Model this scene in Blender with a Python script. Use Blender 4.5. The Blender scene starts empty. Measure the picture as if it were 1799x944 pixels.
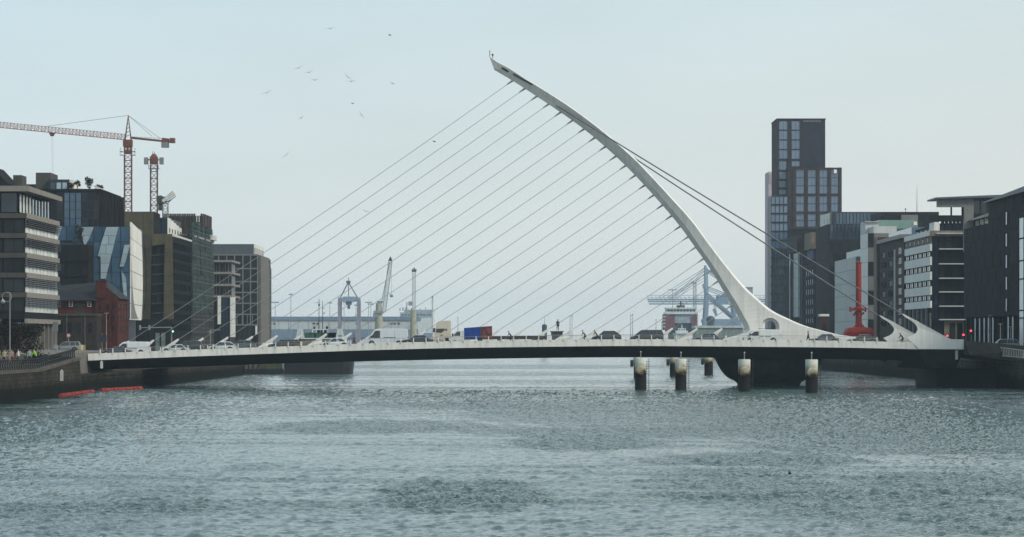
import bpy, bmesh, math, random
from mathutils import Vector, Matrix
random.seed(7)
R = math.radians
SC = bpy.context.scene
COL = SC.collection
# ------------------------------------------------------------------ camera, sky, sun, exposure
CX, HY, F, EYE = 900.0, 597.0, 5375.0, 6.8           # principal column, horizon row, focal length (photo pixels), eye height (m)
cam = bpy.data.cameras.new("camera"); camo = bpy.data.objects.new("camera", cam); COL.objects.link(camo)
cam.sensor_width = 36.0; cam.lens = F / 1799.0 * 36.0
cam.shift_y = (HY - 472.0) / 1799.0
cam.clip_start = 1.0; cam.clip_end = 20000.0
camo.location = (0, 0, EYE); camo.rotation_euler = (R(90), 0, 0)
SC.camera = camo
SUN_EL, SUN_DIR = 38.0, Vector((0.82, -0.52, 0))      # the sun stands to the right and a little behind the camera
az = math.atan2(SUN_DIR.x, SUN_DIR.y)
world = bpy.data.worlds.new("World"); SC.world = world; world.use_nodes = True
wn, wl = world.node_tree.nodes, world.node_tree.links
bg = wn["Background"]; sky = wn.new("ShaderNodeTexSky")
sky.sky_type = 'NISHITA'; sky.sun_disc = False
sky.sun_elevation = R(SUN_EL); sky.sun_rotation = az
sky.altitude = 0; sky.air_density = 1.0; sky.dust_density = 7.0; sky.ozone_density = 1.5
# thin even overcast veil over the clear sky
veil = wn.new("ShaderNodeMix"); veil.data_type = 'RGBA'; veil.inputs[0].default_value = 0.80
# the veil is palest and slightly warm low down, bluer higher up
tc = wn.new("ShaderNodeTexCoord"); sp = wn.new("ShaderNodeSeparateXYZ"); wl.new(tc.outputs["Generated"], sp.inputs[0])
vr = wn.new("ShaderNodeValToRGB"); wl.new(sp.outputs[2], vr.inputs[0])
VE = vr.color_ramp.elements
VE[0].position = 0.0; VE[0].color = (1.0, 1.0, .965, 1); VE[1].position = 1.0; VE[1].color = (.56, .68, .76, 1)
for pos, c in ((0.035, (.94, .98, .96, 1)), (0.12, (.775, .92, .975, 1)), (0.35, (.72, .86, .93, 1))):
    q = VE.new(pos); q.color = c
vs = wn.new("ShaderNodeVectorMath"); vs.operation = 'SCALE'; vs.inputs["Scale"].default_value = 10.1
# towards the sun side (right) the veil is creamier, away from it cooler; faint streaky cloud structure
ar = wn.new("ShaderNodeValToRGB"); am = wn.new("ShaderNodeMapRange"); am.inputs[1].default_value = -.30; am.inputs[2].default_value = .30
wl.new(sp.outputs[0], am.inputs[0]); wl.new(am.outputs[0], ar.inputs[0])
ar.color_ramp.elements[0].color = (.875, .965, 1.01, 1); ar.color_ramp.elements[1].color = (1.0, .975, .93, 1)
cm = wn.new("ShaderNodeMapping"); cm.inputs["Scale"].default_value = (5, 5, 22); wl.new(tc.outputs["Generated"], cm.inputs[0])
cn = wn.new("ShaderNodeTexNoise"); cn.inputs["Scale"].default_value = 1.0; cn.inputs["Detail"].default_value = 5; cn.inputs["Roughness"].default_value = .55; wl.new(cm.outputs[0], cn.inputs["Vector"])
cr_ = wn.new("ShaderNodeMapRange"); cr_.inputs[1].default_value = .3; cr_.inputs[2].default_value = .7; cr_.inputs[3].default_value = .965; cr_.inputs[4].default_value = 1.05; wl.new(cn.outputs[0], cr_.inputs[0])
m1 = wn.new("ShaderNodeVectorMath"); m1.operation = 'MULTIPLY'; wl.new(vr.outputs[0], m1.inputs[0]); wl.new(ar.outputs[0], m1.inputs[1])
m2 = wn.new("ShaderNodeVectorMath"); m2.operation = 'SCALE'; wl.new(m1.outputs[0], m2.inputs[0]); wl.new(cr_.outputs[0], m2.inputs["Scale"])
wl.new(m2.outputs[0], vs.inputs[0]); wl.new(vs.outputs[0], veil.inputs[7])
wl.new(sky.outputs[0], veil.inputs[6]); wl.new(veil.outputs[2], bg.inputs[0])
bg.inputs[1].default_value = 0.10
sun = bpy.data.lights.new("sun", 'SUN'); suno = bpy.data.objects.new("sun", sun); COL.objects.link(suno)
sun.energy = 2.8; sun.angle = R(12); sun.color = (1.0, 0.95, 0.86)
el = R(SUN_EL); h = SUN_DIR.normalized()
suno.rotation_euler = Vector((h.x*math.cos(el), h.y*math.cos(el), math.sin(el))).to_track_quat('Z', 'Y').to_euler()
suno.location = (200, -100, 300)
SC.view_settings.view_transform = 'Standard'; SC.view_settings.look = 'None'
SC.view_settings.exposure = 0.0; SC.view_settings.gamma = 1.0
SC.view_settings.use_curve_mapping = False
try:
    SC.cycles.use_denoising = True
    SC.cycles.volume_bounces = 1
    SC.cycles.max_bounces = 8
except Exception: pass

# ------------------------------------------------------------------ helpers
def P(px, py, D):            # photo pixel at distance D -> world point
    return Vector(((px - CX) * D / F, D, EYE + (HY - py) * D / F))
def PX(px, D): return (px - CX) * D / F
def PZ(py, D): return EYE + (HY - py) * D / F
def DX(px, X): return X * F / (px - CX)      # distance at which offset X shows at column px

MATS = {}
def _nt(name):
    m = bpy.data.materials.new(name); m.use_nodes = True
    return m, m.node_tree.nodes, m.node_tree.links, m.node_tree.nodes["Principled BSDF"]
def mat(name, col, rough=0.65, metal=0.0, var=0.18, scale=0.6, grime=0.25, bump=0.0, bscale=8.0, rnd=0.0, spec=None, emit=None):
    """paint/stone/metal with patchy wear, vertical run-off streaks and fine relief"""
    if name in MATS: return MATS[name]
    if spec is None: spec = .5 if rough < .35 else .3 if rough < .55 else .12
    m, n, l, b = _nt(name)
    geo = n.new("ShaderNodeNewGeometry")
    n1 = n.new("ShaderNodeTexNoise"); n1.inputs["Scale"].default_value = scale; n1.inputs["Detail"].default_value = 6
    l.new(geo.outputs["Position"], n1.inputs["Vector"])
    mp = n.new("ShaderNodeMapping"); mp.inputs["Scale"].default_value = (2.2, 2.2, 0.12)
    l.new(geo.outputs["Position"], mp.inputs["Vector"])
    n2 = n.new("ShaderNodeTexNoise"); n2.inputs["Scale"].default_value = 1.0; n2.inputs["Detail"].default_value = 5
    l.new(mp.outputs[0], n2.inputs["Vector"])
    r1 = n.new("ShaderNodeMapRange"); r1.inputs[1].default_value = 0.3; r1.inputs[2].default_value = 0.7
    r1.inputs[3].default_value = 1 - var; r1.inputs[4].default_value = 1 + var
    l.new(n1.outputs[0], r1.inputs[0])
    r2 = n.new("ShaderNodeMapRange"); r2.inputs[1].default_value = 0.45; r2.inputs[2].default_value = 0.75
    r2.inputs[3].default_value = 1.0; r2.inputs[4].default_value = 1 - grime
    l.new(n2.outputs[0], r2.inputs[0])
    mu = n.new("ShaderNodeMath"); mu.operation = 'MULTIPLY'
    l.new(r1.outputs[0], mu.inputs[0]); l.new(r2.outputs[0], mu.inputs[1])
    last = mu.outputs[0]
    if rnd:
        oi = n.new("ShaderNodeObjectInfo"); r3 = n.new("ShaderNodeMapRange")
        r3.inputs[3].default_value = 1 - rnd; r3.inputs[4].default_value = 1 + rnd
        l.new(oi.outputs["Random"], r3.inputs[0])
        m2 = n.new("ShaderNodeMath"); m2.operation = 'MULTIPLY'
        l.new(last, m2.inputs[0]); l.new(r3.outputs[0], m2.inputs[1]); last = m2.outputs[0]
    mx = n.new("ShaderNodeVectorMath"); mx.operation = 'SCALE'
    mx.inputs[0].default_value = col[:3]; l.new(last, mx.inputs["Scale"])
    l.new(mx.outputs[0], b.inputs["Base Color"])
    b.inputs["Roughness"].default_value = rough; b.inputs["Metallic"].default_value = metal
    b.inputs["Specular IOR Level"].default_value = spec
    if bump:
        n3 = n.new("ShaderNodeTexNoise"); n3.inputs["Scale"].default_value = bscale; n3.inputs["Detail"].default_value = 4
        l.new(geo.outputs["Position"], n3.inputs["Vector"])
        bp = n.new("ShaderNodeBump"); bp.inputs["Strength"].default_value = bump; bp.inputs["Distance"].default_value = 0.05
        l.new(n3.outputs[0], bp.inputs["Height"]); l.new(bp.outputs[0], b.inputs["Normal"])
    if emit:
        b.inputs["Emission Color"].default_value = (*emit[:3], 1); b.inputs["Emission Strength"].default_value = emit[3]
    MATS[name] = m
    return m
def glass(name, dark, light, rough=0.08, spec=0.8, pow_=1.0, metal=0.0):
    """window glass: each pane differs (blinds, lit or dark rooms), slightly wavy reflections"""
    if name in MATS: return MATS[name]
    m, n, l, b = _nt(name)
    oi = n.new("ShaderNodeObjectInfo"); geo = n.new("ShaderNodeNewGeometry")
    nz = n.new("ShaderNodeTexNoise"); nz.inputs["Scale"].default_value = 0.35; nz.inputs["Detail"].default_value = 3
    l.new(geo.outputs["Position"], nz.inputs["Vector"])
    pw = n.new("ShaderNodeMath"); pw.operation = 'POWER'; pw.inputs[1].default_value = pow_
    l.new(oi.outputs["Random"], pw.inputs[0])
    ad = n.new("ShaderNodeMath"); ad.operation = 'MULTIPLY_ADD'; ad.inputs[1].default_value = 0.7
    sb = n.new("ShaderNodeMath"); sb.operation = 'MULTIPLY_ADD'; sb.inputs[1].default_value = 0.9; sb.inputs[2].default_value = -0.3
    l.new(nz.outputs[0], sb.inputs[0]); l.new(pw.outputs[0], ad.inputs[0]); l.new(sb.outputs[0], ad.inputs[2]); ad.use_clamp = True
    mx = n.new("ShaderNodeMix"); mx.data_type = 'RGBA'
    mx.inputs[6].default_value = (*dark, 1); mx.inputs[7].default_value = (*light, 1)
    l.new(ad.outputs[0], mx.inputs[0]); l.new(mx.outputs[2], b.inputs["Base Color"])
    b.inputs["Roughness"].default_value = rough; b.inputs["Specular IOR Level"].default_value = spec
    b.inputs["Metallic"].default_value = metal
    n3 = n.new("ShaderNodeTexNoise"); n3.inputs["Scale"].default_value = 0.7
    l.new(geo.outputs["Position"], n3.inputs["Vector"])
    bp = n.new("ShaderNodeBump"); bp.inputs["Strength"].default_value = 0.05; bp.inputs["Distance"].default_value = 0.2
    l.new(n3.outputs[0], bp.inputs["Height"]); l.new(bp.outputs[0], b.inputs["Normal"])
    MATS[name] = m
    return m

WL = {}                       # world location each child's coordinates are taken from
def wloc(o): return WL.get(o.name, Vector((0, 0, 0)))
class MB:
    def __init__(s): s.v = []; s.f = []; s.mi = []
    def add(s, vs, fs, mi=0):
        b = len(s.v); s.v += [tuple(p) for p in vs]; s.f += [tuple(b + i for i in q) for q in fs]; s.mi += [mi] * len(fs)
        return s
    def box(s, x0, x1, y0, y1, z0, z1, mi=0):
        return s.hexa([(x0,y0,z0),(x1,y0,z0),(x1,y1,z0),(x0,y1,z0),(x0,y0,z1),(x1,y0,z1),(x1,y1,z1),(x0,y1,z1)], mi)
    def hexa(s, p, mi=0):
        return s.add(p, [(0,3,2,1),(4,5,6,7),(0,1,5,4),(1,2,6,5),(2,3,7,6),(3,0,4,7)], mi)
    def bar(s, p, q, w, h=None, mi=0):
        h = h or w; p, q = Vector(p), Vector(q); d = (q - p)
        if d.length < 1e-6: return s
        d.normalize(); up = Vector((0,0,1)) if abs(d.z) < 0.95 else Vector((0,1,0))
        a = d.cross(up).normalized() * w / 2; b = a.cross(d).normalized() * h / 2
        return s.hexa([p-a-b, p+a-b, q+a-b, q-a-b, p-a+b, p+a+b, q+a+b, q-a+b], mi)
    def tube(s, p, q, r0, r1=None, n=8, mi=0):
        r1 = r0 if r1 is None else r1; p, q = Vector(p), Vector(q); d = (q - p).normalized()
        up = Vector((0,0,1)) if abs(d.z) < 0.95 else Vector((0,1,0))
        a = d.cross(up).normalized(); b = a.cross(d).normalized(); vs = []
        for c, r in ((p, r0), (q, r1)):
            for i in range(n):
                t = 2*math.pi*i/n; vs.append(c + a*math.cos(t)*r + b*math.sin(t)*r)
        fs = [(i, (i+1) % n, n+(i+1) % n, n+i) for i in range(n)] + [tuple(range(n)), tuple(range(2*n-1, n-1, -1))]
        return s.add(vs, fs, mi)
    def path(s, pts, r, n=6, mi=0):
        for a, b in zip(pts[:-1], pts[1:]): s.tube(a, b, r, r, n, mi)
        return s
    def prism(s, poly, y0, y1, mi=0):         # polygon in XZ, extruded along Y
        n = len(poly); vs = [(x, y0, z) for x, z in poly] + [(x, y1, z) for x, z in poly]
        return s.add(vs, [tuple(range(n)), tuple(range(2*n-1, n-1, -1))] + [(i, n+i, n+(i+1) % n, (i+1) % n) for i in range(n)], mi)
    def prismx(s, poly, x0, x1, mi=0):        # polygon in YZ, extruded along X
        n = len(poly); vs = [(x0, y, z) for y, z in poly] + [(x1, y, z) for y, z in poly]
        return s.add(vs, [tuple(range(n)), tuple(range(2*n-1, n-1, -1))] + [(i, n+i, n+(i+1) % n, (i+1) % n) for i in range(n)], mi)
    def prismz(s, poly, z0, z1, mi=0):        # polygon in XY, extruded up
        n = len(poly); vs = [(x, y, z0) for x, y in poly] + [(x, y, z1) for x, y in poly]
        return s.add(vs, [tuple(range(n)), tuple(range(2*n-1, n-1, -1))] + [(i, n+i, n+(i+1) % n, (i+1) % n) for i in range(n)], mi)
    def loft(s, secs, mi=0, caps=True, mis=None):
        n = len(secs[0]); vs = [p for q in secs for p in q]; fs = []; ms = []
        for k in range(len(secs)-1):
            for i in range(n):
                fs.append((k*n+i, k*n+(i+1) % n, (k+1)*n+(i+1) % n, (k+1)*n+i)); ms.append(mis[i] if mis else mi)
        if caps: fs += [tuple(range(n)), tuple((len(secs)-1)*n + i for i in range(n-1, -1, -1))]; ms += [mi, mi]
        b = len(s.v); s.v += [tuple(p) for p in vs]; s.f += [tuple(b+i for i in q) for q in fs]; s.mi += ms
        return s
    def lathe(s, prof, c, n=16, mi=0):
        c = Vector(c); return s.loft([[c + Vector((r*math.cos(2*math.pi*i/n), r*math.sin(2*math.pi*i/n), z)) for i in range(n)] for r, z in prof], mi)
    def ball(s, c, rx, ry=None, rz=None, n=8, m=6, mi=0):
        ry = ry or rx; rz = rz or rx; c = Vector(c)
        return s.loft([[c + Vector((rx*math.sin(math.pi*k/m)*math.cos(2*math.pi*i/n), ry*math.sin(math.pi*k/m)*math.sin(2*math.pi*i/n), -rz*math.cos(math.pi*k/m))) for i in range(n)] for k in [0.08]+list(range(1, m))+[m-0.08]], mi)
    def mesh(s, name, mats, off=Vector((0,0,0)), smooth=False):
        me = bpy.data.meshes.new(name)
        me.from_pydata([(p[0]-off.x, p[1]-off.y, p[2]-off.z) for p in s.v], [], s.f)
        for m in (mats if isinstance(mats, (list, tuple)) else [mats]): me.materials.append(m)
        me.polygons.foreach_set("material_index", s.mi)
        if smooth: me.polygons.foreach_set("use_smooth", [True]*len(s.f))
        bm = bmesh.new(); bm.from_mesh(me); bmesh.ops.recalc_face_normals(bm, faces=bm.faces); bm.to_mesh(me); bm.free()
        if smooth:
            try: me.set_sharp_from_angle(angle=R(35))
            except Exception: pass
        return me
    def build(s, name, mats, parent=None, smooth=False, label=None):
        off = wloc(parent) if parent else Vector((0,0,0))
        o = bpy.data.objects.new(name, s.mesh(name, mats, off, smooth)); COL.objects.link(o)
        if parent: o.parent = parent; WL[o.name] = off
        if label: o['label'] = label
        return o
def thing(name, label, cat, loc=(0,0,0), group=None, rotz=0.0, local=False):
    o = bpy.data.objects.new(name, None); COL.objects.link(o); o.location = loc; o.empty_display_size = 1
    o.rotation_euler = (0, 0, rotz)
    o['label'] = label; o['category'] = cat
    if group: o['group'] = group
    WL[o.name] = Vector((0,0,0)) if local else Vector(loc)
    return o
def tag(o, label, cat, group=None):
    o['label'] = label; o['category'] = cat
    if group: o['group'] = group
    return o
def structure(o): o['kind'] = 'structure'; return o
def inst(name, me, parent, loc, rotz=0.0):
    o = bpy.data.objects.new(name, me); COL.objects.link(o)
    o.parent = parent; o.location = Vector(loc) - wloc(parent); o.rotation_euler = (0, 0, rotz)
    return o
def copy_tree(o, parent=None):
    c = o.copy(); COL.objects.link(c)
    if parent: c.parent = parent
    for ch in list(o.children): copy_tree(ch, c)
    return c

# ---- facades: local x runs along the wall (left to right from outside), y goes inward, z up
FACES = {'W': (Vector((1,0,0)), Vector((0,1,0)), 0.0),            # faces the camera
         'S': (Vector((0,1,0)), Vector((-1,0,0)), R(90)),          # north bank, faces the river
         'N': (Vector((0,-1,0)), Vector((1,0,0)), R(-90))}         # south bank, faces the river
CACHE = {}
def piece(root, face, O, u0, u1, y0, y1, z0, z1, m, name):
    """one plain slab, pier, panel or spandrel on a facade"""
    u, inn, rz = FACES[face]
    key = ('b', round(u1-u0, 3), round(y1-y0, 3), round(z1-z0, 3), m.name)
    if key not in CACHE: CACHE[key] = MB().box(0, u1-u0, 0, y1-y0, 0, z1-z0).mesh(name, m)
    return inst(name, CACHE[key], root, Vector(O) + u*u0 + inn*y0 + Vector((0,0,z0)), rz)
def win(root, face, O, u0, u1, z0, z1, fm, gm, t=0.09, d=0.14, nx=1, nz=1, name='window'):
    """a framed window: frame bars stand proud of the glass; nx/nz glazing divisions"""
    u, inn, rz = FACES[face]; w, hh = u1-u0, z1-z0
    key = ('w', round(w, 3), round(hh, 3), fm.name, gm.name, t, d, nx, nz)
    if key not in CACHE:
        b = MB()
        b.box(0, t, -d, 0, 0, hh, 0).box(w-t, w, -d, 0, 0, hh, 0).box(t, w-t, -d, 0, 0, t, 0).box(t, w-t, -d, 0, hh-t, hh, 0)
        for k in range(1, nx):
            x = w*k/nx; b.box(x-t*.35, x+t*.35, -d*.9, 0, t, hh-t, 0)
        for k in range(1, nz):
            z = hh*k/nz; b.box(t, w-t, -d*.8, 0, z-t*.35, z+t*.35, 0)
        b.add([(t, -d*.45, t), (w-t, -d*.45, t), (w-t, -d*.45, hh-t), (t, -d*.45, hh-t)], [(0,1,2,3)], 1)
        CACHE[key] = b.mesh('window', [fm, gm])
    return inst(name, CACHE[key], root, Vector(O) + u*u0 + Vector((0,0,z0)), rz)
def grid(root, face, O, us, zs, fm, gm, gap=0.0, gapz=0.0, **k):
    """windows in every cell between consecutive us and zs; gap = wall left between them"""
    for a, b in zip(us[:-1], us[1:]):
        for c, d in zip(zs[:-1], zs[1:]):
            win(root, face, O, a+gap/2, b-gap/2, c+gapz/2, d-gapz/2, fm, gm, **k)
def lin(a, b, n): return [a + (b-a)*i/n for i in range(n+1)]
def interp(tab, x):
    if x <= tab[0][0]: return tab[0][1]
    for (a, b), (c, d) in zip(tab[:-1], tab[1:]):
        if x <= c: return b + (d-b)*(x-a)/(c-a)
    return tab[-1][1]
def smooth_interp(tab, x):          # Catmull-Rom through the table
    n = len(tab)
    if x <= tab[0][0]: return tab[0][1]
    if x >= tab[-1][0]: return tab[-1][1]
    for i in range(n-1):
        if x <= tab[i+1][0]:
            x0, y0 = tab[i]; x1, y1 = tab[i+1]; hh = x1-x0; t = (x-x0)/hh
            m0 = (tab[i+1][1]-tab[i-1][1])/(tab[i+1][0]-tab[i-1][0]) if i > 0 else (y1-y0)/hh
            m1 = (tab[i+2][1]-y0)/(tab[i+2][0]-x0) if i < n-2 else (y1-y0)/hh
            return (2*t**3-3*t*t+1)*y0 + (t**3-2*t*t+t)*hh*m0 + (-2*t**3+3*t*t)*y1 + (t**3-t*t)*hh*m1
# ------------------------------------------------------------------ palette
WHITE = mat('white_bridge_paint', (0.665, 0.66, 0.625), 0.45, var=0.06, grime=0.22, scale=0.25)
FASCIA = mat('white_edge_panel_paint', (0.665, 0.655, 0.61), 0.5, var=0.05, grime=0.22, rnd=0.03)
SOFFIT = mat('shaded_soffit_paint', (0.040, 0.040, 0.044), 0.6, var=0.12, grime=0.15)  # shade of the downward-facing underside put into a near-black colour
CABLE = mat('galvanised_cable', (0.30, 0.32, 0.33), 0.5, metal=0.3, var=0.05)
STEEL = mat('grey_railing_steel', (0.26, 0.265, 0.26), 0.4, metal=0.4, var=0.05)
ASPHALT = mat('asphalt', (0.055, 0.055, 0.057), 0.9, var=0.2, bump=0.3, bscale=20)
QUAY = mat('quay_stone', (0.034, 0.030, 0.024), 0.9, var=0.35, scale=0.4, grime=0.4, bump=0.6, bscale=3)
QUAYWET = mat('wet_weedy_quay_stone', (0.010, 0.011, 0.009), 0.7, var=0.4, scale=0.8, bump=0.6, bscale=3)
COPING = mat('granite_coping', (0.085, 0.078, 0.066), 0.85, var=0.2, grime=0.3, rnd=0.1, bump=0.3)
PAVING = mat('quay_paving', (0.075, 0.07, 0.064), 0.85, var=0.2)
CONC = mat('grey_concrete', (0.15, 0.143, 0.13), 0.8, var=0.15, grime=0.35, bump=0.2)
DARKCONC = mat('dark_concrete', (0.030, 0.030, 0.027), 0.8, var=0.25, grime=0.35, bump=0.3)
BLACK = mat('black_painted_iron', (0.022, 0.022, 0.023), 0.5, var=0.1)
FARLAND = mat('port_ground', (0.12, 0.12, 0.11), 0.9)

# ------------------------------------------------------------------ water: choppy, with darker wind-ruffled patches
def water_mat():
    m, n, l, b = _nt('river_water')
    geo = n.new("ShaderNodeNewGeometry"); at = n.new("ShaderNodeAttribute"); at.attribute_name = 'ruffle'
    def noise(sx, sy, det, rough=0.6):
        mp = n.new("ShaderNodeMapping"); mp.inputs["Scale"].default_value = (sx, sy, 1); mp.inputs["Rotation"].default_value = (0, 0, R(7))
        l.new(geo.outputs["Position"], mp.inputs[0])
        t = n.new("ShaderNodeTexNoise"); t.inputs["Scale"].default_value = 1.0; t.inputs["Detail"].default_value = det
        t.inputs["Roughness"].default_value = rough; l.new(mp.outputs[0], t.inputs["Vector"]); return t.outputs[0]
    w = noise(2.6, 3.4, 3); 
    gr = n.new("ShaderNodeMapRange"); gr.inputs[3].default_value = 0.03; gr.inputs[4].default_value = 0.40; l.new(at.outputs["Fac"], gr.inputs[0])
    x = n.new("ShaderNodeMath"); x.operation = 'MULTIPLY'; l.new(w, x.inputs[0]); l.new(gr.outputs[0], x.inputs[1])
    bp = n.new("ShaderNodeBump"); bp.inputs["Strength"].default_value = 1.0; bp.inputs["Distance"].default_value = 1.0
    l.new(x.outputs[0], bp.inputs["Height"]); l.new(bp.outputs[0], b.inputs["Normal"])
    b.inputs["Base Color"].default_value = (0.014, 0.050, 0.046, 1)
    b.inputs["Roughness"].default_value = 0.06; b.inputs["IOR"].default_value = 1.333
    return m
WATER = water_mat()
import numpy as np
def river_surface():
    """the open river as real waves: rows get wider apart with distance, short chop grows inside wind-ruffled patches"""
    rng = np.random.default_rng(3)
    Ds = [84.0]
    while Ds[-1] < 1498: Ds.append(Ds[-1] + 0.24*(Ds[-1]/100)**1.25)
    Ds = np.array(Ds); nc = 760
    t = np.linspace(-1, 1, nc)
    half = np.minimum(25 + 0.18*(Ds-84), 70)          # full river width from about 330 m on
    mid = np.clip((Ds-84)/250, 0, 1)*8
    X = mid[:, None] + half[:, None]*t[None, :]
    Lb = -58.8 + .0028*Ds[:, None]; Rb = 69.4 + .0028*Ds[:, None]
    X = np.clip(X, Lb, Rb)
    Y = np.repeat(Ds[:, None], nc, 1)
    # wind-ruffled patches (x, distance, half width, half depth, strength)
    gust = np.zeros_like(X)
    for gx, gd, wx, wd, st in WIND_PATCHES:
        q = ((X-gx)/wx)**2 + ((Y-gd)/wd)**2
        wob = 0.35*np.sin(X*.9/wx*3+gd) + 0.3*np.sin(Y*2.2/wd+gx) + .25*np.sin(X*2.1+Y*.3)
        gust = np.maximum(gust, st*np.clip(1.5-q-wob*.8, 0, 1))
    # faint current lines and ruffles everywhere, long across the stream
    low = np.zeros_like(X)
    for k in range(26):
        ly = 10**rng.uniform(.75, 1.9); lx = ly*rng.uniform(1.2, 3.0); q = rng.uniform(0, 6.283)
        low += np.sin(6.283*X/lx*rng.choice([-1, 1])*.7 + 6.283*Y/ly + q)
    gust = np.clip(gust + .30*np.clip(low/low.std()*.7, -.6, 1.4), 0, 1.15)
    Z = np.zeros_like(X)
    for lo, hi, cnt, rms, gf in ((0.20, 0.36, 46, 0.0055, 3.2), (0.36, 0.65, 50, 0.0125, 1.3), (0.6, 1.15, 56, 0.0185, 0.1), (1.2, 4.5, 28, 0.013, -.3)):
        lam = np.exp(rng.uniform(np.log(lo), np.log(hi), cnt)); th = np.clip(rng.normal(R(93), R(27), cnt), R(12), R(168)); ph = rng.uniform(0, 6.283, cnt)
        z = np.zeros_like(X)
        for L, a, p in zip(lam, th, ph):
            k = 6.2832/L; f_ = k*(X*math.cos(a) + Y*math.sin(a)) + p; z += np.sin(f_ + .9*np.sin(f_)) * L**.7      # steeper on the side towards the camera
        z *= rms/z.std()
        z = z + 0.30*np.abs(z) - .30*np.abs(z).mean()      # peakier crests
        Z += z*(1+gf*gust)
    fade = np.clip((1498-Y)/40, 0, 1)
    Z *= fade
    nr = len(Ds)
    co = np.stack([X, Y, Z], -1).reshape(-1, 3).astype(np.float32)
    i = np.arange((nr-1)*(nc-1)); r, c = i//(nc-1), i%(nc-1); b0 = r*nc+c
    q = np.stack([b0, b0+1, b0+nc+1, b0+nc], -1).astype(np.int32)
    me = bpy.data.meshes.new('river_water')
    me.vertices.add(len(co)); me.vertices.foreach_set('co', co.ravel())
    me.loops.add(q.size); me.loops.foreach_set('vertex_index', q.ravel())
    me.polygons.add(len(q)); me.polygons.foreach_set('loop_start', np.arange(0, q.size, 4, dtype=np.int32))
    me.polygons.foreach_set('use_smooth', np.ones(len(q), dtype=bool))
    at = me.attributes.new('ruffle', 'FLOAT', 'POINT'); at.data.foreach_set('value', gust.ravel().astype(np.float32))
    me.update(calc_edges=True); me.validate(); me.materials.append(WATER)
    o = bpy.data.objects.new('river_water', me); COL.objects.link(o)
    return structure(o)
def wp(px, py, wpx, hpx, st):
    D = EYE*F/(py-HY); d2 = EYE*F/(py-hpx-HY); return (PX(px, D), D, wpx*D/F, (d2-D), st)
WIND_PATCHES = [wp(815, 868, 140, 24, 1), wp(1040, 776, 125, 15, 1), wp(680, 748, 190, 11, .9), wp(1310, 806, 220, 10, 1), wp(1330, 850, 230, 24, .6), wp(1480, 726, 420, 30, .95), wp(1250, 760, 420, 9, .8), wp(1600, 790, 260, 10, .8), wp(1000, 712, 480, 7, .75),
    wp(1080, 725, 260, 16, .7), wp(330, 691, 330, 4, 1), wp(1200, 690, 500, 5, .7), wp(900, 644, 420, 3, .7), wp(800, 657, 380, 3.5, .6), wp(950, 671, 420, 3, .5), wp(1650, 850, 200, 18, .7), wp(1560, 900, 230, 30, .55), wp(60, 760, 130, 40, .5), wp(150, 900, 200, 40, .35), wp(450, 820, 60, 6, .4), wp(560, 720, 120, 5, .4)]
river_surface()
structure(MB().box(-54.4, 69.6, -150, 640, -8, -7).build('river_bed', QUAYWET))
structure(MB().add([(-55.4,-150,0),(69.6,-150,0),(69.6,84,0),(-55.4,84,0)], [(0,1,2,3)]).add([(-55.4,84,0),(-25.0,84,0),(-55.4,334,0)], [(0,1,2)]).add([(25.0,84,0),(69.6,84,0),(69.9,334,0)], [(0,1,2)]).build('river_water', WATER))
structure(MB().box(-700, 1000, 1500.5, 6500, -8, -0.01).build('bay_water', WATER))

# ------------------------------------------------------------------ banks
def qx(side, D): return ((-55.0 if D < 384.1 else interp([(384, -57.6), (412, -56.6), (448, -54.0)], D)) if side < 0 else 69.0) + 0.0028*D
LZ, RZ = 3.45, 4.35
# north bank ground, with the ramp up to the bridge end
g = MB()
tab = [(150, LZ), (372, LZ), (425, 5.0), (480, 5.0), (540, LZ+.3), (1500, LZ+.3)]
ds = [150, 300, 372, 384, 400, 425, 455, 480, 510, 540, 700, 1000, 1500]
for a, b in zip(ds[:-1], ds[1:]):
    za, zb = interp(tab, a), interp(tab, b)
    if 384 <= a < 480:                        # the bank is set back under the bridge end
        g.hexa([(-600,a,-9),(-61.6,a,-9),(-61.6,b,-9),(-600,b,-9),(-600,a,za),(-61.6,a,za),(-61.6,b,zb),(-600,b,zb)]); continue
    g.hexa([(-600,a,-9),(qx(-1,a)-1.2,a,-9),(qx(-1,b)-1.2,b,-9),(-600,b,-9),(-600,a,za),(qx(-1,a)-1.2,a,za),(qx(-1,b)-1.2,b,zb),(-600,b,zb)])
structure(g.build('north_quay_ground', PAVING))
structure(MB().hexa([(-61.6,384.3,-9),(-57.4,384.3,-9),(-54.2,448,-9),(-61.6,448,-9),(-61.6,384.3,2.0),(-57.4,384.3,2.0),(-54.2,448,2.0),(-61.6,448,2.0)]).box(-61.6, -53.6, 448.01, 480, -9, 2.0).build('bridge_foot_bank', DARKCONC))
g = MB()
tabr = [(150, RZ), (415, RZ), (436, 5.2), (475, 5.2), (540, RZ), (1500, RZ)]
ds = [150, 300, 415, 436, 455, 475, 510, 540, 700, 1000, 1500]
for a, b in zip(ds[:-1], ds[1:]):
    za, zb = interp(tabr, a), interp(tabr, b)
    g.hexa([(qx(1,a)+1.2,a,-9),(800,a,-9),(800,b,-9),(qx(1,b)+1.2,b,-9),(qx(1,a)+1.2,a,za),(800,a,za),(800,b,zb),(qx(1,b)+1.2,b,zb)])
structure(g.build('south_quay_ground', PAVING))
structure(MB().box(-700, 1000, 1500, 1500.4, -9, 1.0).build('port_quay_edge', DARKCONC))
g = MB().box(-700, -5, 1520, 3400, -7, 3.0).box(72, 1000, 1520, 3400, -7, 3.0)
structure(g.build('port_ground', FARLAND))
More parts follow.
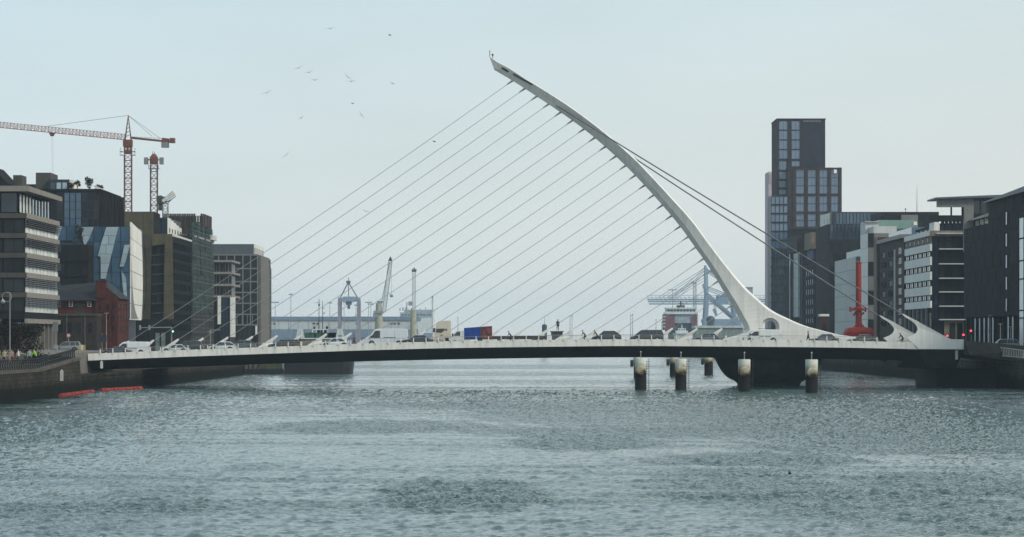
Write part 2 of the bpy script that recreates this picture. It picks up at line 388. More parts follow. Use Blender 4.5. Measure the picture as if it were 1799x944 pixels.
# roads along the quays
g = MB()
for a, b in zip([300, 372, 425, 480, 540], [372, 425, 480, 540, 1300]):
    za, zb = interp(tab, a)+.004, interp(tab, b)+.004
    g.add([(-72,a,za),(-62,a,za),(-62,b,zb),(-72,b,zb)], [(0,1,2,3)])
structure(g.build('north_quay_road', ASPHALT))
g = MB()
for a, b in zip([380, 415, 436, 475, 540], [415, 436, 475, 540, 1300]):
    za, zb = interp(tabr, a)+.004, interp(tabr, b)+.004
    g.add([(76,a,za),(87,a,za),(87,b,zb),(76,b,zb)], [(0,1,2,3)])
structure(g.build('south_quay_road', ASPHALT))
structure(MB().box(75.7, 75.995, 380, 1300, RZ-.1, RZ+.13).box(87.005, 87.3, 380, 1300, RZ-.1, RZ+.13).build('south_quay_kerb', COPING))
structure(MB().box(-90, -56.35, 300, 371, LZ-.2, LZ+.5).build('quay_terrace', PAVING))

def quay_mat():
    """coursed rubble: brown stone above, a ragged black-green weed band up to the tide line"""
    m, n, l, b = _nt('coursed_quay_stone')
    geo = n.new("ShaderNodeNewGeometry"); sx = n.new("ShaderNodeSeparateXYZ"); l.new(geo.outputs["Position"], sx.inputs[0])
    cb = n.new("ShaderNodeCombineXYZ"); l.new(sx.outputs[1], cb.inputs[0]); l.new(sx.outputs[2], cb.inputs[1])
    br = n.new("ShaderNodeTexBrick"); l.new(cb.outputs[0], br.inputs["Vector"]); br.inputs["Scale"].default_value = 1.0
    br.inputs["Brick Width"].default_value = 1.3; br.inputs["Row Height"].default_value = .46; br.inputs["Mortar Size"].default_value = .025; br.inputs["Bias"].default_value = -.1
    br.inputs["Color1"].default_value = (.042,.037,.029,1); br.inputs["Color2"].default_value = (.026,.023,.018,1); br.inputs["Mortar"].default_value = (.014,.013,.011,1)
    nz = n.new("ShaderNodeTexNoise"); nz.inputs["Scale"].default_value = .7; nz.inputs["Detail"].default_value = 8; l.new(geo.outputs["Position"], nz.inputs["Vector"])
    ad = n.new("ShaderNodeMath"); ad.operation = 'MULTIPLY_ADD'; ad.inputs[1].default_value = 2.2; l.new(nz.outputs[0], ad.inputs[0]); l.new(sx.outputs[2], ad.inputs[2])
    mr = n.new("ShaderNodeMapRange"); mr.inputs[1].default_value = 2.3; mr.inputs[2].default_value = 3.3; l.new(ad.outputs[0], mr.inputs[0])
    mx = n.new("ShaderNodeMix"); mx.data_type = 'RGBA'; mx.inputs[6].default_value = (.0065,.0075,.0055,1); l.new(mr.outputs[0], mx.inputs[0])
    n2 = n.new("ShaderNodeTexNoise"); n2.inputs["Scale"].default_value = .25; n2.inputs["Detail"].default_value = 6; l.new(geo.outputs["Position"], n2.inputs["Vector"])
    r2 = n.new("ShaderNodeMapRange"); r2.inputs[1].default_value = .3; r2.inputs[2].default_value = .7; r2.inputs[3].default_value = .55; r2.inputs[4].default_value = 1.5; l.new(n2.outputs[0], r2.inputs[0])
    sc = n.new("ShaderNodeVectorMath"); sc.operation = 'SCALE'; l.new(br.outputs[0], sc.inputs[0]); l.new(r2.outputs[0], sc.inputs["Scale"])
    l.new(sc.outputs[0], mx.inputs[7]); l.new(mx.outputs[2], b.inputs["Base Color"])
    b.inputs["Roughness"].default_value = .9; b.inputs["Specular IOR Level"].default_value = .05
    bp = n.new("ShaderNodeBump"); bp.inputs["Strength"].default_value = .6; bp.inputs["Distance"].default_value = .06; l.new(br.outputs["Fac"], bp.inputs["Height"]); bp.invert = True
    l.new(bp.outputs[0], b.inputs["Normal"])
    return m
QUAYM = quay_mat()
def quay_wall(side, name, label, D0, D1, ztab, wet=1.5, cop=None):
    root = thing(name, label, 'quay wall', (qx(side, D0), D0, 0))
    s = 1 if side < 0 else -1
    n = max(2, int((D1-D0)/12)); up, lo = MB(), MB()
    for k in range(n):
        a, b = D0+(D1-D0)*k/n, D0+(D1-D0)*(k+1)/n
        xa, xb = qx(side, a), qx(side, b); za, zb = interp(ztab, a), interp(ztab, b)
        bt = 0.22                                # the wall leans back a little
        def q(x, D, z): return (x - s*0.07*z, D, z)
        def blk(m, xa, xb, lo_a, lo_b, hi_a, hi_b, th):
            m.hexa([(xa-s*th,a,lo_a), q(xa,a,lo_a), q(xb,b,lo_b), (xb-s*th,b,lo_b), (xa-s*th,a,hi_a), q(xa,a,hi_a), q(xb,b,hi_b), (xb-s*th,b,hi_b)])
        blk(lo, xa, xb, -7, -7, wet, wet, 1.2)
        blk(up, xa-s*.03, xb-s*.03, wet, wet, za-.35, zb-.35, 1.2)
    up.build('wall_face', QUAYM, root); lo.build('tidal_wall_face', QUAYM, root)
    # coping stones, each its own piece
    m = min(200, int((D1-D0)/2.4))
    for k in range(m):
        a, b = D0+(D1-D0)*k/m, D0+(D1-D0)*(k+1)/m - .03
        xa, xb = qx(side, a), qx(side, b); za, zb = interp(ztab, a), interp(ztab, b)
        j = random.uniform(-.03, .03)
        o = s*(0.12+j)
        w0 = 0.07*s
        c = MB().hexa([(xa-s*1.1,a,za-.35),(xa-w0*za+o,a,za-.35),(xb-w0*zb+o,b,zb-.35),(xb-s*1.1,b,zb-.35),(xa-s*1.1,a,za+j*.3),(xa-w0*za+o,a,za+j*.3),(xb-w0*zb+o,b,zb+j*.3),(xb-s*1.1,b,zb+j*.3)])
        c.build('coping_stone', cop or COPING, root)
    return root
quay_wall(-1, 'quay_wall', 'weed-dark stone quay wall with iron balustrade on the left, nearer than the bridge', 240, 384, [(240, LZ), (352, LZ), (384, 4.6)], 1.7)
quay_wall(-1, 'quay_wall', 'dark stone quay wall running back under the left end of the bridge', 384.2, 760, [(384, 2.2), (470, 2.5), (485, 3.3), (760, 3.5)], 1.3, QUAYM)
quay_wall(1, 'quay_wall', 'dark stone quay wall on the right in front of the bridge abutment', 330, 428, [(330, RZ), (428, RZ)], 2.3)
quay_wall(1, 'quay_wall', 'dark stone quay wall running back under the right end of the bridge', 428.2, 900, [(428, 3.6), (900, 3.9)], 1.5, QUAYM)
# ------------------------------------------------------------------ the bridge
ZN, ZC, ZF = 440.0, 454.0, 468.0
K = F / ZN
bridge = thing('cable_stayed_bridge', 'white asymmetric cable-stayed road bridge with one curved leaning pylon, spanning the river', 'bridge', (PX(1352, ZC), ZC, 0))
top_px = [(150, 622), (325, 615), (480, 609.5), (617, 604.6), (740, 601), (800, 599.7), (920, 598), (1100, 596.2), (1280, 597.2), (1480, 599), (1620, 602), (1720, 604)]
bot_px = [(150, 650), (325, 645), (450, 640.3), (617, 635.6), (740, 632.8), (920, 629.6), (1100, 628), (1280, 629), (1480, 631.5), (1620, 634), (1720, 636)]
XL, XR = PX(155, ZN), PX(1694, ZN)
def deck_top(X): return PZ(smooth_interp(top_px, X*F/ZN+CX), ZN)
def deck_bot(X):
    D = ZN+5.0
    return PZ(smooth_interp(bot_px, X*F/D+CX), D)
def deck_road(X): return deck_top(X) - 0.42
FH = 0.98
secs = []
NS = 64
for k in range(NS+1):
    X = XL + (XR-XL)*k/NS; t = deck_top(X); r = t-.42; b = deck_bot(X); m = (ZN+ZF)/2
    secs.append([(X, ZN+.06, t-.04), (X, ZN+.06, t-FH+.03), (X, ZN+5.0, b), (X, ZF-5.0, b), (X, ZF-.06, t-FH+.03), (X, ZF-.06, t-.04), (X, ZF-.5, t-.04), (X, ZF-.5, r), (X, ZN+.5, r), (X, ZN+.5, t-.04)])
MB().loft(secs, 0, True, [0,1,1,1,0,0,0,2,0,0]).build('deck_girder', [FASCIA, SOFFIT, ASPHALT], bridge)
# edge panels and railing, one bay = 22 photo pixels
bay = 22.0*ZN/F
nb = int((XR-XL-4.0)/bay)
for side in (0, 1):
    y0 = ZN-.10 if side == 0 else ZF-.05
    for k in range(nb):
        if side == 1 and k % 1: continue
        a, b = XL+k*bay+.008, XL+(k+1)*bay-.008
        ta, tb = deck_top(a), deck_top(b)
        MB().hexa([(a,y0,ta-FH),(b,y0,tb-FH),(b,y0+.15,tb-FH),(a,y0+.15,ta-FH),(a,y0,ta),(b,y0,tb),(b,y0+.15,tb),(a,y0+.15,ta)]).build('edge_panel', FASCIA, bridge)
        yy = ZN-.16 if side == 0 else ZF+.16
        X = XL+k*bay; t = deck_top(X)
        if k > 0 and k < nb-3:
            MB().hexa([(X-.07,yy-.05,t-.12),(X+.07,yy-.05,t-.12),(X+.07,yy+.05,t-.12),(X-.07,yy+.05,t-.12),(X-.065,yy-.04,t+.62),(X+.065,yy-.04,t+.62),(X+.065,yy+.04,t+.62),(X-.065,yy+.04,t+.62)]).build('railing_post', FASCIA, bridge)
    r = MB()
    yy = ZN-.16 if side == 0 else ZF+.16
    for k in range(1, nb-4):
        a, b = XL+k*bay, XL+(k+1)*bay
        r.bar((a,yy,deck_top(a)+.63), (b,yy,deck_top(b)+.63), .06, .05)
        for dz in (.2, .4): r.bar((a,yy,deck_top(a)+dz), (b,yy,deck_top(b)+dz), .018)
    r.build('handrail', STEEL, bridge)
# low crash barriers between carriageway and the cable line
for yb in (ZN+4.2, ZC-1.4, ZC+1.4, ZF-4.2):
    r = MB()
    for k in range(6, nb-8):
        a, b = XL+k*bay, XL+(k+1)*bay
        r.bar((a,yb,deck_road(a)+.30), (b,yb,deck_road(b)+.30), .08, .16)
        r.box(a-.05, a+.05, yb-.05, yb+.05, deck_road(a)-.05, deck_road(a)+.3)
    r.build('crash_barrier', STEEL, bridge)

# pylon: left edge / right edge pairs read across its axis, in metres on the centre plane
LR = [((869,123),(860,99)), ((885,132.5),(873,108.5)), ((901,142),(893,119)), ((922.6,155.8),(925,139.5)), ((943.5,169.5),(951,155)), ((985.5,197.5),(996,183.5)), ((1026.4,227),(1038,213.5)), ((1063.8,258),(1077,244.5)),
      ((1099.4,291),(1115,278)), ((1133,325.8),(1151,315.5)), ((1164.3,360.7),(1184,351.5)), ((1195.5,398),(1217,388)), ((1222,435),(1246,427.5)), ((1250,475),(1278,469)),
      ((1274,515.5),(1306,501.7)), ((1287,536),(1327,521.8)), ((1297.5,556.8),(1354,544.5)), ((1304,568),(1382,559)), ((1309,577.5),(1412,572)), ((1309.5,581),(1440,580)), ((1306,584.5),(1473,588)), ((1297,588.5),(1500,591.8)), ((1278,594),(1524,594)), ((1262,599),(1545,599))]
def c2(p): v = P(p[0], p[1], ZC); return Vector((v.x, v.z))
secs = []
for i, (L, Rr) in enumerate(LR):
    f = i/(len(LR)-1)
    l, r = c2(L), c2(Rr)
    w = interp([(0, .45), (.12, .85), (.4, 1.15), (.65, 1.5), (.8, 1.8), (1, 1.9)], f)
    wa = interp([(0, .55), (.3, .60), (.5, .72), (.68, .92), (.8, 1)], f)
    fr = interp([(0, .15), (.1, .45), (.35, .40), (.5, .30), (.62, .2), (.75, .1), (.8, .05), (1, .02)], f)
    fr2 = interp([(0, .95), (.3, .88), (.6, .88), (.75, .93), (.85, .97), (1, .99)], f)
    a = l + (r-l)*fr; b = l + (r-l)*fr2
    secs.append([(l.x, ZC-w*.22, l.y), (a.x, ZC-w*wa, a.y), (b.x, ZC-w, b.y), (r.x, ZC-w*.55, r.y), (r.x, ZC+w*.55, r.y), (b.x, ZC+w, b.y), (a.x, ZC+w*wa, a.y), (l.x, ZC+w*.22, l.y)])
# refine along the curve
def refine(secs, m=3):
    out = []
    n = len(secs)
    for i in range(n-1):
        p0, p1, p2, p3 = secs[max(0,i-1)], secs[i], secs[i+1], secs[min(n-1,i+2)]
        for k in range(m):
            t = k/m; q = []
            for a, b, c, d in zip(p0, p1, p2, p3):
                a, b, c, d = map(Vector, (a, b, c, d))
                q.append(.5*((2*b)+(-a+c)*t+(2*a-5*b+4*c-d)*t*t+(-a+3*b-3*c+d)*t**3))
            out.append(q)
    return out + [[Vector(p) for p in secs[-1]]]
pyl = MB().loft(refine(secs, 3)).build('pylon', WHITE, bridge)
def arch_cut(cx, sill, wpx, top, y0, y1, m):
    a = P(cx-wpx/2, sill, ZC); b = P(cx+wpx/2, sill, ZC); t = PZ(top, ZC)
    r = (b.x-a.x)/2; ccx = (a.x+b.x)/2; zc = t - r
    pts = [(a.x, a.z), (b.x, b.z)]
    for k in range(0, 17):
        an = math.pi*k/16; pts.append((ccx + r*math.cos(an), zc + r*math.sin(an)))
    return MB().prism(pts, y0, y1).build('arch_cutter', WHITE)
cut1 = arch_cut(1352, 583, 24.5, 563.5, ZC-8, ZC+8, 0)
cut2 = arch_cut(1352, 584, 32, 559, ZC-8, ZC-1.25, 0)
cut3 = arch_cut(1352, 584, 32, 559, ZC+1.25, ZC+8, 0)
for c in (cut1, cut2, cut3):
    c.location = -wloc(pyl)
    c.location = Vector((0,0,0))
    md = pyl.modifiers.new('arch', 'BOOLEAN'); md.operation = 'DIFFERENCE'; md.object = c; md.solver = 'EXACT'
bpy.context.view_layer.update()
dg = bpy.context.evaluated_depsgraph_get()
me = bpy.data.meshes.new_from_object(pyl.evaluated_get(dg)); pyl.modifiers.clear(); pyl.data = me
for c in (cut1, cut2, cut3): bpy.data.objects.remove(c)
# maintenance recess and tip fittings
def onface(px, py, off): v = P(px, py, ZC); return Vector((v.x, ZC-off, v.z))
MB().bar(onface(902, 131, .62), onface(936, 150, .80), .10, .24).build('access_slot', DARKCONC, bridge)
MB().bar(onface(882, 119.5, .5), onface(894, 127, .55), .10, .3).build('access_slot', DARKCONC, bridge)
tp = P(861, 99.5, ZC)
MB().tube(tp, tp+Vector((0,0,.9)), .05).build('lightning_rod', BLACK, bridge)
tp = P(866, 103, ZC)
MB().tube(tp, tp+Vector((0,0,.45)), .05).ball(tp+Vector((0,0,.55)), .16).build('warning_lamp', BLACK, bridge)
# forestays with deck anchor horns
att = [(901,142),(922.6,155.8),(943.5,169.5),(964.6,183),(985.5,197.5),(1006.6,211.7),(1026.4,227),(1044.7,242.7),(1063.8,258),(1081.6,275.3),(1099.2,291.5),(1116.2,308.6),(1133,325.8),(1149,343),(1164.3,360.7),(1180,379.6),(1195.5,398),(1209,416.5),(1222,435),(1236,455),(1250,475),(1261.5,494.5),(1274,515.5),(1287,536),(1298,557)]
for k, a in enumerate(att):
    px = 222 + 43.4*k
    top = P(a[0], a[1], ZC)
    X = PX(px, ZC); zr = deck_road(X)
    tip = Vector((X, ZC, zr + 1.75))
    d = (top-tip).normalized()
    # sagging cable
    L = (top-tip).length; pts = []
    n = 10
    for i in range(n+1):
        t = i/n; q = tip.lerp(top, t); q.z -= 4*t*(1-t)*L*0.0075; pts.append(q)
    c = MB().path(pts, .042, 6)
    c.build('stay_cable', CABLE, bridge)
    c = MB(); e = top - d*1.0
    c.tube(e, top+d*.2, .09, .17, 8)
    c.build('stay_socket', WHITE if k > 16 else CABLE, bridge)
    # anchor horn: a tapering blade leaning along the cable, standing on the median
    bx = X; hb = MB(); tt = tip + d*.55
    nrm = Vector((-d.z, 0, d.x))
    prof0 = [Vector((X-2.7, 0, zr)), Vector((X-2.35, 0, zr+.42)), tt + nrm*.13, tt - nrm*.13, tip - nrm*.30 - d*.5, Vector((X-.25, 0, zr+.7)), Vector((X-.05, 0, zr))]
    n = len(prof0); vs = []
    for sgn in (-1, 1):
        for i, q in enumerate(prof0):
            w = .40 if i in (0, n-1, 1, n-2) else .18
            vs.append((q.x, ZC+sgn*w, q.z))
    hb.add(vs, [tuple(range(n)), tuple(range(2*n-1, n-1, -1))] + [(i, n+i, n+(i+1) % n, (i+1) % n) for i in range(n)])
    hb.build('stay_anchor', WHITE, bridge)
# backstays: a pair each side, and their anchor legs
for s, tip_px, lab in ((-1, (1586, 552.4), 'near'), (1, (1542, 553.7), 'far')):
    D = ZC + s*13.4
    tip = P(*tip_px, D)
    a = P(978, 186, ZC); a.y = ZC + s*.8
    for off in (-.13, .13):
        q = [a.lerp(tip, i/8) for i in range(9)]
        for i, p in enumerate(q): p.z -= 4*(i/8)*(1-i/8)*.25; p.y += off
        MB().path(q, .095, 6).build('backstay_cable', mat('dark_backstay_sheath', (.13,.135,.14), .5, var=.1), bridge)
# anchor leg profile in photo pixels of the near leg, rebuilt for each side at its own distance
DN = ZN - .25
leg = [(1585,551),(1590,552.5),(1610,563),(1640,579.5),(1668,594.5),(1672,596.2),(1694,596.6),(1694,613.6),(1615.5,613.6),(1594,594),(1600,591.5),(1606,589),(1611,585),(1614,579.5),(1613,575),(1608,568),(1600,562),(1592,557.5)]
prof = [(PX(x, DN), PZ(y, DN)) for x, y in leg]
for s in (-1, 1):
    yc = ZC + s*13.6
    xs = [p[0] for p in prof]; zs = [p[1] for p in prof]
    n = len(prof); vs = []
    for sg in (-1, 1):
        for x, z in prof:
            t = min(1, max(0, (8.6-z)/3.5+.0))
            vs.append((x, yc + sg*(.22+.45*t), z))
    MB().add(vs, [tuple(range(n)), tuple(range(2*n-1, n-1, -1))] + [(i, n+i, n+(i+1) % n, (i+1) % n) for i in range(n)]).build('anchor_leg', WHITE, bridge)
# pivot pier: a bowl on a stem in the river
pc = Vector((PX(1352, ZC), ZC+1, 0))
prof = [(4.6, -7), (4.6, -.1), (4.72, .35), (5.1, .66), (5.6, .88), (6.15, 1.2), (6.6, 1.6), (7.05, 2.15), (7.45, 2.8), (7.75, 3.4), (7.95, 3.9), (7.9, 4.2), (7.5, 4.45)]
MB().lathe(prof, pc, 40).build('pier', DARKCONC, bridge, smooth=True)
MB().lathe([(7.95, 3.78), (8.0, 4.05)], pc, 40).build('pier_ring', DARKCONC, bridge)
# abutments
zl = deck_top(XL)
MB().hexa([(-54.4,384.3,-1),(-54.4,385.2,-1),(-61.6,393,-1),(-61.6,392,-1),(-54.75,384.3,4.55),(-54.75,385.2,4.55),(-61.6,393,5.1),(-61.6,392,5.1)]).build('wing_wall', QUAY, bridge)
MB().hexa([(-75,398,2.0),(XL-.15,392,2.0),(XL-.15,470,2.0),(-75,470,2.0),(-75,398,5.35),(XL-.15,392,4.85),(XL-.15,470,5.1),(-75,470,5.35)]).build('abutment', CONC, bridge)
a0, a1 = PX(1617, ZN), PX(1694, ZN)
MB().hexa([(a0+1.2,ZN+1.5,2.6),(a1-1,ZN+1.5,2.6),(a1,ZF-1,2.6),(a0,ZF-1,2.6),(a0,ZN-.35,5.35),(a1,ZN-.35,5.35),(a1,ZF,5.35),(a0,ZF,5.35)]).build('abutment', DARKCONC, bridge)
MB().box(a0+3, 75, ZN+4, ZF, -6, 2.6).build('abutment', QUAYWET, bridge)
MB().hexa([(a1+.01,ZN-6,4.6),(75,ZN-14,3.0),(75,ZF,3.0),(a1+.01,ZF,4.6),(a1+.01,ZN-.3,6.72),(75,ZN-14,5.6),(75,ZF,5.6),(a1+.01,ZF,6.72)]).build('wing_wall', QUAY, bridge)
# white clearance boards hanging under the deck ends
def board(px, y0, y1, D, lab):
    a = P(px-2, y1, D); b = P(px+2, y0, D); m = (a.x+b.x)/2; w = .2
    o = MB().prism([(m-w, a.z), (m+w, a.z), (m+w, b.z-.2), (m, b.z), (m-w, b.z-.2)], D-.06, D).build('clearance_board', MATS.get('sign_white') or mat('sign_white', (.46,.47,.45), .6, grime=.3))
    return tag(o, lab, 'gauge board')
board(179, 633.5, 647.5, ZN-.5, 'white pointed gauge board hanging below the left end of the bridge deck')
board(1681, 615, 632, ZN-.9, 'white pointed gauge board below the white cable anchor at the right end')
board(109, 649, 669.5, 363, 'tall white tide gauge board on the left quay wall beside the red boom')

# ------------------------------------------------------------------ fender piles in the river
PILE = None
def pile_mat():
    m, n, l, b = _nt('stained_pile_concrete')
    geo = n.new("ShaderNodeNewGeometry"); sx = n.new("ShaderNodeSeparateXYZ"); l.new(geo.outputs["Position"], sx.inputs[0])
    nz = n.new("ShaderNodeTexNoise"); nz.inputs["Scale"].default_value = 1.3; nz.inputs["Detail"].default_value = 6; l.new(geo.outputs["Position"], nz.inputs["Vector"])
    ad = n.new("ShaderNodeMath"); ad.operation = 'MULTIPLY_ADD'; ad.inputs[1].default_value = 1.9; l.new(nz.outputs[0], ad.inputs[0]); l.new(sx.outputs[2], ad.inputs[2])
    cr = n.new("ShaderNodeValToRGB"); mr = n.new("ShaderNodeMapRange"); mr.inputs[2].default_value = 6.6
    l.new(ad.outputs[0], mr.inputs[0]); l.new(mr.outputs[0], cr.inputs[0])
    e = cr.color_ramp.elements; e[0].position = 0; e[0].color = (.020,.020,.018,1); e[1].position = 1; e[1].color = (.50,.52,.47,1)
    for pos, c in ((.475, (.016,.015,.013,1)), (.50, (.09,.065,.035,1)), (.55, (.20,.17,.10,1)), (.61, (.36,.34,.26,1)), (.70, (.46,.48,.43,1))):
        x = e.new(pos); x.color = c
    l.new(cr.outputs[0], b.inputs["Base Color"]); b.inputs["Roughness"].default_value = .8; b.inputs["Specular IOR Level"].default_value = .08
    return m
PILEM = pile_mat()
def pile(pxc, wpx, ybot, ytop, lab, ladder=True, fender_side=0):
    D = EYE*F/(ybot-HY); r = wpx*D/F/2; X = PX(pxc, D); zt = PZ(ytop, D)
    t = thing('fender_pile', lab, 'pile', (X, D+r, 0), 'mooring piles beside the bridge pier')
    MB().lathe([(r*.93, -6), (r*.93, 2.15), (r*.98, 2.3), (r*.98, zt-.12), (r*.9, zt)], (X, D+r, 0), 28).build('shaft', PILEM, t, smooth=True)
    f = MB(); f.tube((X-.05*r+fender_side*r, D-.04 if not fender_side else D+r, 2.55), (X-.05*r+fender_side*(r+.5), D-.3 if not fender_side else D+r, 2.55), .68, .60, 20)
    f.build('rubber_fender', PILEM if not fender_side else BLACK, t)
    f = MB(); f.tube((X, D+r, zt-.02), (X, D+r, zt+.75), .07, .07, 8); f.ball((X, D+r, zt+.85), .14)
    f.build('bollard_light', STEEL, t)
    if ladder:
        f = MB(); xx = X+r+.25
        for z in [0.3+.32*i for i in range(int((zt-.3)/.32))]: f.bar((X+r*.7, D+r*.6, z), (xx+.14, D+r*.6, z), .06)
        f.bar((xx, D+r*.6, 0), (xx, D+r*.6, zt), .05)
        f.build('ladder', BLACK, t)
    return t
pile(1126.5, 21.8, 685.6, 630, 'rust-stained concrete mooring pile leftmost of the four near piles')
pile(1197.2, 21.1, 685.6, 631, 'rust-stained concrete mooring pile, second from left of the four near piles')
pile(1309, 22.2, 688, 631.6, 'rust-stained concrete mooring pile in front of the dark pier bowl, left side')
pile(1427.5, 23, 690.7, 632, 'rust-stained concrete mooring pile at the right edge of the dark pier bowl')
pile(1121, 15, 663.5, 628, 'far mooring pile mostly hidden behind the leftmost near pile', False, -1)
pile(1185, 16, 661, 627.5, 'far mooring pile just left of the second near pile', False, -1)
pile(1246, 16.5, 658.5, 628.5, 'far mooring pile standing alone left of the dark pier bowl', False, -1)
# ------------------------------------------------------------------ north bank buildings
G_DARK = glass('dark_office_glass', (.006,.007,.009), (.028,.032,.036), .12, .14, 2.0)
G_MATT = glass('mesh_dark_matt_glass', (.004,.004,.005), (.013,.013,.014), .6, .0, 2.0)  # near-black matt glass for windows behind mesh
G_BLUE = glass('blue_curtain_glass', (.018,.045,.085), (.055,.11,.17), .08, .7)
G_DEEP = glass('deep_blue_glass', (.007,.013,.024), (.022,.040,.062), .08, .6)
G_PALE = glass('pale_blind_glass', (.22,.25,.24), (.60,.62,.56), .15, .6, .6)
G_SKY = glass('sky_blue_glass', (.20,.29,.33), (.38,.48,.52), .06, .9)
G_TOWER = glass('slate_blue_glass', (.070,.118,.185), (.115,.17,.245), .1, .9, .8)
FR_DARK = mat('dark_window_frame', (.009,.009,.011), .7, var=.05, grime=0, spec=.03)
FR_GREY = mat('grey_window_frame', (.15,.15,.145), .5, var=.05, grime=.1)
FR_PALE = mat('pale_window_frame', (.50,.50,.47), .5, var=.05, grime=.15)
FR_BLUE = mat('blue_grey_mullion', (.016,.024,.036), .45, var=.05, grime=0)
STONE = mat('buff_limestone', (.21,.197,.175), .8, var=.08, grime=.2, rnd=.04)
STONED = mat('brown_and_shaded_limestone', (.062,.058,.052), .8, var=.08, grime=.25)  # brown limestone; also carries the banded office's camera-side shade in its colour
BRONZE = mat('dark_bronze_cladding', (.014,.0125,.012), .8, var=.2, grime=.1, rnd=.15, spec=.02)
DKPANEL = mat('charcoal_panel', (.015,.016,.019), .75, var=.2, grime=.1, rnd=.15, spec=.03)
LOUVRE = mat('dark_louvre', (.035,.036,.038), .5, var=.1, grime=.1)
OLIVE = mat('olive_mesh_cladding', (.088,.077,.046), .6, metal=.2, var=.22, grime=.25, scale=.5, rnd=.12, bump=.5, bscale=1.2)
OLIVED = mat('dark_olive_mesh_cladding', (.055,.049,.036), .65, metal=.2, var=.22, grime=.25, rnd=.12, bump=.5, bscale=1.2)
OFFWHITE = mat('off_white_panel', (.66,.66,.61), .55, var=.06, grime=.22, rnd=.05)
REDBRICK = mat('red_brick', (.066,.017,.013), .85, var=.3, scale=1.2, grime=.3, bump=.3, bscale=10)
BROWNBRICK = mat('grey_brown_brick', (.036,.029,.024), .85, var=.3, scale=1.0, grime=.35, bump=.3, bscale=8)
SLATE = mat('roof_slate', (.018,.019,.023), .7, var=.25, grime=.1, bump=.3)
COPPER = mat('verdigris_copper', (.20,.36,.29), .7, var=.2)
NET = mat('green_debris_netting', (.014,.042,.037), .9, var=.35, grime=.3, scale=.5, rnd=.35)
SCAFF = mat('scaffold_tube', (.10,.10,.095), .5, metal=.3)
RUST = mat('brown_ribbed_cladding', (.050,.034,.028), .7, var=.2, grime=.3, rnd=.25)
METALGREY = mat('standing_seam_metal', (.10,.115,.135), .5, metal=.3, var=.08, grime=.15, rnd=.06)
TAN = mat('tan_stone', (.32,.285,.225), .8, var=.1, grime=.2)
PALEFIN = mat('pale_glazed_strip', (.27,.35,.39), .12, var=.10, grime=.08, spec=.8, rnd=.14)
LEAF_DK = None

G_SLOT_L = glass('dim_green_lobby_glass', (.10,.13,.12), (.19,.23,.21), .1, .5)
# 1. limestone-banded office nearest the camera
X1, D1, D1b = -75.0, 471.0, 505.0
t = thing('office_building', 'banded limestone office at the left edge with louvred strips and flat roof canopy', 'building', (X1, D1, LZ))
base = PZ(560, D1)
MB().box(X1-40, X1, D1, D1b, base, 26.3).box(X1-40, X1-3.5, D1+2.5, D1b, LZ, base).box(X1-40, X1-1.2, D1+1.2, D1b-1, 26.3, 29.6).build('wall', DKPANEL, t)
Wd = D1b-D1
ft = 26.3; fh = 3.05
for k in range(5):
    z = ft - k*fh
    piece(t, 'S', (X1, D1, 0), -.35, Wd, -.35, 0, z-.78, z, STONE, 'floor_band')
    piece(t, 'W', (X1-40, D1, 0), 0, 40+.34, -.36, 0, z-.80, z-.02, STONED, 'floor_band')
    for j in range(4):
        zz = z-.98-j*.30
        piece(t, 'S', (X1, D1, 0), 0, Wd, -.55, -.2, zz-.10, zz, LOUVRE, 'louvre_blade')
    us = lin(.3, Wd-.3, 9)
    for a, b in zip(us[:-1], us[1:]):
        win(t, 'S', (X1, D1, 0), a+.02, b-.02, z-2.2, z-.8, FR_DARK, G_DARK, .05, .06)
        win(t, 'S', (X1, D1, 0), a+.02, b-.02, z-fh+.02, z-2.2, FR_PALE, G_PALE, .05, .10, name='window')
    for a, b in zip(lin(0, 40, 12)[:-1], lin(0, 40, 12)[1:]):
        win(t, 'W', (X1-40, D1, 0), a+.05, b-.05, z-fh+.04, z-.86, FR_DARK, G_DARK, .08, .12, 2)
piece(t, 'S', (X1, D1, 0), -.3, Wd, -.5, 0, base-.72, base, STONE, 'floor_band')
# colonnade
for u in lin(1.5, Wd-2, 7):
    piece(t, 'S', (X1, D1, 0), u, u+.9, -.1, .8, LZ-1, base-.72, CONC, 'column')
for u in lin(0, Wd-1, 8)[:-1]:
    win(t, 'S', (X1-3.5, D1+2.5, 0), u, u+3.8, LZ+.2, base-.4, FR_DARK, G_DEEP, .1, .1, 2)
piece(t, 'W', (X1-40, D1, 0), 0, 36.4, -.1, .0, base-3.0, base, mat('blue_grey_spandrel', (.07,.095,.12), .4), 'fascia_sign_band')
# penthouse glazing and canopy
for i, (a, b) in enumerate(zip(lin(0, Wd-2.4, 10)[:-1], lin(0, Wd-2.4, 10)[1:])):
    win(t, 'S', (X1-1.2, D1+1.2, 0), a, b-.05, 26.35, 29.55, FR_DARK, G_PALE if i in (0,1,2,3) else G_BLUE, .14, .2)
for i, (a, b) in enumerate(zip(lin(0, 38.8, 14)[:-1], lin(0, 38.8, 14)[1:])):
    win(t, 'W', (X1-40, D1+1.2, 0), a, b-.05, 26.35, 29.55, FR_DARK, G_PALE if i in (10,11,12) else G_DEEP, .14, .2)
MB().hexa([(X1-41,D1-1.0,29.6),(X1+.7,D1-1.0,29.6),(X1+.7,D1b+.5,29.6),(X1-41,D1b+.5,29.6),(X1-41,D1-1.0,30.45),(X1+.7,D1-1.0,30.45),(X1+.7,D1b+.5,30.35),(X1-41,D1b+.5,30.35)]).build('roof_canopy', STONE, t)
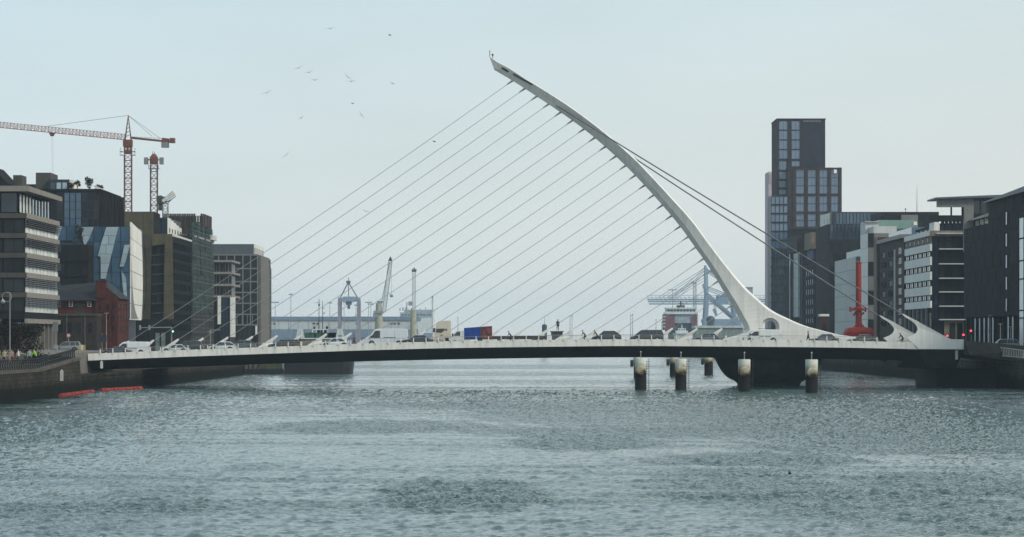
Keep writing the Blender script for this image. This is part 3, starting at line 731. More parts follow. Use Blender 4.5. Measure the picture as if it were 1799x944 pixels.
# plant rooms on the roof
MB().prism([(X1-40,30.4),(X1-1.5,30.4),(PX(26,490),PZ(326,490)),(PX(-2,490),PZ(296,490)),(X1-40,36)], D1+12, D1+24).build('plant_room', DKPANEL, t)
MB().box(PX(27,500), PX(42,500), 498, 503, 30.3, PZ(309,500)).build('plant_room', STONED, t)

# 2. dark blue glass office with slanting pale strips
X2, D2 = -77.2, 618.0
D2b = 640.0
t = thing('glass_office', 'dark blue glass office with slanting pale strips and a folded white side', 'building', (X2, D2, LZ))
zt, zb = PZ(398, D2), PZ(560, D2)
MB().box(-118, X2, D2, D2b, zb, zt).box(-118, X2-1.5, D2+2, D2b, LZ, zb).build('wall', FR_BLUE, t)
Wl = X2+118
us = lin(Wl-14.6, Wl, 8)
zs = lin(zb, zt, 6)
grid(t, 'W', (-118, D2, 0), [u for u in lin(Wl-30.6, Wl-14.6, 8)]+us[1:], zs, FR_BLUE, G_BLUE, .02, .02, t=.06, d=.1)
# pale strips laid over the glass in slanting bands
def strip(pts, y=.16):
    poly = [(PX(x, D2), PZ(z, D2)) for x, z in pts]
    def clip(p, f):                         # keep the side where f >= 0
        out = []
        for a, b in zip(p, p[1:]+p[:1]):
            fa, fb = f(a), f(b)
            if fa >= 0: out.append(a)
            if fa*fb < 0: s_ = fa/(fa-fb); out.append((a[0]+(b[0]-a[0])*s_, a[1]+(b[1]-a[1])*s_))
        return out
    n_ = 10; hh = (zt-zb)/n_
    for k in range(n_):                     # one glass panel per half storey, open joints between
        c0, c1 = zb+hh*k+.03, zb+hh*(k+1)-.03
        p = clip(clip(poly, lambda q: q[1]-c0), lambda q: c1-q[1])
        xs = [q[0] for q in p] if len(p) > 2 else []
        if not xs: continue
        m_ = max(1, round((max(xs)-min(xs))/2.0)); w_ = (max(xs)-min(xs))/m_; x_ = min(xs)
        for j in range(m_):
            q_ = clip(clip(p, lambda q: q[0]-(x_+w_*j+.03)), lambda q: (x_+w_*(j+1)-.03)-q[0])
            if len(q_) > 2: MB().prism(q_, D2-y-.14, D2-.145).build('glazed_strip', PALEFIN, t)
strip([(100,430),(110,398),(103,398),(100,405)])
strip([(143.7,399.2),(165.7,399.2),(156,422.6),(152,429),(149,431),(145,418)])
strip([(187.7,399.2),(209,399.2),(201.5,428),(186.3,490),(177.5,490),(177.5,451.5),(172.6,450),(179.4,425)])
strip([(219.3,430.8),(229.2,429.6),(222,458),(218,469),(211,469)])
strip([(214,475),(222,489),(224,520),(219,528),(216,500)])
strip([(139,473.5),(159.3,473.5),(157.4,505),(149,510.6),(144,494)], .9)
# dark terraced block in front of the glass at the left, with planting on its top
xa, xb = PX(98, 612), PX(157, 612)
MB().box(xa-12, xb, 611, D2-.2, PZ(560, 612), PZ(430, 612)).build('wall', BRONZE, t)
for k, (a, b) in enumerate(((434,456),(460,482),(486,506),(510,530),(534,556))):
    for u0, u1 in ((2,4.5),(5,7.5),(8,10.6),(11.5,14),(14.4,17.4)):
        win(t, 'W', (xa-12, 611, 0), u0, u1, PZ(b, 611), PZ(a, 611), FR_DARK, G_DARK, .1, .12)
    piece(t, 'W', (xa-12, 611, 0), 0, xb-xa+12.1, -.5, 0, PZ(b+3.4, 611), PZ(b+.8, 611), BRONZE, 'floor_band')
# folded white river side
def wz(px, D): return None
pl = MB()
Lf = [(zb, 0.0), (PZ(500, D2), .4), (zt-6, -.2), (zt+.6, 0.0)]
cols = 9
D2e = 635.5
top0, top1 = PZ(389.5, D2), PZ(404, D2e)-.4
bowl = [(0, 0.0), (.35, .9), (.7, 1.1), (1, .6)]
for c in range(cols):
    for r in range(6):
        def pt(cc, rr):
            f, g_ = cc/cols, rr/6
            D = D2+.3+(D2e-D2-.3)*f
            z = zb-.3 + (top0+(top1-top0)*f - zb+.3)*g_
            x = X2 + .25 + .28*math.sin(math.pi*min(1, g_*1.1))*(f**.8) - (1-g_)*.15*(1-f)
            return Vector((x, D, z))
        a, b, c_, d = pt(c+.02, r+.02), pt(c+.98, r+.02), pt(c+.98, r+.98), pt(c+.02, r+.98)
        o = Vector((-.3, 0, 0))
        MB().hexa([a+o, a, b, b+o, d+o, d, c_, c_+o]).build('white_panel', OFFWHITE, t)
MB().box(X2+.01, X2+.22, D2+1, D2e, zb, zt).build('white_panel_backing', FR_GREY, t)
# upper set-back block
x0, x1, Du, Dub = PX(96, 625), PX(175, 625), 625.0, 657.0
zu = PZ(336, Du)
MB().box(x0-14, x1, Du, Dub, zt, zu).build('wall', DKPANEL, t)
zs = lin(zt+.1, zu-.3, 4)
o0 = (x0-14, Du, 0); off = 14
for a, b, gm in ((PX(100,Du), PX(112,Du), G_DARK), (PX(113,Du), PX(123,Du), G_BLUE), (PX(123,Du), PX(133.5,Du), G_BLUE), (PX(133.5,Du), PX(144,Du), G_BLUE), (PX(145,Du), PX(155,Du), G_DARK), (PX(155,Du), PX(165,Du), G_DARK), (PX(165,Du), PX(174,Du), G_DARK)):
    for c, d in zip(zs[:-1], zs[1:]): win(t, 'W', o0, a-o0[0]+.03, b-o0[0]-.03, c, d, FR_BLUE, gm, .07, .1)
Lu = Dub-Du
for i, u in enumerate(lin(.5, Lu-1, 7)):
    piece(t, 'S', (x1, Du, 0), u, u+.5, -1.0, 0, zt, zu+.2, DKPANEL if i % 2 else BRONZE, 'fin')
    if i < 7: grid(t, 'S', (x1, Du, 0), [u+.5, u+.5+(Lu-1.5)/7-.5], zs, FR_DARK, G_PALE if i in (1, 4) else G_DARK, t=.08)
MB().box(x0-14, x1+.3, Du-.3, Dub+.3, zu, zu+.45).build('parapet', DKPANEL, t)
# roof pavilions
MB().box(PX(66,632), PX(92,632), 630, 640, zu, PZ(304.5,632)).build('plant_room', STONED, t)
MB().box(PX(44,632), PX(68,632), 634, 640, zu-2, PZ(323,632)).build('plant_room', STONED, t)
xa, xb = PX(85.5,629), PX(122,629); zc = PZ(315.5, 629)
MB().box(xa, xb, 629, 640, zu, zc).build('penthouse', FR_BLUE, t)
for a, b, gm in ((.3, 1.6, G_DEEP), (1.6, 2.8, G_SKY), (2.8, 4.0, G_SKY)): win(t, 'W', (xa, 629, 0), a, b-.03, zu+.45, zc-.5, FR_BLUE, gm, .1, .12)
MB().box(xb, xb+.9, 629.4, 640, zu, zc-.1).build('penthouse', OFFWHITE, t)
MB().hexa([(PX(168,640),640,PZ(331,640)),(PX(183,640),640,PZ(334,640)),(PX(183,640),650,PZ(334,640)),(PX(168,640),650,PZ(331,640)),(PX(168,640),640,PZ(327,640)),(PX(183,640),640,PZ(332.5,640)),(PX(183,640),650,PZ(332.5,640)),(PX(168,640),650,PZ(327,640))]).build('roof_awning', OFFWHITE, t)
MB().box(PX(202,668), PX(210.5,668), 664, 670, 20, PZ(355,668)).build('plant_room', DKPANEL, t)

# foliage helper: leaf clumps scattered through a crown volume
LEAFM = {}
def leaf_mat(name, col, var=.5):
    if name in LEAFM: return LEAFM[name]
    m, n, l, b = _nt(name)
    geo = n.new("ShaderNodeNewGeometry"); r = n.new("ShaderNodeMapRange"); r.inputs[3].default_value = 1-var; r.inputs[4].default_value = 1+var
    l.new(geo.outputs["Random Per Island"], r.inputs[0])
    mx = n.new("ShaderNodeVectorMath"); mx.operation = 'SCALE'; mx.inputs[0].default_value = col; l.new(r.outputs[0], mx.inputs["Scale"])
    l.new(mx.outputs[0], b.inputs["Base Color"]); b.inputs["Roughness"].default_value = .8; b.inputs["Specular IOR Level"].default_value = .03
    LEAFM[name] = m; return m
def crown(c, rx, ry, rz, n, leaf, seed, hollow=.35):
    rg = random.Random(seed); b = MB(); c = Vector(c)
    lobes = [(Vector((rg.uniform(-.6,.6)*rx, rg.uniform(-.6,.6)*ry, rg.uniform(-.55,.6)*rz)), rg.uniform(.35,.6)) for _ in range(9)]
    for _ in range(n):
        lc, lr = rg.choice(lobes)
        d = Vector((rg.gauss(0,1), rg.gauss(0,1), rg.gauss(0,1))).normalized()*(hollow+(1-hollow)*rg.random()**.5)
        p = c + lc + Vector((d.x*rx*lr, d.y*ry*lr, d.z*rz*lr))
        a = Vector((rg.gauss(0,1), rg.gauss(0,1), rg.gauss(0,1))).normalized(); e = a.orthogonal().normalized(); s = leaf*rg.uniform(.5,1.3)
        f = a.cross(e)
        b.add([p-e*s, p+f*s*.55, p+e*s, p-f*s*.55], [(0,1,2,3)])
    return b
BARK = mat('bark', (.06,.05,.042), .9, var=.3)
def plant(name, label, cat, base, h, r, n, leaf, lm, seed, group=None, trunk=.3):
    t = thing(name, label, cat, base, group); B = Vector(base)
    b = MB().tube(B, B+Vector((0,0,h*trunk+.3)), .03*h+.04, .02*h+.03, 7)
    rg = random.Random(seed)
    for k in range(4):
        a = rg.uniform(0, 6.28); b.tube(B+Vector((0,0,h*trunk)), B+Vector((math.cos(a)*r*.6, math.sin(a)*r*.6, h*rg.uniform(.5,.8))), .022*h+.02, .01, 5)
    b.build('trunk', BARK, t)
    crown(B+Vector((0,0,h*(trunk+1)/2+.1)), r, r, h*(1-trunk)/2*1.05, n, leaf, seed).build('crown', lm, t)
    return t
LF_DK = leaf_mat('dark_roof_shrub_leaf', (.022,.025,.016)); LF_BR = leaf_mat('autumn_brown_leaf', (.055,.042,.022)); LF_GN = leaf_mat('dull_green_leaf', (.045,.062,.03))
plant('roof_shrub', 'brownish shrub in the planter right beside the blue rooftop penthouse', 'shrub', (PX(126.5,628),628,zu+.4), 1.5, .85, 260, .16, LF_BR, 1, 'shrubs on the glass office roof', .15)
plant('roof_shrub', 'narrow near-black ball shrub between the brown shrub and the tall shrub on the roof', 'shrub', (PX(136.5,628),628,zu+.4), 2.0, .75, 300, .16, LF_DK, 2, 'shrubs on the glass office roof', .3)
plant('roof_shrub', 'tallest shrub on the glass office roof, dark and double-headed', 'shrub', (PX(157,628),628,zu+.4), 2.5, 1.15, 420, .18, LF_DK, 3, 'shrubs on the glass office roof', .1)
plant('roof_shrub', 'low dark shrub at the right end of the glass office roof', 'shrub', (PX(175,643),643,zu), 2.2, .95, 300, .18, LF_DK, 4, 'shrubs on the glass office roof', .3)
plant('terrace_shrub', 'dark bush on the terrace in front of the first slanting pale strip', 'shrub', (PX(139,612),612.6,PZ(430,612)), 3.6, 1.0, 380, .2, LF_DK, 5, None, .1)
plant('terrace_shrub', 'small planting along the terrace parapet left of the dark bush', 'shrub', (PX(118,612),612.6,PZ(430,612)), .9, 1.6, 300, .15, LF_DK, 6, None, .1)

# 3. olive mesh-clad headquarters
X3, D3, D3b = -77.5, 694.0, 742.0
t = thing('mesh_clad_office', 'olive-brown mesh-clad office with folded leaning panels and a blue glass roof box', 'building', (X3, D3, LZ))
z1 = PZ(411, D3)
MB().box(PX(217,D3)-20, X3-.4, D3+.6, D3b, LZ, z1-.3).build('wall', BRONZE, t)
zt3 = PZ(372, 702)
MB().box(PX(219,702)-8, PX(269.5,702), 702, 716, z1-1, zt3).build('wall', BRONZE, t)
# folded olive panels
def opanel(pts, D, m, th=.5, lean=0.0):
    n = len(pts); vs = [(PX(x, D), D+lean*(z-500)*.01, PZ(z, D)) for x, z in pts]
    vs2 = [(a, b+th, c) for a, b, c in vs]
    MB().add(vs+vs2, [tuple(range(n)), tuple(range(2*n-1, n-1, -1))] + [(i, n+i, n+(i+1) % n, (i+1) % n) for i in range(n)]).build('mesh_panel', m, t)
for a, b in ((372,392),(392,412)):
    for c, d in ((219,236),(236,252.5),(252.5,269.6)): opanel([(c+.2,a+.3),(d-.2,a+.3),(d-.2,b-.2),(c+.2,b-.2)], 701.4, OLIVE)
rows = [411, 436, 461, 486, 511, 536, 561]
for k, (a, b) in enumerate(zip(rows[:-1], rows[1:])):
    f0, f1 = (a-411)/150, (b-411)/150
    # left folded strip (px 249-272) and central dark window strip edges shift with height
    l0, l1 = 252+6*math.sin(f0*3), 252+6*math.sin(f1*3)
    opanel([(218,a+.3),(l0,a+.3),(l1,b-.2),(218,b-.2)], D3-.1, OLIVE if k < 5 else OLIVED)
    opanel([(l0+.3,a+.3),(267-3*f0,a+.3),(267-3*f1,b-.2),(l1+.3,b-.2)], D3-.3, OLIVED, .4)
    r0, r1 = 290-2*f0, 290-2*f1
    opanel([(r0,a+.3),(303.5+2.2*(f0-.3),a+.3),(303.5+2.2*(f1-.3),b-.2),(r1,b-.2)], D3-.5, OLIVE, .5)
    if k == 0:
        opanel([(267,a+.3),(290,a+.3),(290,429),(268,432)], D3-.35, OLIVE, .4)
for k, (a, b) in enumerate(((433,447),(450,464),(467,481),(484,498),(501,515),(518,532),(535,549),(552,566))):
    x0 = PX(267.5, D3)
    for i in range(3):
        win(t, 'W', (x0, D3+.6, 0), i*1.0, i*1.0+.95, PZ(b, D3), PZ(a, D3), FR_DARK, G_DARK, .08, .2)
    MB().hexa([(x0-.1,D3+.1,PZ(b+3,D3)),(x0+2.9,D3+.1,PZ(b+1,D3)),(x0+2.9,D3+.5,PZ(b+1,D3)),(x0-.1,D3+.5,PZ(b+3,D3)),(x0-.1,D3+.1,PZ(b+.6,D3)),(x0+2.9,D3+.1,PZ(b-1.2,D3)),(x0+2.9,D3+.5,PZ(b-1.2,D3)),(x0-.1,D3+.5,PZ(b+.6,D3))]).build('floor_band', OLIVED, t)
# dark river side with window rows
L3 = D3b-D3; zs = lin(LZ+5, z1-1.2, 9)
for c, d in zip(zs[:-1], zs[1:]):
    piece(t, 'S', (X3-.4, D3+.6, 0), 0, L3-.6, -.22, 0, c-.25, c+.25, BRONZE, 'floor_band')
    for a, b in zip(lin(.5, L3-1, 8)[:-1], lin(.5, L3-1, 8)[1:]):
        win(t, 'S', (X3-.4, D3+.6, 0), a+.1, b-.1, c+.3, d-.3, FR_DARK, G_MATT, .12, .12, 2)
# white and blue roof box
xa, xb, Da = PX(270,722), PX(294.5,722), 722.0
MB().box(xa, xb, Da, 752, z1-.5, PZ(382.5,Da)).build('penthouse', FR_BLUE, t)
for a, b in zip(lin(0, xb-xa, 3)[:-1], lin(0, xb-xa, 3)[1:]): win(t, 'W', (xa, Da, 0), a+.03, b-.03, z1-.3, PZ(384,Da), FR_BLUE, G_DEEP, .08, .1, 1, 2)
for a, b in zip(lin(0, 30, 5)[:-1], lin(0, 30, 5)[1:]):
    piece(t, 'S', (xb, Da, 0), a+.05, b-.05, -.16, 0, z1-.4, PZ(382.7,Da)-a*.06, OFFWHITE, 'white_panel')
    win(t, 'S', (xb+.17, Da, 0), a+2.2, a+3.8, z1+.8, z1+2.4, FR_GREY, G_DARK, .1, .08)
MB().hexa([(X3-.3,D3-.2,z1-.3),(X3-.1,D3-.2,z1-.3),(X3-.1,D3b,z1-.3),(X3-.3,D3b,z1-.3),(X3-.3,D3-.2,z1+.3),(X3-.1,D3-.2,z1+.3),(X3-.1,D3b,z1+.1),(X3-.3,D3b,z1+.1)]).build('parapet', FR_PALE, t)

# 4. building under construction, wrapped in green netting
X4, D4, D4b = -77.5, 745.0, 797.0
t = thing('unfinished_building', 'unfinished block wrapped in green scaffold netting below a brown ribbed top', 'building', (X4, D4, LZ))
z4 = PZ(412, D4)
MB().box(X4-22, X4-2.4, D4, D4b, LZ, z4-1).build('wall', DARKCONC, t)
for k in range(9):
    z = LZ+4.2+k*3.1
    MB().box(X4-22, X4-1.9, D4-.3, D4b, z-.25, z).build('floor_slab', CONC, t)
for i in range(8):
    for k in range(9):
        a, b = D4+i*(D4b-D4)/8, D4+(i+1)*(D4b-D4)/8; c = LZ+4.2+k*3.1; 
        if k < 2 or random.random() < .06: continue
        j = [random.uniform(-.35,.35) for _ in range(4)]
        MB().hexa([(X4-.5,a+.06,c),(X4-.42+j[0],a+.06,c),(X4-.42+j[1],b-.06,c),(X4-.5,b-.06,c),(X4-.5,a+.06,c+3.02),(X4-.42+j[2],a+.06,c+3.02),(X4-.42+j[3],b-.06,c+3.02),(X4-.5,b-.06,c+3.02)]).build('netting_sheet', NET, t)
    win(t, 'S', (X4-2.4, D4, 0), i*6.4+.4, i*6.4+5.6, LZ+.4, LZ+4, FR_DARK, G_DARK)
s = MB()
for i in range(17):
    y = D4+i*(D4b-D4)/16
    for x in (X4-1.6, X4-.2): s.tube((x,y,LZ), (x,y,z4+1.0), .07, .07, 5)
for k in range(10):
    z = LZ+2.2+k*3.1
    s.bar((X4-.2,D4,z), (X4-.2,D4b,z), .09); s.bar((X4-.2,D4,z+1), (X4-.2,D4b,z+1), .06); s.box(X4-1.6, X4-.3, D4, D4b, z-.1, z-.04)
s.build('scaffold', SCAFF, t)
xa, xb, Da, Db = PX(286,780), PX(356.5,780), 780.0, 801.0
zc = PZ(375.5, Da)
MB().box(xa, xb, Da+.2, Db, z4-2, zc-.6).build('wall', mat('brown_shadow_gap', (.04,.03,.026), .8), t)
n = 17
for i in range(n):
    a, b = xa+(xb-xa)*i/n, xa+(xb-xa)*(i+1)/n
    if i in (14, 15): 
        piece(t, 'W', (a, Da, 0), 0, b-a, -.1, .2, z4-2, PZ(392, Da), CONC, 'parapet'); continue
    piece(t, 'W', (a, Da, 0), .05, b-a-.05, -.25 if i % 2 else 0, .2, z4-2, zc, RUST, 'cladding_rib')
for i in range(6):
    piece(t, 'S', (xb, Da, 0), i*3.5+.05, i*3.5+3.4, -.3 if i % 2 else -.1, 0, z4-2, zc, RUST, 'cladding_rib')
for i in (14, 15):
    a = xa+(xb-xa)*i/n
    win(t, 'W', (a, Da+.15, 0), .12, (xb-xa)/n-.1, PZ(391, Da), PZ(379, Da), FR_DARK, mat('open_sky_gap_film', (.78,.80,.80), .3), .08, .1)
MB().box(X4-9, X4-.3, D4+6, D4b+2, z4-.4, z4).box(X4-6.5,X4+.3,D4b-8,D4b+3,z4+.1,z4+1.4).build('floor_slab', FR_PALE, t)

# 5. small block with pale balconies and white screens
D5, X5 = 838.0, PX(407, 838); D5b = 862.0
t = thing('balcony_block', 'narrow block with pale balcony slabs above two tall white screens', 'building', (X5, D5, LZ))
xa = PX(376, D5); z5 = PZ(457, D5)
MB().box(xa-8, X5-1.0, D5+1.2, D5b, LZ, z5).build('wall', BROWNBRICK, t)
for y in (459, 480, 501, 521):
    z = PZ(y, D5); MB().box(xa-8, X5+.3, D5-.4, D5b+.2, z-.28, z+.28).build('balcony_slab', STONE, t)
for y0, y1 in ((462,478),(483,499),(503.5,519)):
    for a, b in ((.6,1.5),(1.55,2.5),(3.1,3.9),(3.95,4.7)): win(t, 'W', (xa, D5+1.2, 0), a, b, PZ(y1,D5), PZ(y0,D5), FR_GREY, G_DARK, .1, .1)
    for a, b in ((1.2,5),(5.5,10),(10.5,15),(15.5,20.5)): win(t, 'S', (X5-1.0, D5+1.2, 0), a, b, PZ(y1,D5), PZ(y0,D5), FR_GREY, G_DARK, .1, .1, 2)
    for u in (0, 1.55, 3.1, 4.7): piece(t, 'W', (xa, D5, 0), u, u+.22, -.1, .2, PZ(y1+2, D5), PZ(y0-1, D5), STONED, 'balcony_post')
for px0, px1, y0, y1 in ((383,388.6,520,570),(405,414,522,592.5)):
    m = 3
    for k in range(m):
        a, b = y0+(y1-y0)*k/m, y0+(y1-y0)*(k+1)/m
        MB().box(PX(px0,D5-1), PX(px1,D5-1), D5-1.2, D5-.8, PZ(b-.15,D5-1), PZ(a+.15,D5-1)).build('white_screen', OFFWHITE, t)
MB().box(PX(388.7,D5-.7), PX(404.9,D5-.7), D5-.6, D5+1, LZ, PZ(522.5,D5)).build('stair_tower', FR_BLUE, t)
for k in range(4):
    for a, b in ((0,.8),(.85,1.65),(1.7,2.5)): win(t, 'W', (PX(388.8,D5), D5-.6, 0), a, b, PZ(590-17*k,D5), PZ(574.5-17*k,D5), FR_BLUE, G_DEEP, .06, .08)

# 6. gridded office with a grey metal penthouse and stone flank
D6 = 905.0; X6 = PX(454, D6); D6b = DX(476.5, X6)
t = thing('gridded_office', 'grey gridded office with ribbed metal penthouse and plain stone river flank', 'building', (X6, D6, LZ))
xa = PX(372, D6); z6 = PZ(447.5, D6)
MB().box(xa-10, X6-.1, D6+.3, D6b, LZ, z6-.3).build('wall', DKPANEL, t)
cols = [372, 384.5, 398.5, 412.5, 427, 440.5, 453]
rowy = [448, 472, 495, 514, 533, 552.5, 571]
us = [PX(c, D6)-xa for c in cols]; zs = [PZ(y, D6) for y in rowy][::-1]
for u in us: piece(t, 'W', (xa, D6+.3, 0), u-.16, u+.16, -.38, 0, PZ(571, D6), z6, FR_GREY, 'pier')
for z in zs: piece(t, 'W', (xa, D6+.3, 0), 0, X6-xa-.1, -.32, 0, z-.2, z+.2, FR_GREY, 'floor_band')
grid(t, 'W', (xa, D6+.3, 0), us, zs, FR_DARK, G_DARK, .36, .44, t=.08, d=.12, nx=2)
for i, (a, b) in enumerate(zip(lin(us[2], us[-1], 6)[:-1], lin(us[2], us[-1], 6)[1:])):
    piece(t, 'W', (xa, D6+.3, 0), b-.1, b+.1, -.3, 0, zs[0]+.2, zs[1]-.2, FR_GREY, 'mullion')
    win(t, 'W', (xa, D6+.3, 0), a+.15, b-.15, LZ+.5, zs[0]-.3, FR_DARK, G_DARK, .08, .1)
piece(t, 'W', (xa, D6+.3, 0), us[-1]-.65, us[-1]-.1, -.42, 0, PZ(588,D6), PZ(572.5,D6), OFFWHITE, 'sign_panel')
Lf = D6b-D6-.3
for k in range(6):
    a, b = Lf*k/6, Lf*(k+1)/6
    for q in range(4):
        z0, z1_ = LZ+(z6-LZ)*q/4, LZ+(z6-LZ)*(q+1)/4
        if k == 5 and q == 3: z1_ -= 3
        piece(t, 'S', (X6-.1, D6+.3, 0), a+.03, b-.03, -.25, 0, z0+.03, z1_-.03, CONC if k % 5 else STONED, 'stone_panel')
zp = PZ(429, D6+6)
xp = PX(446.5, D6+6)
MB().box(xa-10, xp, D6+6, D6b-6, z6-.3, zp).build('penthouse', METALGREY, t)
for u in lin(0, xp-xa-.3, 18): piece(t, 'W', (xa, D6+6, 0), u, u+.12, -.12, 0, z6-.3, zp-.02, METALGREY, 'seam_rib')
for i, (a, b) in enumerate(zip(lin(0, D6b-D6-12, 5)[:-1], lin(0, D6b-D6-12, 5)[1:])):
    piece(t, 'S', (xp, D6+6, 0), a+.05, b-.05, -.15, 0, z6-.2, zp, OFFWHITE, 'white_panel')
    win(t, 'S', (xp+.16, D6+6, 0), a+.8, a+2.6, z6+.1, z6+2.2, FR_DARK, G_DARK, .1, .08)

# 7. red-brick house with a corner gable and slate roof
D7 = 545.0; X7 = PX(207, D7)
t = thing('brick_house', 'old red-brick house with steep slate roof, tall chimney gable and green copper dome', 'house', (X7, D7, LZ))
xl = PX(168, D7); ze = PZ(524, D7)
MB().box(xl, X7, D7, D7+16, LZ, ze).build('wall', REDBRICK, t)
MB().prism([(xl, ze), (xl, PZ(512,D7)), (PX(170,D7), PZ(494,D7)), (PX(186,D7), PZ(494,D7)), (PX(187,D7), PZ(505,D7)), (X7-.2, ze)], D7, D7+.5).build('gable', REDBRICK, t)
MB().box(PX(169,D7), PX(187,D7), D7-.25, D7+1.2, ze, PZ(492,D7)).box(PX(168,D7), PX(188,D7), D7-.4, D7+1.35, PZ(494.5,D7), PZ(492.6,D7)).build('chimney', REDBRICK, t)
# main slate roof: ridge runs left from the gable
xg = PX(128, D7); zr = PZ(503, D7)
MB().hexa([(xg-8,D7-.6,PZ(528,D7)),(xl+.3,D7-.6,PZ(528,D7)),(xl+.3,D7+14,PZ(528,D7)),(xg-8,D7+14,PZ(528,D7)),(xg-6,D7+6.5,zr),(xl+.3,D7+6.5,zr+.9),(xl+.3,D7+7.5,zr+.9),(xg-6,D7+7.5,zr)]).build('roof', SLATE, t)
MB().prism([(xl+.8, zr+.8), (PX(177,D7), PZ(496,D7)), (X7+.4, PZ(525,D7)), (xl, PZ(525,D7))], D7+.6, D7+15).build('roof', SLATE, t)
MB().ball((PX(195.5,D7+4), D7+5, PZ(518,D7)), .95, .95, .8, 14, 8).tube((PX(195.5,D7+4), D7+5, PZ(512,D7)), (PX(195.5,D7+4), D7+5, PZ(507,D7)), .06, .02).build('copper_dome', COPPER, t, True)
MB().box(xg-8, xl-.01, D7+.4, D7+15, LZ, PZ(528,D7)).build('wall', REDBRICK, t)
for px in (124.5, 157): win(t, 'W', (PX(px-3.4,D7), D7+.4, 0), 0, .70, PZ(539,D7), PZ(529.5,D7), OFFWHITE, G_DARK, .12, .2, 1, 2)
for px in (176, 190, 200):
    for y in (535, 553, 572): win(t, 'W', (PX(px-2.6,D7), D7, 0), 0, .55, PZ(y+9,D7), PZ(y,D7), REDBRICK, G_DARK, .06, .12, 1, 2)
for i in range(4):
    for y in (533, 553, 573): win(t, 'S', (X7, D7, 0), 1.5+i*3.8, 3.2+i*3.8, PZ(y+11,D7), PZ(y,D7), REDBRICK, G_DARK, .1, .14, 1, 2)
for y in (548, 568): piece(t, 'W', (xl, D7, 0), -.05, X7-xl+.05, -.12, 0, PZ(y+1,D7), PZ(y-.6,D7), REDBRICK, 'string_course')
# low grey-brown warehouse in front
D8 = 538.0
t = thing('brick_store', 'low grey-brown brick store with a pale parapet in front of the red-brick house', 'building', (PX(172, D8), D8, LZ))
xa, xb = PX(60, D8), PX(171, D8); zt8 = PZ(552, D8)
MB().box(xa, xb, D8, D8+6.4, LZ-.5, zt8-.3).build('wall', BROWNBRICK, t)
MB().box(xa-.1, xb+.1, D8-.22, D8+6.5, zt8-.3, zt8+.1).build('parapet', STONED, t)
MB().box(PX(134,D8), PX(147,D8), D8-.1, D8+.6, zt8+.1, PZ(537,D8)).box(PX(133,D8), PX(148,D8), D8-.25, D8+.7, PZ(537,D8), PZ(534.5,D8)).build('dutch_gable', BROWNBRICK, t)
for i, px in enumerate((106, 122, 138, 158)):
    win(t, 'W', (PX(px-4,D8), D8, 0), 0, .95, PZ(586,D8), PZ(566,D8), BROWNBRICK, G_DARK, .1, .1, 1, 2)
for px in (117, 149): piece(t, 'W', (PX(px,D8), D8, 0), 0, .16, -.16, 0, LZ, zt8-.3, SCAFF, 'drainpipe')
# dark ground storeys under the glass office and mesh office
t = thing('glazed_podium', 'dark glazed ground storeys between the red-brick house and the mesh-clad office', 'building', (PX(212,640), 640, LZ))
MB().box(-95, PX(300,690)-.2, 690, 693, LZ, PZ(561,690)).build('wall', BRONZE, t)
for i in range(9): win(t, 'W', (PX(212,690)+i*1.3, 690, 0), 0, 1.2, LZ+.6, PZ(565 if i not in (6,7) else 584,690), FR_DARK, G_DARK if i not in (6,7) else G_SLOT_L, .1, .12, 1, 2)

# tower cranes behind the roofs
CRANE_RED = mat('crane_red_paint', (.150,.062,.045), .55, var=.15, grime=.25)
CRANE_GREY = mat('crane_grey_paint', (.20,.21,.21), .55, var=.15)
def lattice(b, p, q, w, n, r, mi=0, h=None, tri=False):
    """square lattice mast or jib from p to q, with zig-zag bracing"""
    p, q = Vector(p), Vector(q); d = (q-p).normalized(); up = Vector((0,0,1)) if abs(d.z) < .9 else Vector((0,1,0))
    a = d.cross(up).normalized(); c = a.cross(d).normalized(); h = h or w
    cs = [a*w/2-c*h/2, -a*w/2-c*h/2, c*h/2] if tri else [a*w/2+c*h/2, a*w/2-c*h/2, -a*w/2-c*h/2, -a*w/2+c*h/2]
    m = len(cs)
    for e in cs: b.bar(p+e, q+e, r*1.5, mi=mi)
    for k in range(n):
        s0, s1 = p+(q-p)*k/n, p+(q-p)*(k+1)/n
        for i in range(m):
            e, f = cs[i], cs[(i+1) % m]
            b.bar(s0+e, s0+f, r, mi=mi); b.bar(s0+(e if k % 2 else f), s1+(f if k % 2 else e), r, mi=mi)
    return b
DC = 760.0
def C(px, py, D=DC): return P(px, py, D)
t = thing('tower_crane', 'red hammerhead tower crane with its long jib reaching out of the left edge', 'crane', (PX(225.5,DC), DC, LZ))
mp = PX(225.5, DC)
lattice(MB(), (mp, DC, LZ), (mp, DC, PZ(272,DC)), 1.75, 34, .12).build('mast', CRANE_RED, t)
lattice(MB(), C(219.5,241), C(-60,213.5), 1.3, 46, .085, 0, 1.35, True).build('jib', mat('crane_jib_paint', (.33,.17,.14), .55), t)
b = MB(); b.bar(C(232,242.5), C(300,249.5), 1.5, .45); b.bar(C(232,240.5), C(290,243.5), .07); 
for k in range(8): b.bar(C(234+7.5*k,240.8+.4*k), C(234+7.5*k,244+.7*k), .07)
b.build('counter_jib', CRANE_RED, t)
b = MB(); b.bar(C(285,247), C(297,248.5), 1.6, 1.3); b.box(PX(299,DC), PX(308,DC), DC-.9, DC+.9, PZ(251.5,DC), PZ(243,DC)); b.build('winch', CRANE_RED, t)
MB().box(PX(284.5,DC), PX(297,DC), DC-1, DC+1, PZ(259.5,DC), PZ(250.5,DC)).build('counterweight', CRANE_GREY, t)
b = MB(); ap = C(225.8,203)
for sx in (-.8, .8):
    for sy in (-.8, .8): b.bar(Vector((mp+sx*.95, DC+sy, PZ(247,DC))), ap, .16)
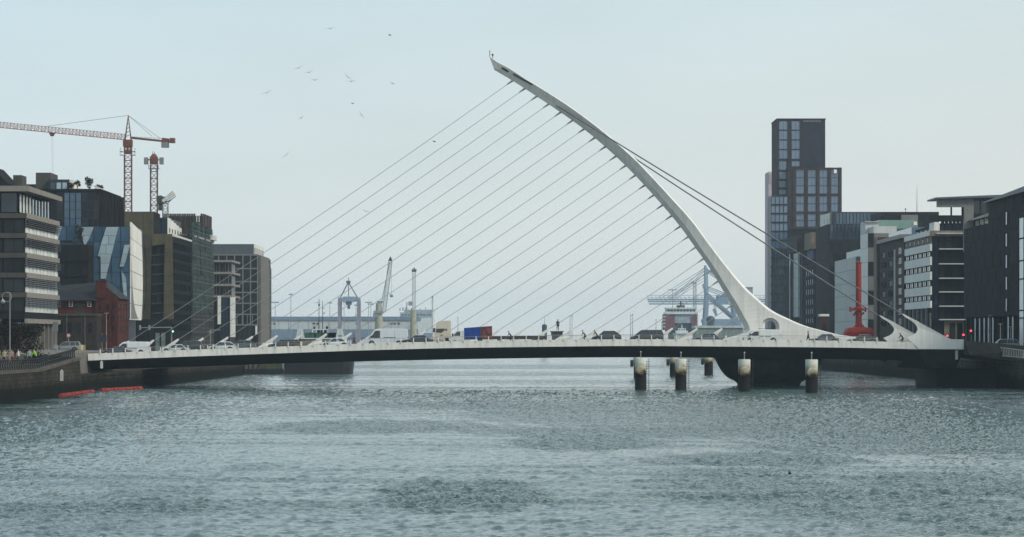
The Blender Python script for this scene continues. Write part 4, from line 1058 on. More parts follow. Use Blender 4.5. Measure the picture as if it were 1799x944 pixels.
for k in range(1, 6):
    z = PZ(247,DC)+(ap.z-PZ(247,DC))*k/6.5; w = .8*(1-k/6.5)
    for sy in (-1, 1): b.bar((mp-w, DC+sy*w, z), (mp+w, DC-sy*w*.2, z+.5), .09)
b.build('tower_top', CRANE_RED, t)
b = MB().tube(ap, C(85,221.8), .045, .045, 5).tube(ap, C(268,240), .04, .04, 5).tube(ap, C(283,244), .04, .04, 5); b.build('tie_rod', BLACK, t)
b = MB().box(mp-1.15, mp+1.05, DC-1.1, DC+1.1, PZ(258,DC), PZ(246,DC)).box(mp-.95, mp+.95, DC-.95, DC+.95, PZ(271,DC), PZ(258,DC)); b.build('slewing_unit', CRANE_RED, t)
win(t, 'W', (mp-.7, DC-.96, 0), 0, .55, PZ(264.5,DC), PZ(259.5,DC), CRANE_RED, G_PALE, .06, .05); win(t, 'W', (mp+.15, DC-.96, 0), 0, .55, PZ(264.5,DC), PZ(259.5,DC), CRANE_RED, G_PALE, .06, .05)
b = MB()
for z in (272.5, 266.5):
    for dx in (-1.5, 1.5): b.box(mp+dx-.45, mp+dx+.3, DC-1.2, DC+1.2, PZ(z+.6,DC), PZ(z,DC)); b.bar((mp+dx*1.2,DC-1.2,PZ(z-5,DC)), (mp+dx*1.2,DC+1.2,PZ(z-5,DC)), .07); b.bar((mp+dx*1.2,DC-1.2,PZ(z-5,DC)), (mp+dx*1.2,DC-1.2,PZ(z,DC)), .07)
b.build('platform', CRANE_RED, t)
b = MB().box(PX(87.5,DC), PX(96.5,DC), DC-.6, DC+.6, PZ(236.5,DC), PZ(233.5,DC)); b.bar(C(92,237), C(92,239.5), .9, .5)
b.build('trolley', CRANE_RED, t)
MB().tube(C(91,239), C(92.5,305), .018, .018, 4).tube(C(93.5,239), C(94,305), .018, .018, 4).box(PX(91.6,DC), PX(94.4,DC), DC-.2, DC+.2, PZ(310,DC), PZ(305,DC)).build('hook_block', CRANE_GREY, t)
# second crane, jib pointing away
DC2 = 772.0; mp = PX(271, DC2)
t = thing('tower_crane', 'tower crane without visible jib, red cab and two grey weights, right of the hammerhead crane', 'crane', (mp, DC2, LZ))
lattice(MB(), (mp, DC2, LZ), (mp, DC2, PZ(290,DC2)), 1.7, 28, .13).build('mast', mat('crane_mast_brown', (.13,.075,.06), .6), t)
MB().box(mp-.95, mp+.95, DC2-1, DC2+1, PZ(289,DC2), PZ(276,DC2)).lathe([(.95, PZ(276,DC2)), (.5, PZ(271,DC2)), (.15, PZ(270,DC2))], (mp, DC2, 0), 10).build('slewing_unit', CRANE_RED, t)
for s in (-1, 1): MB().box(mp+s*1.95-.5, mp+s*1.95+.45, DC2-.8, DC2+.8, PZ(289,DC2), PZ(277,DC2)).bar((mp,DC2,PZ(281,DC2)), (mp+s*1.9,DC2,PZ(281,DC2)), .3).build('counterweight', CRANE_GREY, t)
b = MB().box(mp-1.3, mp+1.3, DC2-1.3, DC2+1.3, PZ(297,DC2), PZ(296,DC2))
for s in (-1, 1): b.bar((mp+s*1.25,DC2-1.3,PZ(296,DC2)), (mp+s*1.25,DC2-1.3,PZ(290.5,DC2)), .1)
b.bar((mp-1.3,DC2-1.3,PZ(291,DC2)), (mp+1.3,DC2-1.3,PZ(291,DC2)), .1); b.build('platform', CRANE_GREY, t)
MB().tube((mp-.3,DC2,PZ(272,DC2)), (mp-.35,DC2,PZ(266,DC2)), .05).tube((mp+.1,DC2,PZ(271,DC2)), (mp+.1,DC2,PZ(267,DC2)), .06).build('mast_aerial', BLACK, t)
lattice(MB(), (mp, DC2+1.5, PZ(280,DC2)), (mp*(DC2+40)/DC2, DC2+40, EYE+(PZ(279,DC2)-EYE)*(DC2+40)/DC2), 1.0, 14, .07, 0, 1.2, True).build('jib', CRANE_RED, t)
# small luffing crane head
DC3 = 768.0; mp = PX(291, DC3)
t = thing('luffing_crane', 'small grey luffing crane with short white jib rising above the brown roof', 'crane', (mp, DC3, LZ))
lattice(MB(), (mp, DC3, LZ+20), (mp, DC3, PZ(357,DC3)), 1.3, 12, .13).build('mast', CRANE_GREY, t)
MB().box(PX(277.5,DC3), PX(293,DC3), DC3-.9, DC3+.9, PZ(358,DC3), PZ(346,DC3)).ball((PX(282,DC3), DC3, PZ(349,DC3)), 1.0, .9, .8).box(PX(279,DC3), PX(287,DC3), DC3-.5, DC3+.5, PZ(370,DC3), PZ(358,DC3)).build('machinery_deck', mat('dark_machinery', (.05,.055,.055), .6), t)
b = MB(); b.hexa([C(285,352)+Vector((0,-.6,0)), C(288,356)+Vector((0,-.6,0)), C(288,356)+Vector((0,.6,0)), C(285,352)+Vector((0,.6,0)), C(304,335)+Vector((0,-.6,0)), C(309,342)+Vector((0,-.6,0)), C(309,342)+Vector((0,.6,0)), C(304,335)+Vector((0,.6,0))])
b.build('jib', mat('pale_crane_paint', (.52,.53,.50), .5, grime=.3), t)
b = MB().bar(C(289,357), C(300,352), .3).bar(C(300,352), C(309,345), .2).bar(C(296,356), C(302,350), .3); b.build('jib_stay', CRANE_GREY, t)
# ------------------------------------------------------------------ south bank buildings
GRID_GREY = mat('pale_grey_panel', (.45,.465,.455), .6, var=.08, grime=.2, rnd=.05)
MIDGREY = mat('mid_grey_panel', (.165,.165,.16), .6, var=.1, grime=.2, rnd=.08)
BRICKTOWER = mat('brown_tower_brick', (.040,.029,.029), .8, var=.2, grime=.15, rnd=.1, spec=.05)
BLACKMET = mat('near_black_metal', (.015,.0145,.0165), .7, var=.2, grime=.1, rnd=.15, spec=.03)
DKBRICK = mat('dark_grey_brick', (.028,.025,.027), .85, var=.3, grime=.2, scale=.8, bump=.3, spec=.05)
TANB = mat('tan_brick', (.17,.14,.105), .8, var=.2, grime=.3)
GREENGL = mat('green_glass_block', (.13,.22,.19), .25, var=.1, grime=.1)
GREENGL2 = mat('dull_green_glass_wall', (.060,.105,.098), .25, var=.1, grime=.1)
BIGREDM = mat('diving_bell_red', (.29,.034,.027), .55, var=.2, grime=.25)
SLATEPANEL = mat('slate_blue_panel', (.020,.023,.032), .6, var=.15, grime=.1, rnd=.15, spec=.1)
REDPANEL = mat('red_facade_panel', (.40,.035,.03), .5, var=.1)
WHITEB = mat('white_render_band', (.70,.70,.67), .6, var=.06, grime=.22, rnd=.04)

G_SLOT = glass('pale_slot_glass', (.20,.24,.27), (.34,.40,.43), .1, .6)
# A. pale glass corner at the far right
XA = 80.0; DA = DX(1788, XA)
t = thing('glass_corner_office', 'pale blue glass corner of an office cut off by the right edge', 'building', (XA, DA, RZ))
za = PZ(382, DA)
MB().box(XA+.3, XA+28, 405, DA, RZ, za).build('wall', FR_DARK, t)
zs = [RZ+.5, 10.2] + [PZ(y, DA) for y in (546, 491, 459, 420, 383)]
zs = sorted(zs)
us = lin(0, DA-410, 16)
grid(t, 'N', (XA+.3, DA, 0), us, zs, FR_DARK, G_SKY, .03, .06, t=.07, d=.12)
grid(t, 'W', (XA+.3, 405, 0), lin(0, 27, 9), zs, FR_DARK, G_SKY, .03, .06, t=.07, d=.12)

# B. dark office with slit windows and glazed ground floor
XB = 92.0; DB0, DB1, DB2 = 500.0, 590.0, 622.0
t = thing('dark_office', 'near-black clad office with sloping roof edge and pale glazed slots along its foot', 'building', (XB, DB2, RZ))
zb1, zb2 = PZ(357, DB1), PZ(398, 606)
zg = PZ(557, 600)
MB().box(XB, XB+30, DB0, DB1, zg, zb1).box(XB, XB+30, DB1, DB2, zg, zb2).box(XB+1.2, XB+30, DB0, DB2, RZ, zg).build('wall', BLACKMET, t)
H = zb2-zg
for i, (a, b) in enumerate(zip(lin(0, 32, 8)[:-1], lin(0, 32, 8)[1:])):
    for k in range(6):
        piece(t, 'N', (XB, DB2, 0), a+.03, b-.03, -.10-.05*((i+k) % 2), 0, zg+H*k/6+.03, zg+H*(k+1)/6-.03, BLACKMET, 'cladding_panel')
for i, (a, b) in enumerate(zip(lin(32.02, 122, 18)[:-1], lin(32.02, 122, 18)[1:])):
    for k in range(7):
        piece(t, 'N', (XB, DB2, 0), a+.03, b-.03, -.13-.05*((i+k) % 2), 0, zg+(zb1-zg)*k/7+.03, zg+(zb1-zg)*(k+1)/7-.03, BLACKMET, 'cladding_panel')
for k in range(5):
    y0 = 372+38*k
    u = DB2-DX(1771, XB)
    win(t, 'N', (XB-.2, DB2, 0), u-1.2, u+1.0, PZ(y0+24, 568), PZ(y0, 568), FR_DARK, G_TOWER, .08, .12)
for px in (1718.5, 1726.5, 1734.5, 1742, 1750, 1777, 1785):
    D = DX(px, XB); u = DB2-D
    win(t, 'N', (XB-.5, DB2, 0), u-1.1, u+1.4, RZ+1.5, zg-.2, FR_DARK, G_SLOT, .1, .14, 1, 2)
for u in lin(1, 115, 20): piece(t, 'N', (XB+1.2, DB2, 0), u, u+.8, -1.0, -.2, RZ, zg, BLACKMET, 'column')
MB().hexa([(XB-1,DB1+.5,zb1),(XB+30,DB1+.5,zb1),(XB+30,DB0,zb1),(XB-1,DB0,zb1),(XB-1,DB1+.5,zb1+.25),(XB+30,DB1+.5,zb1+.25),(XB+30,DB0,zb1+1.6),(XB-1,DB0,zb1+1.6)]).build('roof', METALGREY, t)
# rooftop pavilion with a thin canopy
Dp = 640.0
t = thing('rooftop_pavilion', 'stone rooftop pavilion with an open frame and thin flat canopy above the dark office', 'pavilion', (PX(1680,Dp), Dp, zb2))
MB().hexa([(PX(1643,Dp),Dp-1,PZ(350,Dp)),(PX(1800,Dp),Dp-1,PZ(346,Dp)),(PX(1800,Dp),Dp+12,PZ(346,Dp)),(PX(1643,Dp),Dp+12,PZ(350,Dp)),(PX(1643,Dp),Dp-1,PZ(347.3,Dp)),(PX(1800,Dp),Dp-1,PZ(341,Dp)),(PX(1800,Dp),Dp+12,PZ(341,Dp)),(PX(1643,Dp),Dp+12,PZ(347.3,Dp))]).build('canopy', METALGREY, t)
MB().box(PX(1647,Dp), PX(1711,Dp), Dp, Dp+1.2, PZ(364,Dp), PZ(349.8,Dp)).box(PX(1694,Dp), PX(1711,Dp), Dp, Dp+1.2, zb2-4, PZ(364,Dp)).build('stone_frame', MIDGREY, t)
for a, b in ((1671,1673.5),(1690.5,1693.5)): MB().box(PX(a,Dp), PX(b,Dp), Dp+.2, Dp+.8, PZ(384,Dp), PZ(364,Dp)).build('column', BLACKMET, t)
MB().box(PX(1711,Dp)+.02, PX(1800,Dp), Dp+2, Dp+11, zb2-1, PZ(347,Dp)).build('wall', FR_BLUE, t)
grid(t, 'W', (PX(1711,Dp), Dp+2, 0), lin(.2, 9, 6), [PZ(376,Dp), PZ(352,Dp)], FR_DARK, G_DEEP, .05, t=.08)
MB().hexa([(PX(1702,Dp),Dp-4,PZ(389,Dp)),(PX(1745,Dp),Dp-4,PZ(378,Dp)),(PX(1745,Dp),Dp+3,PZ(378,Dp)),(PX(1702,Dp),Dp+3,PZ(389,Dp)),(PX(1702,Dp),Dp-4,PZ(388,Dp)),(PX(1745,Dp),Dp-4,PZ(371,Dp)),(PX(1745,Dp),Dp+3,PZ(371,Dp)),(PX(1702,Dp),Dp+3,PZ(386.5,Dp))]).build('awning', MIDGREY, t)
for i in range(4): win(t, 'W', (PX(1711,Dp), Dp-2, 0), i*.95, i*.95+.9, PZ(398-2*i,Dp), PZ(388-2.2*i,Dp), FR_DARK, G_PALE, .06, .08)

# C. white-banded office with a dark balconied end
XC = 92.0; DC0 = DX(1635, XC); DC1 = DX(1590, XC)
t = thing('banded_office', 'white-banded office with strips of windows and a dark balconied end', 'building', (XC, DC0, RZ))
def zc(y): return PZ(y, DC0)
ztop = zc(414)
MB().box(XC+.35, XC+26, DC0+.3, DC1, RZ, ztop).build('wall', DKPANEL, t)
L = DC1-DC0
bands = [(428.5,441),(451,466),(477.5,492),(503,518),(528.5,541)]
for a, b in bands: piece(t, 'N', (XC+.35, DC1, 0), 0, L, -.4, 0, zc(b), zc(a), WHITEB, 'floor_band')
piece(t, 'N', (XC+.35, DC1, 0), 0, L, -.5, 0, zc(414), zc(405), WHITEB, 'floor_band')
piece(t, 'N', (XC+.35, DC1, 0), 0, L, -.25, 0, zc(428.3), zc(414.2), TANB, 'attic_band')
us = lin(0, L, 6)
for k, (a, b) in enumerate([(441,451),(466,477.5),(492,503),(518,528.5)]):
    for i, (c, d) in enumerate(zip(us[:-1], us[1:])):
        win(t, 'N', (XC+.35, DC1, 0), c+.15, d-1.4, zc(b)+.03, zc(a)-.03, FR_DARK, G_PALE, .12, .2, 2)
        win(t, 'N', (XC+.35, DC1, 0), d-1.3, d-.1, zc(b)+.03, zc(a)-.03, FR_DARK, G_DEEP, .12, .1)
for i, u in enumerate(us[:-1]):
    win(t, 'N', (XC+.09, DC1, 0), u+1, u+3.5, zc(426), zc(417), FR_DARK, G_PALE, .12, .1, 2)
    win(t, 'N', (XC+.35, DC1, 0), u+.3, u+7, RZ+1, zc(548), FR_DARK, G_DARK, .2, .1, 3)
    piece(t, 'N', (XC+.35, DC1, 0), u, u+.9, -.5, 0, RZ, zc(541.3), MIDGREY, 'column')
    win(t, 'N', (XC+2.5, DC1, 0), u+.6, u+5.4, zc(404), zc(396), FR_DARK, G_TOWER, .15, .1, 3)
MB().box(XC+2.5, XC+24, DC0+2, DC1, ztop, zc(392)).build('penthouse', BLACKMET, t)
MB().box(XC+1, XC+2.2, DC0+1.2, DC0+9, ztop, zc(390)).build('stair_head', WHITEB, t)
# camera-facing end
W0 = PX(1650, DC0)-XC; W1 = PX(1697, DC0)-XC
for y in (437.6, 463.7, 489, 513, 538, 561.6):
    piece(t, 'W', (XC, DC0+.3, 0), W0, W1, -1.3, 0, zc(y+1.1), zc(y-.8), GRID_GREY, 'balcony_slab')
piece(t, 'W', (XC, DC0+.3, 0), -.1, W1, -1.0, 0, zc(415), zc(405.5), TANB, 'attic_band')
piece(t, 'W', (XC, DC0+.3, 0), W0-.6, W1-.2, -1.5, -1.02, zc(411.5), zc(409.6), GRID_GREY, 'balcony_slab')
piece(t, 'W', (XC, DC0+.3, 0), W1, W1+.35, -1.5, 0, zc(600), zc(378), MIDGREY, 'end_pier')
for a, b in zip((416,439.5,465.5,491,515,540), (436,462,487.5,511.5,536.5,560)):
    for i in range(4): win(t, 'W', (XC, DC0+.3, 0), W0+i*(W1-W0)/4+.05, W0+(i+1)*(W1-W0)/4-.05, zc(b), zc(a), FR_DARK, G_DARK, .1, .1)
    b_ = MB(); 
    for i in range(2): win(t, 'W', (XC, DC0+.3, 0), .15+i*.8, .9+i*.8, zc(b), zc(a), FR_DARK, G_DEEP, .07, .1)
for i in range(7): win(t, 'W', (XC+2.5, DC0+2, 0), i*.85-1.2+1.3, i*.85-.45+1.3, zc(404), zc(388), FR_DARK, G_DEEP, .07, .1)
MB().box(XC+.5, XC+10.5, DC0+1.2, DC0+5, zc(388), zc(378)).build('penthouse', BLACKMET, t)
piece(t, 'W', (XC, DC0+.3, 0), W0+1.2, W1-.3, -.3, 0, RZ, zc(563), TANB, 'ground_floor_wall')
for u in (W0+2.4, W0+4.0): win(t, 'W', (XC, DC0, 0), u, u+1.2, RZ+.2, zc(568), FR_DARK, G_DARK, .1, .1)

# D. brown-brick apartments with square window boxes
XD = 92.0; Dd0 = DX(1589, XD); Dd1 = DX(1541, XD)
t = thing('brick_apartments', 'brown-brick apartment block with chequered window boxes and a thin white downpipe', 'building', (XD, Dd0, RZ))
zt = PZ(425, 745)
MB().box(XD, XD+24, Dd0, Dd1-6, RZ, zt).box(XD-.6, XD+20, Dd1-6, Dd1, RZ, zt+1.8).build('wall', mat('brown_flat_brick', (.045,.032,.028), .85, var=.3, grime=.2, scale=1, bump=.3, spec=.2), t)
L = Dd1-Dd0
piece(t, 'N', (XD-.6, Dd1, 0), 0, 6, -.2, 0, RZ, zt+1.8, TANB, 'corner_pier')
zz = lin(PZ(575, 745), zt-1.6, 8)
for k, (c, d) in enumerate(zip(zz[:-1], zz[1:])):
    for j, px in enumerate((1552, 1564)):
        u = Dd1-DX(px, XD)
        win(t, 'N', (XD, Dd1, 0), u-2.0, u+2.4, c+.25, d-.6, BRICKTOWER, G_TOWER if (k+j) % 2 else G_DARK, .3, .25, 2)
        piece(t, 'N', (XD, Dd1, 0), u+2.6, u+6.0, -.35, 0, c+.3, d-.9, MIDGREY if (k+j) % 2 else BLACKMET, 'window_box')
    u = Dd1-DX(1582, XD)
    win(t, 'N', (XD, Dd1, 0), u-3, u+3, c+.3, d-.3, FR_DARK, G_DARK, .12, .1, 3)
u = Dd1-DX(1573.5, XD); piece(t, 'N', (XD, Dd1, 0), u-.25, u+.25, -.35, 0, PZ(595, 740), PZ(440, 740), WHITEB, 'downpipe')
MB().hexa([(XD-.8,Dd0,zt),(XD+24,Dd0,zt),(XD+24,Dd1-6,zt),(XD-.8,Dd1-6,zt),(XD-.8,Dd0,zt+.9),(XD+24,Dd0,zt+.9),(XD+24,Dd1-6,zt+.9),(XD-.8,Dd1-6,zt+.9)]).build('parapet', FR_GREY, t)
MB().box(XD+2, XD+20, Dd0+2, Dd1-8, zt+.9, zt+2.6).build('penthouse', G_TOWER, t)

# E. pale panelled office with a red strip
XE = 92.0; De0 = DX(1525, XE); De1 = DX(1467, XE); Dm = DX(1512, XE); Dr = DX(1503.5, XE)
t = thing('panelled_office', 'pale panelled office stepping up to a taller end block beside a red strip', 'building', (XE, De0, RZ))
zl, zh = PZ(456, 850), PZ(412, 800)
MB().box(XE+.2, XE+22, Dr, De1, RZ, zl).box(XE+.2, XE+8, De0, Dm, RZ, zh).box(XE+1.8, XE+20, Dm, Dr, RZ, zl).build('wall', MIDGREY, t)
zz = lin(RZ+4, zl, 6)
for c, d in zip(zz[:-1], zz[1:]):
    for a, b in zip(lin(0, De1-Dr, 6)[:-1], lin(0, De1-Dr, 6)[1:]): piece(t, 'N', (XE+.2, De1, 0), a+.06, b-.06, -.2, 0, c+.05, d-.05, GRID_GREY, 'wall_panel')
for a, b in zip(lin(0, De1-Dr, 6)[:-1], lin(0, De1-Dr, 6)[1:]): win(t, 'N', (XE+.2, De1, 0), a+.3, b-.3, RZ+.3, RZ+3.8, FR_GREY, G_SKY, .15, .1, 2)
zz = lin(RZ+4, zh, 7)
for c, d in zip(zz[:-1], zz[1:]):
    for a, b in zip(lin(0, Dm-De0, 3)[:-1], lin(0, Dm-De0, 3)[1:]): piece(t, 'N', (XE+.2, Dm, 0), a+.06, b-.06, -.2, 0, c+.05, d-.05, WHITEB, 'wall_panel')
we = PX(1536, De0)-XE
for k, (c, d) in enumerate(zip(zz[:-1], zz[1:])):
    piece(t, 'W', (XE+.2, De0, 0), -.15, we-.2, -.2, 0, c+.04, d-.04, MIDGREY if k % 2 else BLACKMET, 'wall_panel')
for k in range(6):
    zq = lin(RZ+3, PZ(457, Dm), 6); piece(t, 'N', (XE+1.8, Dr, 0), .5, Dr-Dm-.5, -.25, 0, zq[k]+.03, zq[k+1]-.03, MIDGREY, 'recess_panel')
MB().box(XE+.3, XE+1.4, Dr-5.4, Dr-.4, PZ(540, Dm), PZ(457, Dm)).build('red_fin', REDPANEL, t)
MB().box(XE+3, XE+16, Dr-14, De1-3, zl, PZ(437, 830)).build('penthouse', WHITEB, t)
MB().box(XE+2, XE+8, De0+4, De0+16, zh, PZ(400, 805)).box(PX(1521,806), PX(1543,806), 806, 818, zh-2, PZ(389, 806)).build('penthouse', GRID_GREY, t)
piece(t, 'W', (PX(1521,806), 806, 0), -.3, PX(1543,806)-PX(1521,806)+.3, -.4, 0, PZ(392, 806), PZ(390, 806), MIDGREY, 'roof_edge')

# F. green glass block and black roofline behind
Df = 850.0
t = thing('green_glass_block', 'dull green glass block with a paler top band behind the brick apartments', 'building', (PX(1546,Df), Df, RZ))
MB().box(PX(1546,Df), PX(1608,Df), Df, Df+18, RZ, PZ(402,Df)).build('wall', GREENGL2, t)
MB().box(PX(1544,Df), PX(1611,Df), Df-.6, Df+18, PZ(402,Df), PZ(387,Df)).build('roof_band', GREENGL, t)
for i in range(9): piece(t, 'W', (PX(1548,Df), Df, 0), i*1.05, i*1.05+.1, -.15, 0, PZ(430,Df), PZ(402.3,Df), FR_GREY, 'mullion')
MB().box(PX(1605,Df), PX(1611,Df), Df-.8, Df-.62, PZ(396,Df), PZ(390,Df)).build('sign_panel', OFFWHITE, t)
Dk = 900.0
t = thing('black_roofed_block', 'long black-roofed block with a thin aerial mast on top', 'building', (PX(1600,Dk), Dk, RZ))
MB().box(PX(1548,Dk), PX(1650,Dk), Dk, Dk+25, RZ, PZ(372.5,Dk)).build('wall', BLACKMET, t)
MB().box(PX(1583,Dk), PX(1612,Dk), Dk-1.5, Dk-.01, PZ(400,Dk), PZ(378,Dk)).build('plant_room', MIDGREY, t)
for i in range(16): piece(t, 'W', (PX(1548,Dk), Dk, 0), i*1.07, i*1.07+.08, -.12, 0, PZ(390,Dk), PZ(373,Dk), BLACKMET, 'cladding_rib')
b = MB().tube((PX(1613,Dk),Dk+2,PZ(373,Dk)), (PX(1613,Dk),Dk+2,PZ(326,Dk)), .11, .04, 6).tube((PX(1593,Dk),Dk+2,PZ(373,Dk)), (PX(1593,Dk),Dk+2,PZ(368,Dk)), .09).ball((PX(1593,Dk),Dk+2,PZ(367,Dk)), .25)
b.build('aerial_mast', FR_GREY, t)

# G. broad blue glass office with dark brick flank
Dg = 967.0; XG = PX(1456, Dg); Dg1 = DX(1434.5, XG)
t = thing('blue_glass_office', 'broad blue glass office with dark brick flank and white-ended rooftop storey', 'building', (XG, Dg, RZ))
zg1 = PZ(394, Dg); zg2 = PZ(372.5, Dg+8)
MB().box(XG, PX(1560,Dg), Dg, Dg1, RZ, zg1).build('wall', DKBRICK, t)
for k in range(7):
    zq = lin(RZ, zg1, 7)
    for a, b in zip(lin(0, Dg1-Dg, 4)[:-1], lin(0, Dg1-Dg, 4)[1:]): piece(t, 'N', (XG, Dg1, 0), a+.04, b-.04, -.2, 0, zq[k]+.03, zq[k+1]-.03, DKBRICK, 'brick_panel')
us = lin(.5, PX(1545,Dg)-XG, 13)
grid(t, 'W', (XG, Dg, 0), us, [PZ(421,Dg), PZ(408,Dg), PZ(395,Dg)], FR_BLUE, G_BLUE, .25, .05, t=.1)
grid(t, 'W', (XG, Dg, 0), us, lin(RZ+4, PZ(424,Dg), 8), FR_DARK, G_DARK, .05, .4, t=.1)
for u in us: piece(t, 'W', (XG, Dg, 0), u-.1, u+.1, -.6, 0, PZ(421,Dg), PZ(395,Dg), FR_BLUE, 'fin')
xw0, xw1 = PX(1450, Dg+8), PX(1468, Dg+8)
MB().box(xw0+2, PX(1550,Dg+8), Dg+8, Dg1-4, zg1, zg2).build('penthouse', FR_BLUE, t)
MB().hexa([(xw0,Dg+22,zg1),(xw1,Dg+7.8,zg1),(xw1,Dg+8.2,zg1),(xw0,Dg+22.4,zg1),(xw0,Dg+22,zg2-.5),(xw1,Dg+7.8,zg2),(xw1,Dg+8.2,zg2),(xw0,Dg+22.4,zg2-.5)]).build('white_end_wall', OFFWHITE, t)
for f in (.22, .48, .74):
    x = xw0+(xw1-xw0)*f; y = Dg+22-14.2*f
    MB().hexa([(x,y-.3,zg1+.6),(x+.7,y-3.4*.7/1.0*.3-.3,zg1+.6),(x+.7,y,zg1+.6),(x,y+.2,zg1+.6),(x,y-.3,zg1+2.2),(x+.7,y-1.0,zg1+2.2),(x+.7,y,zg1+2.2),(x,y+.2,zg1+2.2)]).build('window', G_DARK, t)
grid(t, 'W', (xw1, Dg+8, 0), lin(.2, PX(1530,Dg+8)-xw1, 10), [zg1+.3, zg2-.3], FR_BLUE, G_BLUE, .08, t=.08)
# red kiosk with a white sign at its foot
Dq = 905.0
t = thing('red_brick_kiosk', 'small red-brick gatehouse with white fascia at the foot of the dark brick flank', 'building', (PX(1448,Dq), Dq, RZ))
MB().box(PX(1443,Dq), PX(1456,Dq), Dq, Dq+6, RZ-.1, PZ(556,Dq)).build('wall', REDBRICK, t)
MB().box(PX(1441.5,Dq), PX(1457,Dq), Dq-.4, Dq+6.2, PZ(556,Dq), PZ(552,Dq)).build('fascia_sign_band', OFFWHITE, t)
win(t, 'W', (PX(1446,Dq), Dq, 0), 0, 1.2, RZ+.3, PZ(568,Dq), FR_DARK, G_DARK, .1, .1)

STAIRGL = mat('pale_green_stair_glass', (.42,.52,.52), .2, var=.1, grime=.1, rnd=.06)
SKYREFL = mat('sky_reflection_glass', (.62,.66,.64), .3, var=.08, grime=.1, rnd=.15)  # reflection of the left sky put into a pale pane colour
# H. dark office with a pale glass stair strip
XH = 100.0; Dh0 = DX(1433.5, XH); Dh1 = 1085.0
t = thing('stair_strip_office', 'dark office with a tall pale glass stair strip and four-pane white windows', 'building', (XH, Dh0, RZ))
zh1 = PZ(437, Dh0)
MB().box(XH, XH+4, Dh0+2, Dh1, RZ, zh1).build('wall', BRONZE, t)
def uH(px): return Dh1-DX(px, XH)
MB().box(PX(1410,1040), PX(1434,1020)-.05, Dh0+3, Dh0+26, zh1, PZ(408.5, Dh0+5)).build('penthouse', TANB, t)
MB().box(PX(1388,1060), PX(1410,1040), Dh0+26.2, Dh0+60, zh1, PZ(418, 1060)).build('penthouse', BROWNBRICK, t)
for k in range(7):
    zq = lin(PZ(558, 1080), PZ(440, 1080), 7)
    piece(t, 'N', (XH, Dh1, 0), uH(1399)-2, uH(1405.5), -.6, 0, zq[k]+.05, zq[k+1]-.05, STAIRGL, 'glazed_strip')
    piece(t, 'N', (XH, Dh1, 0), uH(1396), uH(1398.5), -.4, 0, zq[k]+.05, zq[k+1]-.05, G_SKY, 'glazed_strip')
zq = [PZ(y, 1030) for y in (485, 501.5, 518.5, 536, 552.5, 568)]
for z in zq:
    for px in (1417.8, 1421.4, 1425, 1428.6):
        u = uH(px); win(t, 'N', (XH, Dh1, 0), u-.9, u+.9, z, z+1.9, FR_DARK, SKYREFL, .06, .1)
for k in range(6):
    z = PZ(470+18*k, 1030); piece(t, 'N', (XH, Dh1, 0), uH(1408), uH(1432), -.25, 0, z, z+.5, BLACKMET, 'floor_band')
for px in (1408.5, 1411.5): piece(t, 'N', (XH, Dh1, 0), uH(px)-.5, uH(px)+.5, -.5, 0, RZ, zh1-1, FR_BLUE, 'pier')
MB().tube((PX(1388,1050),1050,RZ), (PX(1388,1050),1050,PZ(446,1050)), .17).build('white_flue', WHITEB, t)
b_ = piece(t, 'N', (XH, Dh1, 0), uH(1420), uH(1431), -.3, 0, PZ(456,1025), PZ(441,1025), mat('blue_hoarding', (.03,.06,.16), .6), 'blue_panel')

# I. high-rise with grid brick blocks
Dt = 1110.0
t = thing('highrise_tower', 'tall stepped high-rise of dark brick frames and slate-blue glass, tallest on the skyline', 'tower', (PX(1400,Dt), Dt, RZ))
def xt(px, D=Dt): return PX(px, D)
# tall shaft
Ds_ = Dt+6; xs0, xs1 = xt(1366, Ds_), xt(1450.5, Ds_); zs1 = PZ(210, Ds_)
MB().box(xs0, xs1, Ds_+.3, Ds_+24, RZ, zs1).build('wall', BRICKTOWER, t)
MB().hexa([(xt(1359,Ds_+26),Ds_+26,RZ),(xs0-.01,Ds_+.6,RZ),(xs0-.01,Ds_+24,RZ),(xt(1359,Ds_+26)+.1,Ds_+26.1,RZ),(xt(1359,Ds_+26),Ds_+26,zs1-.5),(xs0-.01,Ds_+.6,zs1),(xs0-.01,Ds_+24,zs1),(xt(1359,Ds_+26)+.1,Ds_+26.1,zs1-.5)]).build('wall', BRICKTOWER, t)
def Z_(y): return PZ(y, Ds_)
us0 = [xt(p, Ds_)-xs0 for p in (1369, 1384.5)]; us1 = [xt(p, Ds_)-xs0 for p in (1391, 1406)]
rows = [212, 229, 246, 263, 280]
for (a, b) in (us0, us1):
    for c, d in zip(rows[:-1], rows[1:]): win(t, 'W', (xs0, Ds_+.3, 0), a, b, Z_(d)+.12, Z_(c)-.12, FR_BLUE, G_TOWER, .12, .1, 2)
for c, d in ((283,299),(302,315),(318,330),(333,342)): win(t, 'W', (xs0, Ds_+.3, 0), us0[0], us0[1]-.4, Z_(d), Z_(c), FR_BLUE, G_TOWER, .12, .1, 2)
win(t, 'W', (xs0, Ds_+.3, 0), us1[0], us1[1], Z_(293), Z_(283), FR_BLUE, G_TOWER, .12, .1, 2)
a0 = xt(1408, Ds_)-xs0
for i in range(7):
    for k in range(4):
        w = (xs1-xs0-a0)/7; zq = lin(Z_(293), Z_(216), 4)
        piece(t, 'W', (xs0, Ds_+.3, 0), a0+i*w+.04, a0+(i+1)*w-.04, -.2, 0, zq[k]+.05, zq[k+1]-.05, SLATEPANEL, 'cladding_panel')
for i in range(6): piece(t, 'W', (xs0, Ds_+.3, 0), a0+.8+i*1.1, a0+1.6+i*1.1, -.25, 0, Z_(214.5), Z_(211.5), FR_GREY, 'roof_vent')
